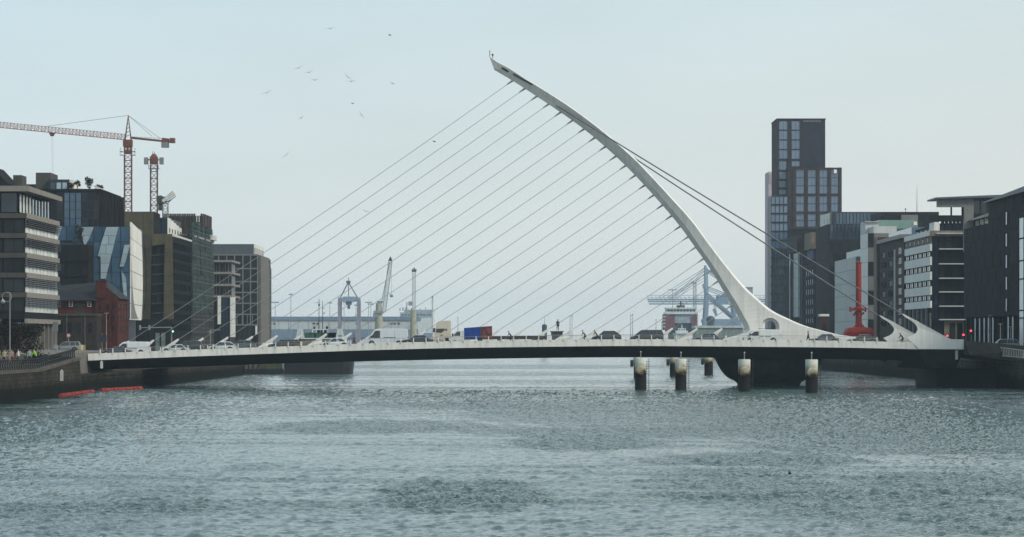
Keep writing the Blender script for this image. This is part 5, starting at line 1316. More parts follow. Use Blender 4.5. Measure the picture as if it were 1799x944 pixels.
for u in (xt(1366,Ds_)-xs0, us0[1], us1[1]): piece(t, 'W', (xs0, Ds_+.3, 0), u+.05, u+.6, -.35, 0, Z_(345), zs1, BRICKTOWER, 'pier')
MB().box(xs0-.2, xs1+.2, Ds_-.1, Ds_+24.2, zs1, zs1+.35).build('parapet', BRICKTOWER, t)
# stepped block in front with a 4 by 3 frame of glass
xb0, xb1 = xt(1385), xt(1479); zb_, zb0 = PZ(294.5, Dt), PZ(402, Dt)
MB().box(xb0, xb1, Dt+.4, Dt+24, zb0, zb_).build('wall', BRICKTOWER, t)
uc = [xt(p)-xb0 for p in (1397.5, 1418, 1438.5, 1459, 1478)]
rw = [296.5, 342.5, 374, 400.5]
for i in range(4):
    for c, d in zip(rw[:-1], rw[1:]):
        m = max(2, int(round((d-c)/15)))
        for k in range(m):
            z0, z1 = PZ(d, Dt)+.35, PZ(c, Dt)-.35
            win(t, 'W', (xb0, Dt+.4, 0), uc[i]+.35, uc[i+1]-.9, z0+(z1-z0)*k/m+.03, z0+(z1-z0)*(k+1)/m-.03, FR_BLUE, G_TOWER, .1, .1, 2)
for u in uc: piece(t, 'W', (xb0, Dt+.4, 0), u-.75, u+.28, -.45, 0, zb0, zb_, BRICKTOWER, 'pier')
for y in rw: piece(t, 'W', (xb0, Dt+.4, 0), 0, xb1-xb0, -.38, 0, PZ(y+2.2,Dt), PZ(y-1.4,Dt), BRICKTOWER, 'floor_band')
win(t, 'W', (xb0, Dt-.1, 0), uc[3]+1.2, uc[3]+2.5, PZ(305,Dt), PZ(297.5,Dt), BRICKTOWER, mat('open_sky_gap_film', (.78,.80,.80), .3), .1, .1)
MB().box(xt(1372), xt(1470), Dt+1.5, Dt+24, RZ, zb0).build('wall', BLACKMET, t)
for c, d in ((404,422),(425,443),(446,464),(467,485)):
    for i in range(8): win(t, 'W', (xt(1384), Dt+1.5, 0), i*2, i*2+1.9, PZ(d,Dt), PZ(c,Dt), FR_DARK, G_DARK, .1, .1)
# low glass wing on the left
xl0, xl1 = xt(1355.5, Dt-6), xt(1384.5, Dt-6); zl_ = PZ(344, Dt-6)
MB().box(xl0, xl1, Dt-5.7, Dt+10, RZ, zl_).build('wall', FR_BLUE, t)
fl = [345+15.6*k for k in range(16)]
for k, (c, d) in enumerate(zip(fl[:-1], fl[1:])):
    for i in range(4):
        w = (xl1-xl0)/4
        win(t, 'W', (xl0, Dt-5.7, 0), i*w+.05, (i+1)*w-.05, PZ(d,Dt-6)+.35, PZ(c,Dt-6)-.1, FR_BLUE, (G_TOWER if k < 4 else G_BLUE if k < 6 else G_DEEP), .1, .12)
    piece(t, 'W', (xl0, Dt-5.7, 0), -.3, xl1-xl0+.1, -.4, 0, PZ(d,Dt-6)-.05, PZ(d,Dt-6)+.32, BLACKMET, 'floor_band')
# pale pink tower behind
Dz = 1330.0
t = thing('pale_tower', 'pale pinkish tower edge showing behind the left side of the high-rise', 'tower', (PX(1356,Dz), Dz, RZ))
MB().box(PX(1350.5,Dz), PX(1376,Dz), Dz, Dz+18, RZ, PZ(302,Dz)).build('wall', mat('pale_pink_render', (.42,.36,.39), .7, var=.06), t)
for k in range(7):
    y = 306+38*k; piece(t, 'W', (PX(1350.5,Dz), Dz, 0), .2, 2.0, -.2, 0, PZ(y+16,Dz), PZ(y,Dz), mat('pale_pink_panel', (.36,.29,.32), .7), 'wall_panel')

# red diving bell on the quay
DD = 585.0
t = thing('diving_bell', 'red diving bell monument with tall shaft on the south quay', 'diving bell', (PX(1509,DD), DD, RZ))
bx, by = PX(1509, DD), DD
MB().loft([[(bx-w, by-d, z), (bx+w, by-d, z), (bx+w, by+d, z), (bx-w, by+d, z)] for w, d, z in ((2.65, 2.2, RZ), (2.65, 2.2, PZ(583,DD)), (2.3, 1.9, PZ(577,DD)), (1.0, .9, PZ(574.5,DD)))]).build('bell_chamber', BIGREDM, t)
MB().lathe([(.70, PZ(576,DD)), (.62, PZ(569,DD)), (.58, PZ(545,DD)), (.95, PZ(543,DD)), (.95, PZ(540.5,DD)), (.55, PZ(540,DD)), (.52, PZ(464,DD)), (.6, PZ(463.6,DD)), (.6, PZ(461,DD))], (bx, by, 0), 18).build('access_shaft', BIGREDM, t, True)
b = MB().box(bx-1.65, bx+1.35, by-.8, by+.8, PZ(546,DD), PZ(542.5,DD))
for dx in (-1.6, 1.3): b.box(bx+dx-.15, bx+dx+.15, by-.5, by+.5, PZ(548,DD), PZ(539.5,DD))
b.bar((bx-1.0,by,PZ(555,DD)), (bx-.4,by,PZ(546,DD)), .3).bar((bx+1.0,by,PZ(549,DD)), (bx+.4,by,PZ(555,DD)), .3)
b.build('winch_platform', BIGREDM, t)
b = MB()
for k in range(5): b.bar((bx-2.5+.05*k,by-2.2+k*.1,RZ+.4+.3*k), (bx+2.5,by-2.2+k*.1,RZ+.4+.3*k), .06)
for s in (-1, 1): b.bar((bx+s*1.6,by-1.8,PZ(583,DD)), (bx+s*.4,by-.5,PZ(569,DD)), .22)
b.build('stiffener', BIGREDM, t)

# round brown kiosk beside the bell
t = thing('round_kiosk', 'low domed brown kiosk on the quay just right of the red diving bell', 'kiosk', (PX(1548,DD), DD-6, RZ))
MB().ball((PX(1548,DD), DD-6, RZ+.2), 1.75, 1.6, 2.1, 16, 8).build('dome', mat('weathered_brown_dome', (.10,.075,.05), .8, var=.35), t, True)
# ------------------------------------------------------------------ the port, far down the river
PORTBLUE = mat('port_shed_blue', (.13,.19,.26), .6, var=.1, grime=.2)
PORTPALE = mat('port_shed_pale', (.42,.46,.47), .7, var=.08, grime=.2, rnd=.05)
STSBLUE = mat('hazed_gantry_blue', (.20,.28,.36), .7, var=.1, grime=.2)  # some distance haze put into this paler blue
PYELLOW = mat('hazed_crane_yellow', (.31,.315,.245), .6, var=.12, grime=.3)  # yellow greyed and paled, distance haze put into the colour
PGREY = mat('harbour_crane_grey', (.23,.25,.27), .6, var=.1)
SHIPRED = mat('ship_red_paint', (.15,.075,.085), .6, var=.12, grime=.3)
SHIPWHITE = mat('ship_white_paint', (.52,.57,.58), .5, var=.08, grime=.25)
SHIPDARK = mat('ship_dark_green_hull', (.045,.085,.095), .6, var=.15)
PZ0 = 3.0
Dw = 1900.0
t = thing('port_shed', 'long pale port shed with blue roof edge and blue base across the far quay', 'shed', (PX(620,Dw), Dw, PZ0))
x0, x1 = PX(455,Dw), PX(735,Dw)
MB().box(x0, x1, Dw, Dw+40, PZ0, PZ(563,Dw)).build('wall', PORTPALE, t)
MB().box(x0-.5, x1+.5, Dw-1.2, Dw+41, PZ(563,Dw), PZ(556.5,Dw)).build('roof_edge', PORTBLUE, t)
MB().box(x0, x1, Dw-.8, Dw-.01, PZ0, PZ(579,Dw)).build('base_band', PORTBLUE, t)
n = 16
for i in range(n):
    a, b = (x1-x0)*i/n, (x1-x0)*(i+1)/n
    piece(t, 'W', (x0, Dw, 0), a+.15, b-.15, -.5, 0, PZ(579,Dw)+.1, PZ(563,Dw)-.1, PORTPALE, 'wall_panel')
for px in (483, 552, 559, 688, 694, 701, 737, 742, 628):
    u = PX(px, Dw)-x0; 
    if u < x1-x0-2: win(t, 'W', (x0, Dw-.5, 0), u-.8, u+.8, PZ(570.5,Dw), PZ(567,Dw), FR_GREY, G_DARK, .15, .15)
Dv = 1840.0
for i, (a, b, c, col, lab) in enumerate(((497,523,592,(.12,.17,.24),'dull blue container stack left of the green boat, on the far quay'), (607,645,592,(.085,.10,.16),'dark blue container row right of the green boat, on the far quay'), (718,764,580,(.16,.24,.33),'mid blue container row left of the lorry cab, on the far quay'))):
    t = thing('container_stack', lab, 'containers', (PX(a,Dv), Dv, PZ0), 'container rows on the far quay')
    m = mat('container_blue_%d' % i, col, .6, var=.15, grime=.2, rnd=.2)
    w = (PX(b,Dv)-PX(a,Dv))
    k = max(2, int(w/6.1)); rows = 2 if i < 2 else 3
    for q in range(k):
        for r in range(rows): piece(t, 'W', (PX(a,Dv), Dv, 0), w*q/k+.06, w*(q+1)/k-.06, 0, 2.4, PZ0+2.6*r+.03, PZ0+2.6*(r+1)-.03, m, 'container')
# yard gantry
Dr_ = 1700.0
t = thing('yard_gantry_crane', 'hazy grey-blue portal gantry with a peaked mast, left of the luffing harbour crane', 'crane', (PX(614,Dr_), Dr_, PZ0))
for px in (597.5, 631):
    b = MB()
    for d in (-5, 5): b.box(PX(px,Dr_)-.8, PX(px,Dr_)+.8, Dr_+d-.7, Dr_+d+.7, PZ0, PZ(526,Dr_))
    b.box(PX(px,Dr_)-1.0, PX(px,Dr_)+1.0, Dr_-5.8, Dr_+5.8, PZ(536,Dr_), PZ(533,Dr_))
    b.build('portal_leg', mat('gantry_mauve_grey', (.22,.22,.27), .6), t)
MB().box(PX(595,Dr_), PX(633,Dr_), Dr_-5, Dr_+5, PZ(530,Dr_), PZ(523,Dr_)).box(PX(604,Dr_), PX(629,Dr_), Dr_-4, Dr_+4, PZ(523,Dr_), PZ(521.5,Dr_)).build('portal_beam', STSBLUE, t)
b = MB(); a = P(612.5, 496, Dr_)
b.bar(P(597,526,Dr_), a, .6).bar(P(629,524,Dr_), a, .6).bar(P(613,523,Dr_), a, .45).box(a.x-1.2, a.x+1.2, Dr_-.8, Dr_+.8, a.z-.6, a.z+.8).tube(a, a+Vector((0,0,2.5)), .2)
b.build('peak_frame', mat('gantry_dark_grey', (.12,.13,.16), .6), t)
b = MB().box(PX(608,Dr_), PX(618,Dr_), Dr_-2.5, Dr_+2.5, PZ(536,Dr_), PZ(530,Dr_)).box(PX(611,Dr_), PX(615.5,Dr_), Dr_-1.5, Dr_+1.5, PZ(543,Dr_), PZ(536,Dr_)); b.build('trolley_cab', STSBLUE, t)
# mobile harbour cranes
D1_ = 1500.0
t = thing('harbour_crane', 'mobile harbour crane with yellow tower and steep lattice boom, taller of the two', 'crane', (PX(668,D1_), D1_, PZ0))
MB().lathe([(2.1,PZ0),(1.9,PZ(560,D1_)),(1.6,PZ(545,D1_)),(1.4,PZ(533,D1_))], (PX(666,D1_),D1_,0), 14).build('tower', PYELLOW, t)
MB().box(PX(657,D1_), PX(674,D1_), D1_-2.2, D1_+2.2, PZ(551,D1_), PZ(546,D1_)).box(PX(656,D1_), PX(664,D1_), D1_-2, D1_+2, PZ(558,D1_), PZ(551,D1_)).build('machinery_house', PGREY, t)
MB().box(PX(663,D1_), PX(673,D1_), D1_-1.2, D1_+1.2, PZ(533,D1_), PZ(529,D1_)).build('tower_head', PGREY, t)
lattice(MB(), P(675,548,D1_), P(686.3,460,D1_), 1.7, 16, .17).build('boom', PGREY, t)
b = MB().tube(P(671,530,D1_), P(685,462,D1_), .14).box(PX(684,D1_), PX(689,D1_), D1_-.8, D1_+.8, PZ(457.5,D1_), PZ(454,D1_)).prism([(PX(682.5,D1_),PZ(459,D1_)),(PX(689.5,D1_),PZ(459,D1_)),(PX(686.5,D1_),PZ(450,D1_))], D1_-.5, D1_+.5); b.build('boom_head', BLACK, t)
MB().tube(P(688,458,D1_), P(688.2,518,D1_), .06).ball(P(688.2,520,D1_), .9, .6, .8).build('hook', PGREY, t)
D2_ = 1560.0
t = thing('harbour_crane', 'mobile harbour crane with yellow tower and upright pale mast, nearer the white ship', 'crane', (PX(727,D2_), D2_, PZ0))
MB().lathe([(1.9,PZ0),(1.6,PZ(560,D2_)),(1.3,PZ(545,D2_))], (PX(726.5,D2_),D2_,0), 14).build('tower', PYELLOW, t)
lattice(MB(), P(727.5,552,D2_), P(727.8,478,D2_), 1.5, 15, .16).build('boom', mat('pale_crane_grey', (.34,.36,.37), .6), t)
b = MB().box(PX(724,D2_), PX(732,D2_), D2_-.8, D2_+.8, PZ(478,D2_), PZ(475,D2_))
for px in (725, 728, 731): b.bar(P(px,475,D2_), P(px,470.5 if px == 728 else 473,D2_), .7)
b.build('boom_head', BLACK, t)
MB().box(PX(718,D2_), PX(725,D2_), D2_-1.5, D2_+1.5, PZ(537,D2_), PZ(530,D2_)).box(PX(714.5,D2_), PX(716,D2_), D2_-.4, D2_+.4, PZ(546,D2_), PZ(531,D2_)).build('machinery_house', mat('crane_cab_pink_grey', (.30,.24,.25), .6), t)
# ship behind the sheds
D3_ = 2100.0
t = thing('white_ship', 'pale multi-deck ship rising behind the port shed, bristling with aerials', 'ship', (PX(740,D3_), D3_, 0))
MB().box(PX(700,D3_), PX(763,D3_), D3_, D3_+18, 1, PZ(559,D3_)).build('hull', SHIPWHITE, t)
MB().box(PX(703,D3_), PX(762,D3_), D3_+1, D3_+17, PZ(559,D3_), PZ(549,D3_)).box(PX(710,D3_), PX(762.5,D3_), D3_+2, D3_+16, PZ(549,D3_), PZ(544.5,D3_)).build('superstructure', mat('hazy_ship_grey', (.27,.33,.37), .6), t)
b = MB(); rg = random.Random(5)
for i in range(12):
    px = 702+5*i; b.box(PX(px,D3_), PX(px+rg.uniform(.6,2.4),D3_), D3_+3, D3_+5, PZ(546,D3_), PZ(545-rg.uniform(0,5),D3_))
o = b.build('deck_gear', PGREY, t); o['kind'] = 'stuff'
for k in range(10): win(t, 'W', (PX(706+5.4*k,D3_), D3_+1, 0), 0, 1.3, PZ(555,D3_), PZ(552,D3_), PGREY, G_DARK, .2, .1)
t = thing('white_mast', 'slim pale striped mast standing between the white ship and the lorry cab', 'mast', (PX(761,D2_), D2_, PZ0))
MB().tube((PX(761.5,D2_),D2_,PZ0), (PX(760.5,D2_),D2_,PZ(520,D2_)), .7, .45, 8).build('shaft', mat('pale_mast_paint', (.55,.57,.57), .6), t)
MB().box(PX(759.4,D2_), PX(761.8,D2_), D2_-.5, D2_+.5, PZ(524,D2_), PZ(520.5,D2_)).build('lamp_head', PGREY, t)
# high-mast lights
poles = [(484,532,1600,2.0),(511.5,518,1540,1.0),(580,533,1600,1.2),(605,532,1650,.6),(626,537,1560,1.0),(648,532,1660,1.8),(652,535,1680,1.8),(688,560,1550,.8),(805,559,1560,.3),(1002,556,1560,.3),(1005.5,556,1570,.3),(1108.5,555,1560,.3),(1112,553,1570,.3),(1153,563,1580,.3),(1163,567,1590,.3),(1182,510,1800,2.4)]
labs = ['far high-mast light beside the stone flank of the gridded office','high-mast light, tall grey pole left of the green boat','hazy light pole between the green boat and the yard gantry','light pole behind the left leg of the yard gantry','dark light pole beside the right leg of the yard gantry','left one of a close pair of hazy light poles left of the harbour crane','right one of a close pair of hazy light poles left of the harbour crane','short grey lamp pole under the luffing boom','thin pole standing left of the blue and red lorry box','left pole of the close pair right of the standing figure','right pole of the close pair right of the standing figure','left pole of the close pair left of the dark people carrier','right pole of the close pair left of the dark people carrier','thin pole just left of the red-sided ship','faint thin pole nearest the red-sided ship','pale lattice-like mast left of the blue gantry cranes']
for (px, py, D, hw), lb in zip(poles, labs):
    t = thing('light_pole', lb, 'light pole', (PX(px,D), D, PZ0), 'port light poles')
    x = PX(px, D); MB().tube((x,D,-1 if -5 < x < 72 else PZ0), (x,D,PZ(py,D)), .22, .12, 6).build('pole', PGREY, t)
    MB().box(x-hw, x+hw, D-.3, D+.3, PZ(py,D)-.1, PZ(py,D)+.45).build('lamp_head', PGREY, t)
# radar / signal masts with yards
for px, py, lb in ((561, 525, 'signal mast with a crossbar, left of the paired mast, behind the green boat'), (567.3, 529, 'plain dark mast just right of the mast with the crossbar')):
    D = 615.0; t = thing('signal_mast', lb, 'mast', (PX(px,D), D, 4), 'masts rising behind the green boat')
    x = PX(px, D); MB().tube((x,D,4), (x,D,PZ(py,D)), .09, .05, 6).build('pole', BLACK, t)
    if px < 565: MB().bar((x-.9,D,PZ(532.5,D)), (x+.3,D,PZ(532,D)), .07).ball((x,D,PZ(536,D)), .22).build('yard', BLACK, t)
    else: MB().bar((x,D,PZ(542,D)), (x+.4,D,PZ(541,D)), .08).bar((x+.15,D,PZ(552,D)), (x+.4,D,PZ(549,D)), .14).build('yard', BLACK, t)

# ship-to-shore gantry cranes
def sts(D, lab, pxm, dy):
    t = thing('quay_gantry_crane', lab, 'crane', (PX(pxm,D), D, PZ0), 'blue quay gantry cranes')
    x = PX(pxm, D); m = D/F
    ztop = PZ(471+dy, D); zb = PZ(527+dy, D)
    for s in (-9, 9):
        b = MB(); y = D+s
        b.bar((x-4*m,y,PZ0), (x+1*m,y,zb), 1.1); b.bar((x+1*m,y,zb), (x+.5*m,y+(-s*.6),ztop), .8)
        b.bar((x+58*m,y,PZ0), (x+46*m,y,zb), 1.0)
        b.build('portal_leg', STSBLUE, t)
    for e in (-9, 9): MB().box(x-5*m, x+60*m, D+e-.7, D+e+.7, PZ(567+dy,D), PZ(561+dy,D)).build('sill_beam', STSBLUE, t)
    b = MB()
    for s in (-3, 3): b.box(x-101*m, x+112*m, D+s-.4, D+s+.4, zb-.3, zb+.5)
    for k in range(14): b.bar((x-98*m+15.5*k*m,D-3,zb), (x-98*m+15.5*k*m,D+3,zb), .5)
    b.build('boom', STSBLUE, t)
    b = MB()
    for s in (-3.4, 3.4):
        b.bar((x-101*m,D+s,zb+2.6), (x+112*m,D+s,zb+2.6), .16)
        for k in range(30): b.bar((x-101*m+7.3*k*m,D+s,zb+.8), (x-101*m+7.3*k*m,D+s,zb+2.6), .14)
    b.build('boom_railing', mat('pale_rail_blue', (.36,.43,.48), .6), t)
    b = MB(); a = Vector((x, D, ztop))
    for e in (-84, -60): b.bar(a, (x+e*m,D,zb+1), .3)
    b.bar((x,D,ztop-12*m), (x-66*m,D,zb+1), .28); b.bar(a, (x+42*m,D,PZ(497+dy,D)), .6).bar((x+42*m,D,PZ(497+dy,D)), (x+62*m,D,zb), .5)
    b.bar((x,D,PZ(502+dy,D)), (x+44*m,D,PZ(519+dy,D)), .5)
    b.build('boom_stay', STSBLUE, t)
    b = MB()
    for s in (-9, 9): MB().bar((x+2*m,D+s,PZ(515+dy,D)), (x+56*m,D+s,PZ(562+dy,D)), .7).build('diagonal_brace', STSBLUE, t)
    MB().box(x-4*m, x+3*m, D-2, D+2, PZ(506+dy,D), PZ(499+dy,D)).box(x-1.5*m, x+2.5*m, D-1.5, D+1.5, ztop-.5, ztop+1.5).build('mast_platform', STSBLUE, t)
    MB().box(x+20*m, x+38*m, D-3, D+3, zb+.5, zb+2.8).build('machinery_house', STSBLUE, t)
    MB().box(x+14*m, x+18.5*m, D-1.5, D+1.5, PZ(547.5+dy,D), PZ(543+dy,D)).bar((x+15*m,D,zb), (x+15*m,D,PZ(543+dy,D)), .15).bar((x+17.5*m,D,zb), (x+17.5*m,D,PZ(543+dy,D)), .15).build('operator_cab', STSBLUE, t)
sts(1800, 'nearest blue quay gantry crane, its boom highest and its mast left of the pylon', 1239, 0)
sts(1900, 'middle blue quay gantry crane, boom just below the nearest crane boom', 1240.5, 3.5)
sts(2010, 'farthest blue quay gantry crane, lowest and shortest-looking boom', 1242, 7.5)
D5_ = 1900.0
t = thing('lattice_tower', 'pale lattice tower standing between the red-sided ship and the gantry mast', 'tower', (PX(1221,D5_), D5_, PZ0))
lattice(MB(), (PX(1221,D5_),D5_,PZ0), (PX(1221,D5_),D5_,PZ(499,D5_)), 1.7, 16, .22).build('shaft', mat('pale_crane_grey', (.34,.36,.37), .6), t)
MB().box(PX(1218,D5_), PX(1224,D5_), D5_-1, D5_+1, PZ(499,D5_), PZ(496.5,D5_)).build('head', PGREY, t)
# container ship seen end-on, red-sided
D6_ = 1640.0
t = thing('red_sided_ship', 'ship seen end-on with red sides, white bridge deck and dark green lower hull', 'ship', (PX(1196,D6_), D6_, 0))
def q(px): return PX(px, D6_)
MB().box(q(1172), q(1222), D6_, D6_+20, -1, PZ(566,D6_)).build('hull', SHIPDARK, t)
for a, b, c in ((1167,1186,'l'),(1215,1226,'r')):
    for y0, y1 in ((552.5,561),(561.3,570),(570.3,580)):
        MB().box(q(a), q(b), D6_-1.5, D6_+18, PZ(y1,D6_), PZ(y0,D6_)).build('red_side_panel', SHIPRED, t)
for a in (1166, 1224.5):
    for y in (556, 562, 568, 574): MB().box(q(a), q(a+3.2), D6_-1.8, D6_+8, PZ(y+1.3,D6_), PZ(y-.4,D6_)).build('side_gallery', SHIPWHITE, t)
MB().box(q(1186)+.02, q(1215)-.02, D6_-1, D6_+16, PZ(568,D6_), PZ(552.5,D6_)).build('stern_house', mat('hazy_ship_grey', (.27,.33,.37), .6), t)
MB().box(q(1168), q(1226), D6_-2, D6_+14, PZ(552.3,D6_), PZ(549.5,D6_)).box(q(1171), q(1223), D6_-1, D6_+13, PZ(549.5,D6_), PZ(543,D6_)).box(q(1170), q(1225), D6_-2, D6_+13, PZ(543,D6_), PZ(540.5,D6_)).build('bridge_deck', SHIPWHITE, t)
for k in range(9): win(t, 'W', (q(1172.5+5.6*k), D6_-1, 0), 0, 1.4, PZ(548,D6_), PZ(544.5,D6_), SHIPWHITE, G_DARK, .15, .12)
b = MB().box(q(1190), q(1204), D6_+2, D6_+6, PZ(540.4,D6_), PZ(536.5,D6_)).bar((q(1197),D6_+3,PZ(537,D6_)), (q(1197),D6_+3,PZ(529,D6_)), .8).bar((q(1193),D6_+3,PZ(533.5,D6_)), (q(1202),D6_+3,PZ(533.5,D6_)), .4); b.build('radar_mast', BLACK, t)
# small pale ship bow-on in front of it
D7_ = 1560.0
t = thing('pale_ship', 'small pale ship seen bow-on in front of the red-sided ship', 'ship', (PX(1199,D7_), D7_, 0))
def q(px): return PX(px, D7_)
MB().loft([[(q(1199)-w, D7_+d, z), (q(1199)+w, D7_+d, z), (q(1199)+w*.8, D7_+d+14, z), (q(1199)-w*.8, D7_+d+14, z)] for w, d, z in ((3.2,2,-1),(4.2,0,PZ(590,D7_)),(5.0,-.5,PZ(586,D7_)))]).build('hull', SHIPWHITE, t)
MB().box(q(1189), q(1210), D7_+3, D7_+10, PZ(586,D7_), PZ(581,D7_)).box(q(1193), q(1206), D7_+4, D7_+8, PZ(581,D7_), PZ(577,D7_)).build('wheelhouse', SHIPWHITE, t)
MB().tube((q(1199.5),D7_+6,PZ(577,D7_)), (q(1199.5),D7_+6,PZ(570,D7_)), .3, .12, 6).build('mast', SHIPWHITE, t)
for k in range(3): win(t, 'W', (q(1194+4*k), D7_+4, 0), 0, .8, PZ(580.3,D7_), PZ(578,D7_), SHIPWHITE, G_DARK, .1, .1)
# low sheds right of it, behind the pylon foot
D8_ = 1500.0
t = thing('quay_shed', 'low grey-green quay shed behind the foot of the pylon', 'shed', (PX(1260,D8_), D8_+25, PZ0))
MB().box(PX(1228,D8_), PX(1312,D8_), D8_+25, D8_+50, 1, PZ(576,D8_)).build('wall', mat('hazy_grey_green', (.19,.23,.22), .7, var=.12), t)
for k in range(12): piece(t, 'W', (PX(1228,D8_), D8_+25, 0), 2*k+.1, 2*k+1.9, -.4, 0, 1.2, PZ(576.6,D8_), mat('hazy_grey_green', (.19,.23,.22)), 'wall_panel')
MB().box(PX(1228,D8_)-.5, PX(1312,D8_)+.5, D8_+24, D8_+50, PZ(576,D8_), PZ(572,D8_)).build('roof', PORTPALE, t)
t = thing('machinery_mound', 'dark humped machine under the gantry cranes, left of the pylon', 'machine', (PX(1247,1650), 1650, PZ0))
MB().ball((PX(1249,1650),1650,PZ(562,1650)), 2.4, 2, 2.2, 12, 8).box(PX(1243,1650), PX(1254,1650), 1648, 1652, PZ0, PZ(562,1650)).build('drum', mat('dull_dark_blue', (.06,.08,.11), .7), t)
t = thing('square_silo', 'grey square silo peeping over the pylon shoulder on the right', 'silo', (PX(1317,1900), 1900, PZ0))
MB().box(PX(1309,1900), PX(1323,1900), 1900, 1906, PZ0, PZ(506,1900)).box(PX(1308.5,1900), PX(1323.5,1900), 1899.6, 1906.4, PZ(506,1900), PZ(504.5,1900)).build('body', mat('silo_blue_grey', (.24,.28,.33), .7), t)
# channel beacon right of the low lorry
Db = 1560.0
t = thing('channel_beacon', 'dark round-topped beacon pillar with a thin pale pole, left of the standing figure', 'beacon', (PX(957,Db), Db, 0))
MB().lathe([(1.3,-2),(1.3,PZ(573,Db)),(1.1,PZ(571,Db)),(.6,PZ(570,Db))], (PX(957,Db),Db,0), 14).build('pillar', mat('beacon_dark_blue', (.03,.04,.06), .6), t, True)
MB().tube((PX(957,Db),Db,PZ(570,Db)), (PX(957,Db),Db,PZ(555,Db)), .2, .08, 6).build('top_pole', PORTPALE, t)

# moored boats under the bridge
Dm_ = 609.0
t = thing('moored_workboat', 'moored dark-hulled workboat with green cabin between two white framed posts', 'boat', (PX(560,Dm_), Dm_, 0))
def q(px): return PX(px, Dm_)
pts = []
MB().loft([[(q(500), Dm_+12, z), (q(500), Dm_, z), (q(604)+o, Dm_, z), (q(613)+o, Dm_+1.2, z), (q(617)+o, Dm_+4, z), (q(617)+o, Dm_+12, z)] for z, o in ((-1,-.3),(1.5,0),(PZ(606,Dm_),.15))]).build('hull', mat('boat_black_hull', (.013,.014,.017), .5, var=.2, grime=.15), t)
MB().box(q(521), q(604), Dm_+1, Dm_+10, PZ(606,Dm_), PZ(596,Dm_)).build('deck_house', mat('boat_beige_paint', (.20,.18,.14), .6, grime=.3), t)
MB().box(q(521), q(604), Dm_+.8, Dm_+1, PZ(596,Dm_), PZ(594,Dm_)).build('rubbing_strake', SHIPWHITE, t)
GRN = mat('boat_green_paint', (.035,.095,.065), .5, var=.15, grime=.2)
for a, b in ((529.5,552),(554.5,575),(575.3,592)): MB().box(q(a), q(b), Dm_+1.4, Dm_+9, PZ(593.8,Dm_), PZ(584.5,Dm_)).build('cabin_panel', GRN if a < 570 else FR_DARK, t)
for a, b in ((522,533),(592,603)):
    z0, z1 = PZ(596,Dm_), PZ(580,Dm_); i = .5
    MB().hexa([(q(a)-.3,Dm_+.6,z0),(q(a)+.5,Dm_+.6,z0),(q(a)+.5,Dm_+1,z0),(q(a)-.3,Dm_+1,z0),(q(a)+.1,Dm_+.6,z1),(q(a)+.6,Dm_+.6,z1),(q(a)+.6,Dm_+1,z1),(q(a)+.1,Dm_+1,z1)]).hexa([(q(b)-.5,Dm_+.6,z0),(q(b)+.3,Dm_+.6,z0),(q(b)+.3,Dm_+1,z0),(q(b)-.5,Dm_+1,z0),(q(b)-.6,Dm_+.6,z1),(q(b)-.1,Dm_+.6,z1),(q(b)-.1,Dm_+1,z1),(q(b)-.6,Dm_+1,z1)]).box(q(a)+.1, q(b)-.1, Dm_+.6, Dm_+1, z1, z1+.25).box(q(a)+.3, q(b)-.3, Dm_+.6, Dm_+1, PZ(592,Dm_), PZ(589,Dm_)).build('frame_post', SHIPWHITE, t)
b = MB().box(q(548), q(577), Dm_+1.1, Dm_+1.4, PZ(580,Dm_), PZ(578.3,Dm_))
for px in (548, 555, 567, 575): b.box(q(px), q(px+1.6), Dm_+1.1, Dm_+1.39, PZ(584.5,Dm_), PZ(580,Dm_))
b.build('white_frame', SHIPWHITE, t)
for px in (551.5, 574): MB().ball((q(px),Dm_+2,PZ(575.6,Dm_)), .26, .26, .3).tube((q(px),Dm_+2,PZ(579,Dm_)), (q(px),Dm_+2,PZ(576,Dm_)), .15).build('searchlight', BLACK, t)
for a, b in ((556.5,562),(563,567),(569,573.5)): win(t, 'W', (q(a), Dm_+1.35, 0), 0, q(b)-q(a), PZ(584.3,Dm_), PZ(580.2,Dm_), FR_DARK, G_DARK, .08, .06)
D9_ = 600.0
t = thing('moored_barge', 'low moored barge with a green side panel and clutter, against the left quay', 'boat', (PX(465,D9_), D9_, 0))
def q(px): return PX(px, D9_)
MB().loft([[(q(428)+o, D9_, z), (q(499)-o*.3, D9_, z), (q(499)-o*.3, D9_+5, z), (q(428)+o, D9_+5, z)] for z, o in ((-.5,.8),(.4,.3),(1.1,0))]).build('hull', mat('boat_black_hull', (.013,.014,.017)), t)
MB().box(q(455), q(497), D9_+.3, D9_+4.5, 1.1, PZ(640,D9_)).build('hold_side', mat('barge_brown', (.07,.06,.04), .8, grime=.4), t)
MB().box(q(468), q(492), D9_+.15, D9_+.29, PZ(654,D9_), PZ(645,D9_)).build('green_panel', mat('barge_green', (.025,.095,.04), .6, var=.25), t)
b = MB()
for px, h in ((431,.7),(438,1.2),(446,1.0)): b.box(q(px), q(px+4), D9_+.5, D9_+2.5, 1.1, 1.1+h)
o = b.build('deck_clutter', mat('barge_clutter', (.10,.09,.08), .8, rnd=.3), t); o['kind'] = 'stuff'
for px in (497.5, 426): MB().bar((q(px),D9_+.4,.6), (q(px),D9_+.4,2.7), .35).build('mooring_post', STONE, t)
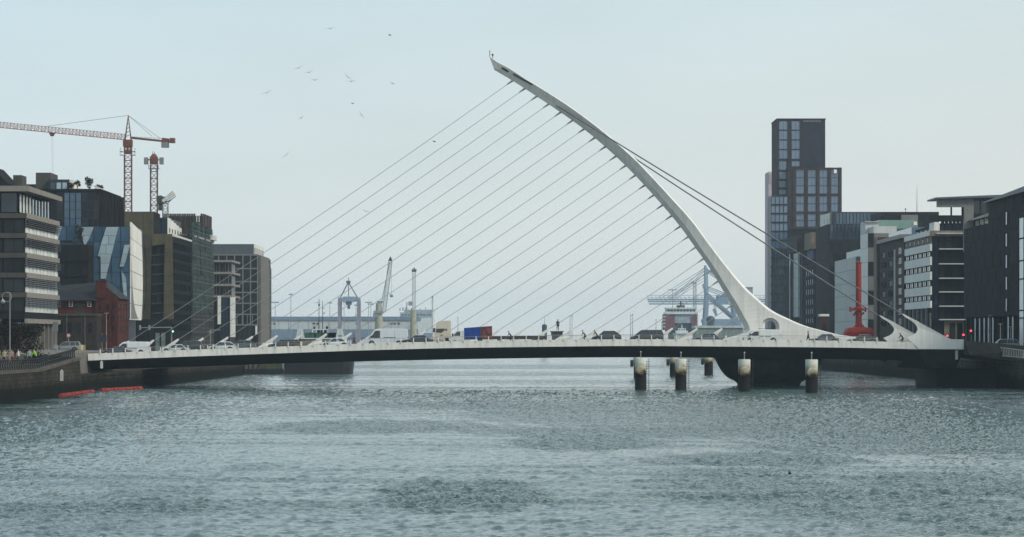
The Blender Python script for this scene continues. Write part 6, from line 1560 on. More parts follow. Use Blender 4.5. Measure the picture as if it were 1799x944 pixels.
# red floating boom along the left quay wall
BOOM = mat('boom_red', (.23,.032,.028), .75, var=.25, grime=.3)
for (a, b, lab) in (((107,694,108),(164,687.5,0),'nearer red floating boom on the water along the left quay wall'), ((178,684.5,0),(249,681.5,0),'farther red floating boom on the water under the bridge end')):
    Da, Db_ = EYE*F/(a[1]+3.5-HY), EYE*F/(b[1]+2.5-HY)
    p, q_ = Vector((PX(a[0],Da), Da, .12)), Vector((PX(b[0],Db_), Db_, .12))
    t = thing('floating_boom', lab, 'boom', p, 'red floating booms')
    n = 14
    for k in range(n):
        s0, s1 = p.lerp(q_, k/n), p.lerp(q_, (k+.93)/n)
        w = .06*math.sin(k*1.7)
        MB().tube(s0+Vector((w,0,w)), s1+Vector((w,0,-w*.3)), .28, .28, 8).build('float', BOOM, t)
# ------------------------------------------------------------------ people
SKIN = mat('skin', (.42,.27,.19), .6, var=.05, grime=0); HAIRD = mat('dark_hair', (.02,.016,.013), .7)
def skin_mesh(name, J, E, sub=1):
    """grow one continuous body over a skeleton: J = {joint: (x,y,z,r)}, E = list of joint chains"""
    ks = list(J); me = bpy.data.meshes.new(name)
    es = [(ks.index(a), ks.index(b)) for ch in E for a, b in zip(ch[:-1], ch[1:])]
    me.from_pydata([J[k][:3] for k in ks], es, [])
    o = bpy.data.objects.new(name, me); COL.objects.link(o)
    o.modifiers.new('skin', 'SKIN')
    for k, v in zip(ks, me.skin_vertices[0].data): r = J[k][3]; v.radius = (r, r) if not isinstance(r, tuple) else r
    me.skin_vertices[0].data[0].use_root = True
    m = o.modifiers.new('sub', 'SUBSURF'); m.levels = sub; m.render_levels = sub
    bpy.context.view_layer.update()
    out = bpy.data.meshes.new_from_object(o.evaluated_get(bpy.context.evaluated_depsgraph_get()))
    bpy.data.objects.remove(o); out.polygons.foreach_set("use_smooth", [True]*len(out.polygons))
    return out
def hand_joints(J, E, side, wrist, d):
    """five tapering fingers and a thumb rooted in the palm beyond the wrist"""
    w = Vector(J[wrist][:3]); d = Vector(d).normalized(); a = d.cross(Vector((1,0,0))).normalized() if abs(d.x) < .9 else Vector((0,1,0))
    pk = 'palm'+side; p = w + d*.075; J[pk] = (*p, .034)
    E.append([wrist, pk])
    return p, d, a
def fingers(b, p, d, a):
    curl = d.cross(a)
    for k, (o, L) in enumerate(((-.030,.070),(-.010,.080),(.010,.076),(.028,.060))):
        q0 = p + a*o + d*.01; q1 = q0 + d*L*.55 + curl*.006; q2 = q1 + d*L*.35 + curl*.025
        b.tube(q0, q1, .0095, .0085, 5).tube(q1, q2, .0085, .0065, 5)
    q0 = p - a*.03 - d*.03; q1 = q0 - a*.025 + d*.035 + curl*.012; b.tube(q0, q1, .011, .010, 5).tube(q1, q1+d*.03+curl*.01, .010, .007, 5)
def stand(kind):
    """standing or walking body, feet at z=0, facing -x"""
    s = {'stand': 0.06, 'walk': 0.24, 'lean': 0.08}[kind]
    ln = -.22 if kind == 'lean' else -.02
    J = {'pelvis': (0,0,.95,.15), 'waist': (ln*.3,0,1.10,.135), 'chest': (ln*.8,0,1.32,.165), 'neckb': (ln,0,1.47,.075), 'neck': (ln-.01,0,1.54,.055), 'head': (ln-.02,0,1.62,.085), 'crown': (ln-.01,0,1.72,.075)}
    E = [['pelvis','waist','chest','neckb','neck','head','crown']]
    hands = []
    for sd, sg in (('L', 1), ('R', -1)):
        f = s*sg
        J.update({'hip'+sd: (-f*.2, sg*.09, .88, .10), 'knee'+sd: (-f*.8-.03, sg*.10, .50, .062), 'ank'+sd: (-f*1.0+(.10 if kind == 'walk' and sg < 0 else .02), sg*.10, .09, .045), 'toe'+sd: (-f*1.0-.15, sg*.115, .035, .036),
                  'sho'+sd: (ln, sg*.185, 1.42, .066)})
        if kind == 'lean': J.update({'elb'+sd: (ln-.12, sg*.25, 1.16, .044), 'wri'+sd: (ln-.34, sg*.17, 1.09, .031)}); d = (-.95, 0, -.2)
        else: J.update({'elb'+sd: (ln+f*.35, sg*.25, 1.14, .045), 'wri'+sd: (ln+f*.5-.08, sg*.255, .90, .031)}); d = (-.15, 0, -1)
        E += [['pelvis','hip'+sd,'knee'+sd,'ank'+sd,'toe'+sd], ['chest','sho'+sd,'elb'+sd,'wri'+sd]]
        hands.append(hand_joints(J, E, sd, 'wri'+sd, d))
    return J, E, hands, Vector((ln-.02, 0, 1.64)), .92, 1.50, .88
def sit(kind):
    """riding (leaning on handlebars) or sitting on a ledge, seat at z=0.0 of the pelvis height given"""
    ride = kind == 'ride'
    pz = .98 if ride else .50
    ln = -.42 if ride else -.10
    J = {'pelvis': (0,0,pz,.15), 'waist': (ln*.3,0,pz+.15,.13), 'chest': (ln*.75,0,pz+.36,.16), 'neckb': (ln,0,pz+.50,.075), 'neck': (ln-.03,0,pz+.56,.055), 'head': (ln-.07,0,pz+.64,.085), 'crown': (ln-.05,0,pz+.74,.075)}
    E = [['pelvis','waist','chest','neckb','neck','head','crown']]; hands = []
    for sd, sg in (('L', 1), ('R', -1)):
        if ride:
            up = sg > 0
            J.update({'hip'+sd: (-.05, sg*.09, pz-.05, .10), 'knee'+sd: (-.36 if up else -.20, sg*.11, pz-.22 if up else pz-.42, .062), 'ank'+sd: (-.14 if up else -.05, sg*.11, pz-.58 if up else pz-.80, .045), 'toe'+sd: (-.30 if up else -.21, sg*.115, pz-.62 if up else pz-.84, .036),
                  'sho'+sd: (ln+.02, sg*.18, pz+.45, .064), 'elb'+sd: (ln-.10, sg*.24, pz+.20, .044), 'wri'+sd: (ln-.22, sg*.22, pz+.06, .031)}); d = (-.9, 0, -.3)
        else:
            J.update({'hip'+sd: (-.06, sg*.09, pz-.03, .10), 'knee'+sd: (-.42, sg*.12, pz+.0, .064), 'ank'+sd: (-.40, sg*.12, .09, .045), 'toe'+sd: (-.56, sg*.12, .035, .036),
                  'sho'+sd: (ln, sg*.18, pz+.45, .064), 'elb'+sd: (ln-.06, sg*.25, pz+.18, .044), 'wri'+sd: (ln-.26, sg*.17, pz+.10, .031)}); d = (-.8, 0, -.4)
        E += [['pelvis','hip'+sd,'knee'+sd,'ank'+sd,'toe'+sd], ['chest','sho'+sd,'elb'+sd,'wri'+sd]]
        hands.append(hand_joints(J, E, sd, 'wri'+sd, d))
    return J, E, hands, Vector((ln-.07, 0, pz+.66)), pz+.0, pz+.53, pz
BODIES = {}
def body_mesh(kind):
    if kind in BODIES: return BODIES[kind]
    J, E, hands, hd, zleg, zneck, _ = stand(kind) if kind in ('stand','walk','lean') else sit(kind)
    me = skin_mesh('body', J, E, 1)
    while len(me.materials): me.materials.pop()
    for m in (BLACK, BLACK, SKIN, HAIRD): me.materials.append(m)
    b = MB()
    for p, d, a in hands: fingers(b, p, d, a)
    b.ball(hd+Vector((-.095,0,-.015)), .018, .014, .022, 6, 4)                   # nose
    for sg in (-1, 1): b.ball(hd+Vector((.005,sg*.088,-.01)), .02, .010, .032, 6, 4)   # ears
    face = MB()
    for sg in (-1, 1): face.ball(hd+Vector((-.082,sg*.032,.012)), .010, .012, .008, 6, 4)
    face.bar(hd+Vector((-.086,-.022,-.055)), hd+Vector((-.086,.022,-.055)), .012, .007)
    bm = bmesh.new(); bm.from_mesh(me)
    pw = {s: Vector(J['wri'+s][:3]) for s in 'LR'}
    for f in bm.faces:
        c = f.calc_center_median()
        m = 1
        if c.z > zneck: m = 2
        elif min((c-pw['L']).length, (c-pw['R']).length) < .05 or any((c-p).length < .07 for p, _, _ in hands): m = 2
        elif kind in ('stand','walk','lean') and c.z < zleg and abs(c.y) < .2: m = 0
        elif kind in ('ride','sit') and (c.z < zleg+.02 or c.x < -.25 and c.z < zleg+.10): m = 0
        if c.z < .085: m = 3
        f.material_index = m
    bm.to_mesh(me); bm.free()
    # fingers and face join the same mesh
    me2 = b.mesh('hands', SKIN, smooth=True); me3 = face.mesh('face', HAIRD)
    bm = bmesh.new(); bm.from_mesh(me); n0 = len(bm.faces)
    bm.from_mesh(me2); bm.faces.ensure_lookup_table()
    for f in bm.faces[n0:]: f.material_index = 2
    n1 = len(bm.faces); bm.from_mesh(me3); bm.faces.ensure_lookup_table()
    for f in bm.faces[n1:]: f.material_index = 3
    bm.to_mesh(me); bm.free()
    hair = MB().loft([[hd+Vector((.01+r*math.cos(2*math.pi*i/12)*1.05, r*math.sin(2*math.pi*i/12)*.9, z)) for i in range(12)] for r, z in ((.095,-.0),(.104,.03),(.100,.07),(.075,.105),(.03,.125))]).mesh('hair', HAIRD, smooth=True)
    BODIES[kind] = (me, hair); return BODIES[kind]
CL = {}
def cloth(col): 
    k = 'cloth_%d_%d_%d' % tuple(int(c*1000) for c in col)
    return mat(k, col, .85, var=.15, grime=0)
def person(label, kind, loc, top, legs, rz=0.0, hair=(.02,.016,.013), group=None, hat=None):
    t = thing('person', label, 'person', loc, group, rz, local=True)
    me, hm = body_mesh(kind)
    o = bpy.data.objects.new('body', me); COL.objects.link(o); o.parent = t
    for i, m in enumerate((cloth(legs), cloth(top))):
        o.material_slots[i].link = 'OBJECT'; o.material_slots[i].material = m
    h_ = bpy.data.objects.new('hair' if not hat else 'hat', hm); COL.objects.link(h_); h_.parent = t
    h_.material_slots[0].link = 'OBJECT'; h_.material_slots[0].material = cloth(hat or hair)
    return t
# ------------------------------------------------------------------ bicycles
TYRE = mat('tyre_rubber', (.015,.015,.016), .85, var=.1, grime=0)
def bicycle(label, loc, col, rz=0.0):
    t = thing('bicycle', label, 'bicycle', loc, 'bicycles on the bridge', rz, local=True)
    for x in (-.52, .52):
        b = MB(); n = 20
        for i in range(n):
            a, c = 2*math.pi*i/n, 2*math.pi*(i+1)/n
            b.tube((x+.33*math.cos(a),0,.35+.33*math.sin(a)), (x+.33*math.cos(c),0,.35+.33*math.sin(c)), .02, .02, 5)
        for i in range(8):
            a = 2*math.pi*i/8; b.bar((x,0,.35), (x+.32*math.cos(a),0,.35+.32*math.sin(a)), .006)
        b.build('wheel', TYRE, t)
    m = cloth(col)
    b = MB().tube((.10,0,.34), (.20,0,.86), .018).tube((.16,0,.72), (-.36,0,.80), .018).tube((.10,0,.34), (-.38,0,.74), .02).tube((.52,0,.35), (.16,0,.72), .012).tube((.52,0,.35), (.10,0,.34), .012).tube((-.36,0,.86), (-.52,0,.35), .016)
    b.build('frame', m, t)
    MB().tube((-.40,-.24,1.0), (-.40,.24,1.0), .014).tube((-.36,0,.84), (-.40,0,1.0), .014).build('handlebar', BLACK, t)
    MB().hexa([(.10,-.03,.88),(.32,-.08,.88),(.32,.08,.88),(.10,.03,.88),(.10,-.03,.93),(.32,-.08,.94),(.32,.08,.94),(.10,.03,.93)]).build('saddle', BLACK, t)
    return t
# ------------------------------------------------------------------ vehicles (front towards -x, wheels on z=0)
VGLASS = glass('vehicle_glass', (.010,.013,.014), (.03,.04,.042), .06, .7)
LAMPW = mat('headlamp_lens', (.55,.57,.58), .2, var=.02, grime=0); LAMPR = mat('tail_lamp_lens', (.30,.02,.02), .3, var=.02, grime=0)
RIM = mat('wheel_rim', (.28,.28,.29), .4, metal=.6, var=.05, grime=0); TRIM = mat('black_trim', (.02,.02,.021), .6, var=.05, grime=0)
def paint(name, col): return mat(name, col, .28, var=.05, grime=.08, spec=.6)
def wheel(t, x, y, r, w=.2):
    s = 1 if y > 0 else -1
    b = MB(); b.tube((x,y-w/2,r), (x,y+w/2,r), r, r, 18); o = b.build('wheel', TYRE, t)
    c = MB(); c.tube((x,y+s*w*.52,r), (x,y+s*(w*.5+.02),r), r*.62, r*.55, 14)
    c.build('rim', RIM, o); return o
def car(label, loc, col, kind='hatch', L=4.3, W=1.78, H=1.47, rz=0.0, group='vehicles crossing the bridge', roofbars=False, cat='car'):
    """lofted body with wheel arches, a glasshouse with pillars and roof, wheels, lamps and bumpers"""
    t = thing('parked_car' if 'parked' in label else 'car', label, cat, loc, group, rz, local=True)
    m = paint('car_paint_%d_%d_%d' % tuple(int(c*1000) for c in col), col)
    x0 = -L/2; hw = W/2; r = .32 if H < 1.6 else .36
    fa, ra = x0+L*.19, x0+L*.79
    hood = {'hatch': (.24,.40), 'saloon': (.27,.42), 'suv': (.24,.37), 'mpv': (.14,.34), 'estate': (.26,.40)}[kind]
    tail = {'hatch': (.86,.985), 'saloon': (.72,.85), 'suv': (.90,.99), 'mpv': (.93,.99), 'estate': (.92,.99)}[kind]
    belt = H*.62 if kind != 'mpv' else H*.58
    hz = belt*.93
    st = [(0,.30,.55,.80),(.02,.24,hz*.80,.92),(.08,.20,hz*.90,.97),(hood[0],.20,hz*.99,1),(.5,.20,belt,1),(tail[0],.20,belt*1.02,1),(.93,.20,belt*(1.0 if kind != 'saloon' else .98),.99),(.985,.26,belt*.94,.95),(1,.34,belt*.75,.86)]
    secs = []
    for f, zb, zt, w in st:
        x = x0+L*f; a = hw*w
        secs.append([(x,-a*.9,zb),(x,-a,zb+.14),(x,-a,zt-.14),(x,-a*.93,zt-.03),(x,-a*.80,zt),(x,a*.80,zt),(x,a*.93,zt-.03),(x,a,zt-.14),(x,a,zb+.14),(x,a*.9,zb)])
    MB().loft(secs, 0).build('body', m, t, True)
    g0, g1, g2, g3 = x0+L*hood[0], x0+L*hood[1], x0+L*tail[0]-.08*L*(kind in ('hatch',)), x0+L*tail[1]
    zb = belt-.04
    b = MB().loft([[(g0,-hw*.86,zb),(g1,-hw*.70,H-.07),(g2,-hw*.70,H-.07),(g3,-hw*.86,zb)], [(g0,hw*.86,zb),(g1,hw*.70,H-.07),(g2,hw*.70,H-.07),(g3,hw*.86,zb)]])
    b.build('window_glass', VGLASS, t)
    p = MB()
    p.loft([[(g1-.02,-hw*.73,H-.08),(g1+.10,-hw*.66,H-.02),(g2-.05,-hw*.66,H-.01),(g2+.04,-hw*.73,H-.08)], [(g1-.02,hw*.73,H-.08),(g1+.10,hw*.66,H),(g2-.05,hw*.66,H),(g2+.04,hw*.73,H-.08)]])
    for s in (-1, 1):
        for xa, xb in ((g0,g1),(g3,g2)): p.bar((xa,s*hw*.87,zb), (xb,s*hw*.715,H-.06), .09, .06)
        xm = g0+(g3-g0)*.50; p.bar((xm,s*hw*.875,zb), (xm,s*hw*.72,H-.06), .09, .05)
        if kind in ('mpv','estate','suv'): xm = g0+(g3-g0)*.76; p.bar((xm,s*hw*.875,zb), (xm,s*hw*.72,H-.06), .10, .05)
        if roofbars: p.bar((g1+.2,s*hw*.62,H+.05), (g2-.1,s*hw*.62,H+.05), .04)
    p.build('roof', m, t)
    for x in (fa, ra):
        for s in (-1, 1):
            MB().tube((x,s*(hw-.21),r+.02), (x,s*(hw+.004),r+.02), r+.07, r+.07, 18).build('wheel_arch', TRIM, t)
            wheel(t, x, s*(hw-.08), r)
    for s in (-1, 1):
        MB().hexa([(x0+.03,s*hw*.50,hz*.66),(x0+.20,s*hw*.86,hz*.66),(x0+.34,s*hw*.94,hz*.70),(x0+.12,s*hw*.50,hz*.70),(x0+.06,s*hw*.50,hz*.80),(x0+.24,s*hw*.88,hz*.82),(x0+.40,s*hw*.95,hz*.84),(x0+.16,s*hw*.50,hz*.82)]).build('headlight', LAMPW, t)
        MB().box(x0+L*.962, x0+L*.998, min(s*hw*.62,s*hw*.93), max(s*hw*.62,s*hw*.93), belt*.66, belt*.90).build('tail_light', LAMPR, t)
        MB().box(g0+.22, g0+.36, min(s*(hw-.02),s*(hw+.16)), max(s*(hw-.02),s*(hw+.16)), zb-.01, zb+.13).build('wing_mirror', m, t)
    MB().box(x0-.02, x0+.2, -hw*.82, hw*.82, .26, .46).build('bumper', TRIM, t); MB().box(x0+L-.16, x0+L+.02, -hw*.86, hw*.86, .32, .52).build('bumper', TRIM, t)
    return t
def van(label, loc, col, L=5.1, W=1.95, H=1.95, high=False, group='vehicles crossing the bridge', rack=False, win_rows=1):
    t = thing('panel_van', label, 'van', loc, group, 0.0, local=True)
    m = paint('van_paint_%d_%d_%d' % tuple(int(c*1000) for c in col), col)
    x0 = -L/2; hw = W/2; r = .35
    hz = 1.05 if not high else 1.15
    fh = .10 if not high else .095; fw = .27 if not high else .235
    side = [(x0,.45),(x0+.02,.80),(x0+L*.05,hz-.05),(x0+L*fh,hz),(x0+L*fw,H-.16),(x0+L*(fw+.07),H-.02),(x0+L*.55,H),(x0+L*.96,H-.03),(x0+L*.99,H-.14),(x0+L,.55),(x0+L-.02,.36),(x0+.06,.30)]
    b = MB(); secs = []
    for y, sc in ((-hw,.0),(-hw*.97,.0),(hw*.97,0),(hw,0)):
        inset = .05 if abs(y) == hw else 0
        secs.append([(x+(inset if x < 0 else -inset), y, z-(inset if z > H*.7 else 0)) for x, z in side])
    b.loft(secs).build('body', m, t, False)
    for s in (-1, 1):
        y = s*(hw+.006)
        ax = [(x0+L*(fh+.055),hz+.03),(x0+L*(fw+.025),H-.30),(x0+L*(fw+.13),H-.30),(x0+L*(fw+.13),hz-.02),(x0+L*(fw+.0),hz-.06)]
        MB().prism(ax, min(y,y-s*.03), max(y,y-s*.03)).build('cab_window', VGLASS, t)
        MB().box(x0+L*(fh+.06), x0+L*(fh+.06)+.16, min(s*hw,s*(hw+.2)), max(s*hw,s*(hw+.2)), hz+.02, hz+.32).build('wing_mirror', TRIM, t)
        MB().box(x0+L*.44, x0+L*.72, min(y,y+s*.015), max(y,y+s*.015), H*.47, H*.50).build('door_rail', TRIM, t)
        for fx in (fw+.145, .70): MB().box(x0+L*fx, x0+L*fx+.018, min(y,y-s*.01), max(y,y-s*.01), .5, H-.2).build('door_seam', TRIM, t)
        MB().box(x0+.02, x0+.3, min(s*hw*.6,s*hw*.99), max(s*hw*.6,s*hw*.99), .72, .95).build('headlight', LAMPW, t)
        MB().box(x0+L-.06, x0+L+.012, min(s*hw*.86,s*hw*.985), max(s*hw*.86,s*hw*.985), .75, 1.35).build('tail_light', LAMPR, t)
        for fx in (.175, .79):
            x = x0+L*fx; MB().tube((x,s*(hw-.2),r+.02), (x,s*(hw+.008),r+.02), r+.07, r+.07, 18).build('wheel_arch', TRIM, t); wheel(t, x, s*(hw-.07), r)
    MB().hexa([(x0+L*fh+.02,-hw*.86,hz+.02),(x0+L*fh+.06,-hw*.86,hz+.02),(x0+L*fh+.06,hw*.86,hz+.02),(x0+L*fh+.02,hw*.86,hz+.02),(x0+L*fw-.045,-hw*.80,H-.2),(x0+L*fw,-hw*.80,H-.2),(x0+L*fw,hw*.80,H-.2),(x0+L*fw-.045,hw*.80,H-.2)]).build('windscreen', VGLASS, t)
    MB().box(x0-.04, x0+.12, -hw*.92, hw*.92, .34, .62).build('bumper', TRIM, t)
    if rack:
        b = MB()
        for f in (.42, .6, .8): b.bar((x0+L*f,-hw*.8,H+.08), (x0+L*f,hw*.8,H+.08), .05)
        for s in (-1, 1): b.bar((x0+L*.40,s*hw*.75,H+.1), (x0+L*.85,s*hw*.75,H+.1), .05)
        b.build('roof_rack', TRIM, t)
    return t
def on_deck(px, D):
    X = PX(px, D); return (X, D, deck_road(X))
NL = ZN+3.0      # nearest lane
def lane(k): return ZN+(3.0, 6.4, 9.6, 17.0)[k]
BR = 'vehicles crossing the bridge'
van('white panel van at the left end of the bridge, behind the dark saloon', on_deck(231, lane(1)), (.62,.65,.67), 5.2, 1.95, 1.95)
car('dark grey saloon, leftmost car on the bridge, in front of the white van', on_deck(205, lane(0)), (.045,.05,.055), 'saloon', 4.5, 1.8, 1.32)
car('silver low car just right of the white van, left of the black estate', on_deck(309, lane(0)), (.40,.44,.45), 'saloon', 4.1, 1.75, 1.28)
car('black high-roofed estate car behind the silver low car', on_deck(330, lane(1)), (.020,.019,.020), 'suv', 4.6, 1.85, 1.72)
car('pale silver hatchback overlapping a dark grey hatchback, left part of the deck', on_deck(391, lane(0)), (.46,.50,.51), 'hatch', 4.1, 1.76, 1.42)
car('dark blue-grey hatchback just right of the pale silver hatchback', on_deck(425, lane(1)), (.06,.075,.09), 'hatch', 4.2, 1.78, 1.55)
car('dull brown car in front of the stone flank and green boat', on_deck(500, lane(1)), (.055,.048,.042), 'estate', 4.7, 1.8, 1.45)
car('pale blue-white car directly below the green workboat', on_deck(590, lane(0)), (.55,.62,.66), 'saloon', 4.3, 1.78, 1.38)
van('long white high-roof van near the middle left of the bridge', on_deck(679, lane(1)), (.55,.60,.63), 6.4, 2.05, 2.5, True)
car('dark navy saloon close behind the long white van', on_deck(734, lane(0)), (.018,.020,.035), 'saloon', 4.6, 1.8, 1.42)
car('dark car, mostly hidden, just right of the standing cyclist pair', on_deck(1066, lane(1)), (.025,.035,.035), 'hatch', 4.3, 1.8, 1.66)
car('dark grey people carrier with a sloping nose, left of the red-sided ship', on_deck(1137, lane(0)), (.04,.042,.045), 'mpv', 4.9, 1.85, 1.78)
car('blue-grey car beyond the cable anchors, left of the pylon foot', on_deck(1243, lane(0)), (.09,.12,.15), 'saloon', 4.4, 1.78, 1.35)
van('small white van in front of the arched opening of the pylon', on_deck(1339, lane(0)), (.60,.63,.63), 5.4, 1.95, 1.95, rack=True)
car('grey saloon on the pylon tail right of the walking person', on_deck(1449, lane(0)), (.10,.115,.12), 'saloon', 4.4, 1.8, 1.38)
car('dark silver saloon directly below the red diving bell', on_deck(1516, lane(0)), (.085,.09,.085), 'saloon', 4.5, 1.8, 1.40)
# lorry tractor unit
def tractor(label, loc):
    t = thing('lorry_tractor', label, 'lorry', loc, BR, 0.0, local=True)
    cream = paint('lorry_cream_paint', (.50,.46,.38)); hw = 1.22
    side = [(-1.35,.75),(-1.38,1.5),(-1.25,2.35),(-1.05,3.15),(-.75,3.35),(.95,3.45),(1.0,3.4),(1.0,.95),(.2,.95),(.05,.55),(-1.2,.55)]
    MB().prism(side, -hw, hw).build('cab', cream, t)
    for s in (-1, 1):
        y = s*(hw+.008)
        MB().prism([(-1.15,1.72),(-1.08,2.25),(.05,2.30),(.05,1.95),(-.35,1.66)], min(y,y-s*.03), max(y,y-s*.03)).build('cab_window', VGLASS, t)
        MB().box(.1, .48, min(y,y-s*.03), max(y,y-s*.03), 1.98, 2.25).build('cab_window', VGLASS, t)
        MB().box(-1.55, -1.30, min(s*(hw+.02),s*(hw+.28)), max(s*(hw+.02),s*(hw+.28)), 1.75, 2.35).build('wing_mirror', TRIM, t)
        MB().box(-.45, -.20, min(y,y+s*.02), max(y,y+s*.02), 1.25, 1.38).build('door_handle', TRIM, t)
        for x in (-.62, 2.1):
            wheel(t, x, s*(hw-.16), .5, .3)
        MB().box(-1.36, -1.1, min(s*.6,s*1.15), max(s*.6,s*1.15), .85, 1.1).build('headlight', LAMPW, t)
    MB().hexa([(-1.42,-1.05,1.72),(-1.38,-1.05,1.72),(-1.38,1.05,1.72),(-1.42,1.05,1.72),(-1.27,-1.0,2.35),(-1.22,-1.0,2.35),(-1.22,1.0,2.35),(-1.27,1.0,2.35)]).build('windscreen', VGLASS, t)
    MB().box(1.0, 3.0, -.45, .45, .55, .85).box(1.3, 2.6, -1.0, 1.0, .85, 1.02).build('chassis', TRIM, t)
    MB().box(-1.5, -1.3, -1.2, 1.2, .35, .8).build('bumper', cream, t)
    MB().box(.2, 1.1, -hw-.01, -hw+.3, .45, .95).box(.2, 1.1, hw-.3, hw+.01, .45, .95).build('fuel_tank', TRIM, t)
tractor('cream lorry tractor cab towing nothing, tallest vehicle on the bridge', on_deck(780.5, lane(1)))
# box lorry, blue side with red rear panel
t = thing('box_lorry', 'small lorry with white cab and blue box whose rear part is red', 'lorry', on_deck(828, lane(0)), BR, 0.0, local=True)
wm = paint('lorry_white_paint', (.55,.56,.55)); bl = mat('lorry_blue_curtain', (.018,.050,.22), .55, var=.12, grime=.15)
MB().prism([(-3.2,.55),(-3.22,.95),(-2.75,1.12),(-2.1,1.85),(-1.1,1.92),(-1.1,.45),(-3.0,.4)], -.98, .98).build('cab', wm, t)
for s in (-1, 1):
    y = s*.99; MB().prism([(-2.55,1.18),(-2.0,1.76),(-1.55,1.76),(-1.55,1.15)], min(y,y-s*.03), max(y,y-s*.03)).build('cab_window', VGLASS, t)
    MB().box(-2.75, -2.55, min(s*1.0,s*1.22), max(s*1.0,s*1.22), 1.15, 1.5).build('wing_mirror', TRIM, t)
    for x in (-2.3, 1.3): wheel(t, x, s*.85, .38, .25)
MB().hexa([(-1.0,-1.08,.75),(1.35,-1.08,.75),(1.35,1.08,.75),(-1.0,1.08,.75),(-1.0,-1.08,2.30),(1.35,-1.08,2.46),(1.35,1.08,2.46),(-1.0,1.08,2.30)]).build('cargo_box', bl, t)
def redgrime():
    m, n, l, b = _nt('worn_red_print'); geo = n.new("ShaderNodeNewGeometry"); z = n.new("ShaderNodeTexNoise"); z.inputs["Scale"].default_value = 2.4; z.inputs["Detail"].default_value = 5
    l.new(geo.outputs["Position"], z.inputs[0]); c = n.new("ShaderNodeValToRGB"); l.new(z.outputs[0], c.inputs[0]); e = c.color_ramp.elements
    e[0].position = .47; e[0].color = (.03,.025,.03,1); e[1].position = .56; e[1].color = (.22,.028,.022,1); l.new(c.outputs[0], b.inputs["Base Color"]); return m
MB().hexa([(1.36,-1.09,.75),(3.05,-1.09,.75),(3.05,1.09,.75),(1.36,1.09,.75),(1.36,-1.09,2.46),(3.05,-1.09,2.58),(3.05,1.09,2.58),(1.36,1.09,2.46)]).build('cargo_box', redgrime(), t, label='dark and red printed rear part of the box')
MB().box(-1.02, 3.1, -1.12, 1.12, .62, .75).build('chassis', TRIM, t)
# low flat trailer further right
t = thing('flat_trailer', 'long low dark flatbed trailer behind the railing at mid-bridge', 'trailer', on_deck(913, lane(1)), BR, 0.0, local=True)
MB().box(-4.0, 4.0, -1.15, 1.15, .72, 1.02).build('bed', mat('trailer_dark_timber', (.05,.045,.042), .85, rnd=.1), t)
for k in range(8): MB().box(-4.0+k+.02, -4.0+k+.98, -1.17, -1.155, .55, 1.05).build('side_board', mat('trailer_dark_timber', (.05,.045,.042)), t)
for s in (-1, 1):
    for x in (-2.9, 2.2, 3.1): wheel(t, x, s*.95, .36, .24)
# kiosk with the standing figure behind it on the far footway
KD = ZF-5.2
X = PX(978.5, KD)
t = thing('control_kiosk', 'small grey control kiosk with a thin flat roof in the middle of the bridge', 'kiosk', (X, KD, deck_road(X)))
zt = PZ(583.5, KD)
MB().box(PX(968.5,KD), PX(989,KD), KD-.8, KD+.8, deck_road(X), zt).build('wall', mat('kiosk_grey', (.14,.13,.125), .7, grime=.3), t)
MB().box(PX(967,KD), PX(991,KD), KD-1.0, KD+1.0, zt, zt+.13).build('roof', mat('kiosk_roof', (.10,.10,.105), .7), t)
MB().box(PX(973,KD), PX(979,KD), KD-.84, KD-.81, deck_road(X)+.1, zt-.25).build('door', mat('kiosk_door', (.09,.09,.095), .6), t)
person('dark standing figure upright on the roof of the grey kiosk', 'stand', (PX(980.5,KD), KD, zt+.13), (.012,.018,.03), (.012,.016,.026), 1.2)
# cyclists and walkers on the bridge footway
FW = ZN+1.4
def rider(px, label, top, col, hat=None, blab=None):
    x, y, z = on_deck(px, FW)
    bicycle(blab, (x, y, z), col); person(label, 'ride', (x+.14, y, z), top, (.015,.015,.018), 0.0, hat=hat, group='cyclists on the bridge')
rider(898, 'person in black riding a bicycle beyond the railing, right of the blue lorry box', (.014,.014,.016), (.03,.03,.035), None, 'dark bicycle right of the blue lorry box')
rider(1028, 'person in brown-black riding a bicycle, left one of the close pair', (.03,.022,.02), (.30,.31,.32), (.02,.02,.02), 'pale bicycle of the left rider in the close pair')
rider(1049, 'person in dark grey riding a bicycle, right one of the close pair', (.02,.02,.024), (.02,.02,.025), None, 'dark bicycle of the right rider, against the dark car')
x, y, z = on_deck(1420.5, FW); person('person in dark coat walking left of the grey saloon on the pylon tail', 'walk', (x, y, z), (.018,.022,.028), (.015,.017,.02), 0.0)
x, y, z = on_deck(1586, FW); bicycle('red bicycle beside the near cable anchor leg', (x, y, z), (.25,.03,.03)); person('person in black riding the red bicycle beside the cable anchor', 'ride', (x+.14, y, z), (.016,.016,.017), (.016,.016,.017), 0.0, group='cyclists on the bridge')
x, y, z = on_deck(623, FW); person('person in brown and red jacket walking right of the pale blue-white car', 'walk', (x, y, z), (.09,.035,.025), (.02,.02,.022), 0.0)

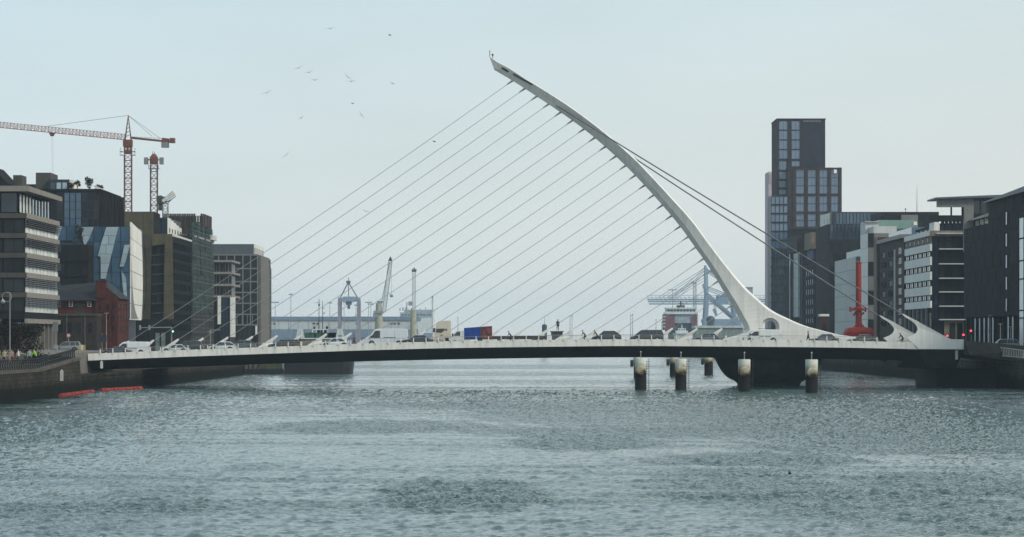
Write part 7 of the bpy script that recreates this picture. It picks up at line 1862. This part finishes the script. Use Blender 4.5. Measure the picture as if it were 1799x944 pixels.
# ------------------------------------------------------------------ left quay: balustrade, people, trees, lamps
t = thing('quay_balustrade', 'black iron balustrade of curved uprights along the left quay edge', 'railing', (-54, 330, LZ))
UP = None
Ds = [300+1.55*i for i in range(54)]
ztop = [(240, LZ), (352, LZ), (384, 4.6), (400, 5.0)]
for i, D in enumerate(Ds):
    x = qx(-1, D)-.65; z = interp(ztop, D)
    if UP is None:
        b = MB(); pts = [(0,0,0),(-.10,0,.35),(-.13,0,.7),(-.04,0,1.0),(.12,0,1.2)]
        for p, q_ in zip(pts[:-1], pts[1:]): b.bar(p, q_, .16, .12)
        UP = b.mesh('upright', BLACK)
    inst('upright', UP, t, (x, D, z-.02))
b = MB()
for a, c in zip(Ds[:-1], Ds[1:]):
    for dx, dz in ((-.12,.5),(-.10,.85),(.10,1.16)): b.bar((qx(-1,a)-.65+dx,a,interp(ztop,a)+dz), (qx(-1,c)-.65+dx,c,interp(ztop,c)+dz), .05)
b.build('rail', BLACK, t)
def ql(px, back):      # standing just behind the balustrade at photo column px
    D = DX(px, -56.6-back); return (-56.6-back, D, LZ+.5 if D < 371 else LZ)
GQ = 'people behind the left quay balustrade'
for (px, D, kind, top, legs, hair, lab, rz) in (
    (64, .3, 'lean', (.30,.55,.03), (.02,.025,.04), (.10,.07,.04), 'person in bright yellow-green hi-vis jacket behind the left quay balustrade', .4),
    (8, .9, 'stand', (.42,.36,.20), (.03,.03,.035), (.02,.02,.02), 'person in pale yellow jacket at the far left behind the balustrade', 1.2),
    (21, 1.4, 'stand', (.34,.22,.20), (.12,.03,.03), (.03,.02,.015), 'person in dusty pink top standing second from the left edge', 1.6),
    (33, 1.9, 'walk', (.55,.56,.54), (.10,.07,.05), (.03,.02,.02), 'person in white top walking behind the balustrade left of the teal jacket', .2),
    (52, .8, 'stand', (.20,.27,.26), (.02,.02,.025), (.02,.02,.02), 'person in pale teal jacket left of the hi-vis jacket', 2.0),
    (76, .5, 'stand', (.03,.04,.08), (.05,.06,.11), (.02,.02,.02), 'person in navy coat just right of the hi-vis jacket', 1.0),
    (86, .9, 'walk', (.05,.05,.055), (.03,.03,.03), (.03,.02,.02), 'person in charcoal clothes walking, rightmost of the quay group', 3.0),
    (33, .35, 'sit', (.05,.05,.06), (.03,.03,.035), (.34,.19,.08), 'fair-haired person in dark top sitting low behind the balustrade', .0),
    (16, .25, 'sit', (.14,.11,.09), (.03,.03,.03), (.06,.04,.03), 'person in brown top sitting low near the left edge', .2),
    (3, .35, 'sit', (.10,.11,.13), (.03,.03,.04), (.04,.03,.02), 'person in grey top sitting at the very left edge', .1),
    (47, .3, 'sit', (.022,.022,.025), (.02,.02,.025), (.20,.12,.07), 'person in black sitting below the pale teal jacket', -.1),
    (70, 1.4, 'stand', (.02,.02,.022), (.02,.02,.02), (.02,.02,.02), 'person in black standing behind the hi-vis jacket', .6)):
    p = person(lab, kind, ql(px, D), top, legs, rz+math.pi*0, hair, GQ)
# stepped seats for the sitters
b = MB().box(-57.3, -56.75, 333, 352, LZ+.5, LZ+.86)
tag(b.build('stone_bench', COPING), 'long low stone bench behind the balustrade at the left edge', 'bench')
rg = random.Random(11)
for i, (px, D, h, r, lab) in enumerate(((4, 372, 5.6, 2.4, 'brown-leaved street tree at the very left edge behind the quay crowd'), (26, 378, 5.4, 2.3, 'brown-leaved street tree beside the globe lamp post'), (46, 386, 5.2, 2.2, 'rightmost brown-leaved street tree, before the office colonnade'))):
    plant('street_tree', lab, 'tree', (PX(px,D), D, LZ), h, r, 2600, .13, leaf_mat('dark_autumn_leaf', (.016,.013,.009)), 20+i, 'autumn street trees on the left quay', .28)
# globe lamp post
D = 352.0; x = PX(18, D)
t = thing('lamp_post', 'tall grey lamp post with a ringed globe head at the far left', 'street lamp', (x, D, LZ))
MB().tube((x,D,LZ), (x,D,PZ(514,D)), .07, .05, 8).build('pole', STEEL, t)
b = MB(); n = 16; c = Vector((x-.35, D, PZ(522,D)))
for i in range(n):
    a0, a1_ = 2*math.pi*i/n, 2*math.pi*(i+1)/n; b.tube(c+Vector((.55*math.cos(a0),0,.55*math.sin(a0))), c+Vector((.55*math.cos(a1_),0,.55*math.sin(a1_))), .035, .035, 5)
b.bar((x,D,PZ(514,D)), c+Vector((.0,0,.5)), .06); b.build('ring_bracket', STEEL, t)
MB().ball(c+Vector((-.45,0,-.55)), .26).build('globe', mat('lamp_globe', (.22,.23,.23), .4), t, True)
# panels, signs and poles on the left quay
def pole_sign(name, lab, px, y0, y1, wpx, ytop, D, col, cat='sign', zb=None, th=.08):
    t = thing(name, lab, cat, (PX(px,D), D, zb if zb is not None else LZ))
    z0 = zb if zb is not None else LZ
    MB().tube((PX(px,D),D+.08,z0), (PX(px,D),D+.08,PZ(ytop,D)), .06, .05, 6).build('post', STEEL, t)
    MB().box(PX(px-wpx/2,D), PX(px+wpx/2,D), D-th, D, PZ(y1,D), PZ(y0,D)).build('panel', col, t)
    return t
SGREY = mat('sign_grey_back', (.14,.14,.145), .6, var=.08); SWHITE = mat('sign_white', (.75,.76,.74), .5, grime=.25)
pole_sign('information_sign', 'tall pale grey sign panel on a post in front of the colonnade', 98, 566, 583, 9, 583, 430, SGREY)
pole_sign('parapet_sign', 'small pale square sign low on a post at the end of the balustrade', 99, 606, 613, 7, 606, 392, mat('pale_sign_grey', (.30,.31,.32), .6), zb=4.6)
t = pole_sign('direction_sign', 'two-panel dark road sign seen from behind in front of the red-brick house', 180, 589, 601, 16, 586, 500, mat('sign_dark_back', (.035,.045,.06), .6))
D = 470.0; x = PX(121, D); t = thing('speed_sign', 'round red-rimmed road sign on a post left of the brick house', 'sign', (x, D, LZ))
MB().tube((x,D+.06,LZ+1), (x,D+.06,PZ(587,D)), .05).build('post', STEEL, t)
MB().tube((x,D-.02,PZ(589.5,D)), (x,D+.02,PZ(589.5,D)), .32, .32, 20).build('disc', mat('sign_red', (.34,.05,.05), .5), t)
MB().tube((x,D-.03,PZ(589.5,D)), (x,D-.021,PZ(589.5,D)), .23, .23, 20).build('disc_face', mat('sign_face', (.45,.42,.40), .5), t)
for px, yt, D, lb in ((187.5, 551, 505, 'thin street lamp column in front of the red-brick tower'), (1740, 555, 520, 'slim lamp column in front of the dark office foot on the right'), (1758, 570, 500, 'shorter grey post right of the slim lamp column on the right quay'), (1776, 575, 480, 'grey lamp column standing behind the silver car on the right quay')):
    zb_ = 4.0; x = PX(px, D); t = thing('lamp_column', lb, 'street lamp', (x, D, zb_), 'lamp columns on the quays')
    MB().tube((x,D,zb_), (x,D,PZ(yt,D)), .09, .06, 8).build('pole', STEEL, t); MB().box(x-.35, x+.35, D-.12, D+.12, PZ(yt,D), PZ(yt,D)+.12).build('lamp_head', STEEL, t)
car('parked silver estate with pale roof on the ramp left of the bridge', (PX(118,470), 470, 4.9), (.16,.17,.17), 'estate', 4.4, 1.8, 1.6, group='cars on the left quay')
t = thing('road_barrier', 'yellow and white roadworks barrier right of the parked silver estate', 'barrier', (PX(141,468), 468, 5.0))
for k in range(3): MB().box(PX(139.5,468)+k*.32, PX(139.5,468)+k*.32+.3, 467.8, 468.1, 5.0, 5.0+1.0).build('board', mat('barrier_yellow', (.35,.27,.07), .6) if k != 1 else SWHITE, t)
# traffic signal gantry, left end of the bridge
def lit(name, col, e): return mat(name, col, .4, emit=(*col, e))
D = 476.0; x = PX(302, D)
t = thing('signal_gantry', 'grey overhead traffic signal arm with a green light, left end of the bridge', 'traffic light', (x, D, deck_road(PX(302,ZC))))
MB().tube((x,D,4.5), (x,D,PZ(575,D)), .11, .10, 8).tube((x,D,PZ(575.5,D)), (PX(246,D),D,PZ(576,D)), .09, .06, 8).build('mast_arm', STEEL, t)
for px in (246.5, 263): MB().box(PX(px,D)-.13, PX(px,D)+.13, D-.2, D+.2, PZ(580,D), PZ(571.5,D)).build('signal_head', STEEL, t)
MB().box(PX(303,D), PX(306.5,D), D-.35, D-.02, PZ(584.5,D), PZ(578.5,D)).build('signal_head', BLACK, t)
MB().tube((PX(304.6,D),D-.39,PZ(582.6,D)), (PX(304.6,D),D-.36,PZ(582.6,D)), .11, .11, 12).build('green_lamp', lit('green_signal_lamp', (.25,1.0,.70), 4.0), t)
D = 520.0; x = PX(370, D)
t = thing('overhead_traffic_signal', 'pale horizontal signal arm right of the green light, before the construction block', 'traffic light', (x, D, 4.0))
MB().tube((x,D,4.0), (x,D,PZ(580,D)), .09).tube((x,D,PZ(580.3,D)), (PX(388,D),D,PZ(580,D)), .07).build('mast_arm', STEEL, t)
MB().box(PX(368,D), PX(372,D), D-.2, D+.2, PZ(586,D), PZ(581,D)).build('signal_head', STEEL, t)
# signal heads with red lamps at the right end
for px, y, D, yb, lab in ((1664.5, 590, 470, 602, 'leftmost red traffic light at the right end, above the cable anchor'), (1693, 588.5, 470, 600, 'middle red traffic light at the right end of the bridge'), (1706, 581.5, 462, 600, 'highest and rightmost red traffic light at the right end')):
    x = PX(px, D); t = thing('traffic_light', lab, 'traffic light', (x, D, 5.0), 'red traffic lights at the right end')
    MB().tube((x+.1,D+.2,4.8), (x+.1,D+.2,PZ(y-4,D)), .07).build('post', STEEL, t)
    MB().box(x-.22, x+.22, D-.12, D+.12, PZ(y+7,D), PZ(y-3.5,D)).build('signal_head', BLACK, t)
    MB().tube((x,D-.16,PZ(y,D)), (x,D-.125,PZ(y,D)), .15, .15, 14).build('red_lamp', lit('red_signal_lamp', (1.0,.06,.08), 3.0), t)
# right quay: railing and car
t = thing('quay_railing', 'pale close-barred railing sloping along the right quay wall', 'railing', (70, 420, RZ))
b = MB(); n = 26
pa, pb = Vector((PX(1738,444), 444, 4.6)), Vector((PX(1815,404), 404, RZ-.05))
ha, hb = 1.35, .95
OFFR = mat('pale_railing_paint', (.40,.39,.36), .6, grime=.2)
for k in range(n+1):
    p = pa.lerp(pb, k/n); h_ = ha+(hb-ha)*k/n
    MB().bar(p, p+Vector((0,0,h_)), .10 if k else .5, .10 if k else .5).build('railing_bar', OFFR, t)
for f in (0.02, .97): MB().bar(pa+Vector((0,0,ha*f)), pb+Vector((0,0,hb*f)), .10, .10).build('rail', OFFR, t)
car('parked silver-bonneted dark estate on the right quay behind the pale railing', (PX(1763,480), 480, 5.15), (.22,.24,.26), 'suv', 4.9, 1.9, 1.75, group='cars on the right quay', roofbars=True)
t = thing('traffic_cone', 'small white cone on the right quay below the dark office', 'cone', (PX(1785.5,440), 440, RZ+.1))
MB().lathe([(.28,RZ),(.28,RZ+.06),(.16,RZ+.1),(.05,RZ+.95)], (PX(1785.5,440),440,0), 12).build('cone_body', SWHITE, t)

# ------------------------------------------------------------------ gulls
GULLM = mat('gull_grey', (.10,.105,.11), .7, var=.1, grime=0)
def gull(px, py, D, span, roll, yaw, lab):
    c = P(px, py, D)
    t = thing('gull', lab, 'bird', c, 'gulls in the sky', 0, local=True)
    t.rotation_euler = (0, roll, yaw)
    MB().loft([[(r*math.cos(2*math.pi*i/8), y, r*math.sin(2*math.pi*i/8)) for i in range(8)] for y, r in ((-.26,.02),(-.2,.055),(-.05,.075),(.12,.055),(.28,.02))]).build('body', GULLM, t)
    for s in (-1, 1):
        h_ = span/2
        MB().loft([[(s*x, y0, z), (s*x, y0+w*.5, z+.03), (s*x, y0+w, z)] for x, y0, w, z in ((.04,-.12,.24,.02),(h_*.45,-.18,.22,h_*.18),(h_*.8,-.06,.14,h_*.16),(h_,.06,.04,h_*.10))]).build('wing', GULLM, t)
for g in ((525,120,430,1.5,-.35,.2,'gull, left end of the upper diagonal line of three'), (543.5,127.5,440,1.3,-.3,.3,'gull in the middle of the upper diagonal line of three'), (554,141,450,1.1,-.15,.2,'gull, right end of the upper diagonal line of three'), (611,135.5,420,1.2,.7,.1,'steeply banked gull, upper one of the close pair'), (618,143.5,440,1.2,-.1,.3,'level gull just below the banked gull of the close pair'), (470,163.5,430,1.5,-.4,.2,'leftmost gull, alone left of the flock'), (620,182,440,.7,.0,.5,'tiny gull above the lower banked gull'), (635,202.5,420,1.2,1.0,.1,'lowest steeply banked gull of the flock'), (530,207.5,430,.9,-.6,.2,'small gull low on the left of the flock'), (581,50.5,450,1.4,-.2,.3,'highest gull, near the top of the picture'), (685.5,62,450,.6,.2,.9,'tiny dark gull, rightmost near the top'), (763.5,249,430,.6,.2,.8,'tiny gull between the first two stay cables'), (503,273.5,470,1.4,-.7,.2,'faint gull low on the left above the stays'), (643,371.5,470,1.1,.3,.2,'faint gull among the stay cables'), (690,147,470,.8,.3,.3,'faint gull right of the close pair')):
    gull(*g)
tag(MB().ball((PX(1388,155),155,.03), .09, .16, .07).tube((PX(1388,155)-.03,154.9,.05), (PX(1388,155)-.06,154.85,.16), .03, .02).ball((PX(1388,155)-.07,154.83,.17), .035).build('swimming_bird', BLACK), 'small dark bird swimming on the water at lower right', 'bird')
# ------------------------------------------------------------------ the hazy air
def haze():
    m = bpy.data.materials.new('haze'); m.use_nodes = True; n = m.node_tree.nodes; l = m.node_tree.links
    n.remove(n["Principled BSDF"]); v = n.new("ShaderNodeVolumePrincipled")
    v.inputs["Color"].default_value = (0.72, 0.86, 0.98, 1); v.inputs["Density"].default_value = HAZE_DENSITY; v.inputs["Anisotropy"].default_value = 0.2
    l.new(v.outputs[0], n["Material Output"].inputs["Volume"])
    o = MB().box(-900, 1300, -200, 7000, -10.5, 97).build('haze', m); o['kind'] = 'stuff'
HAZE_DENSITY = 0.00010
haze()
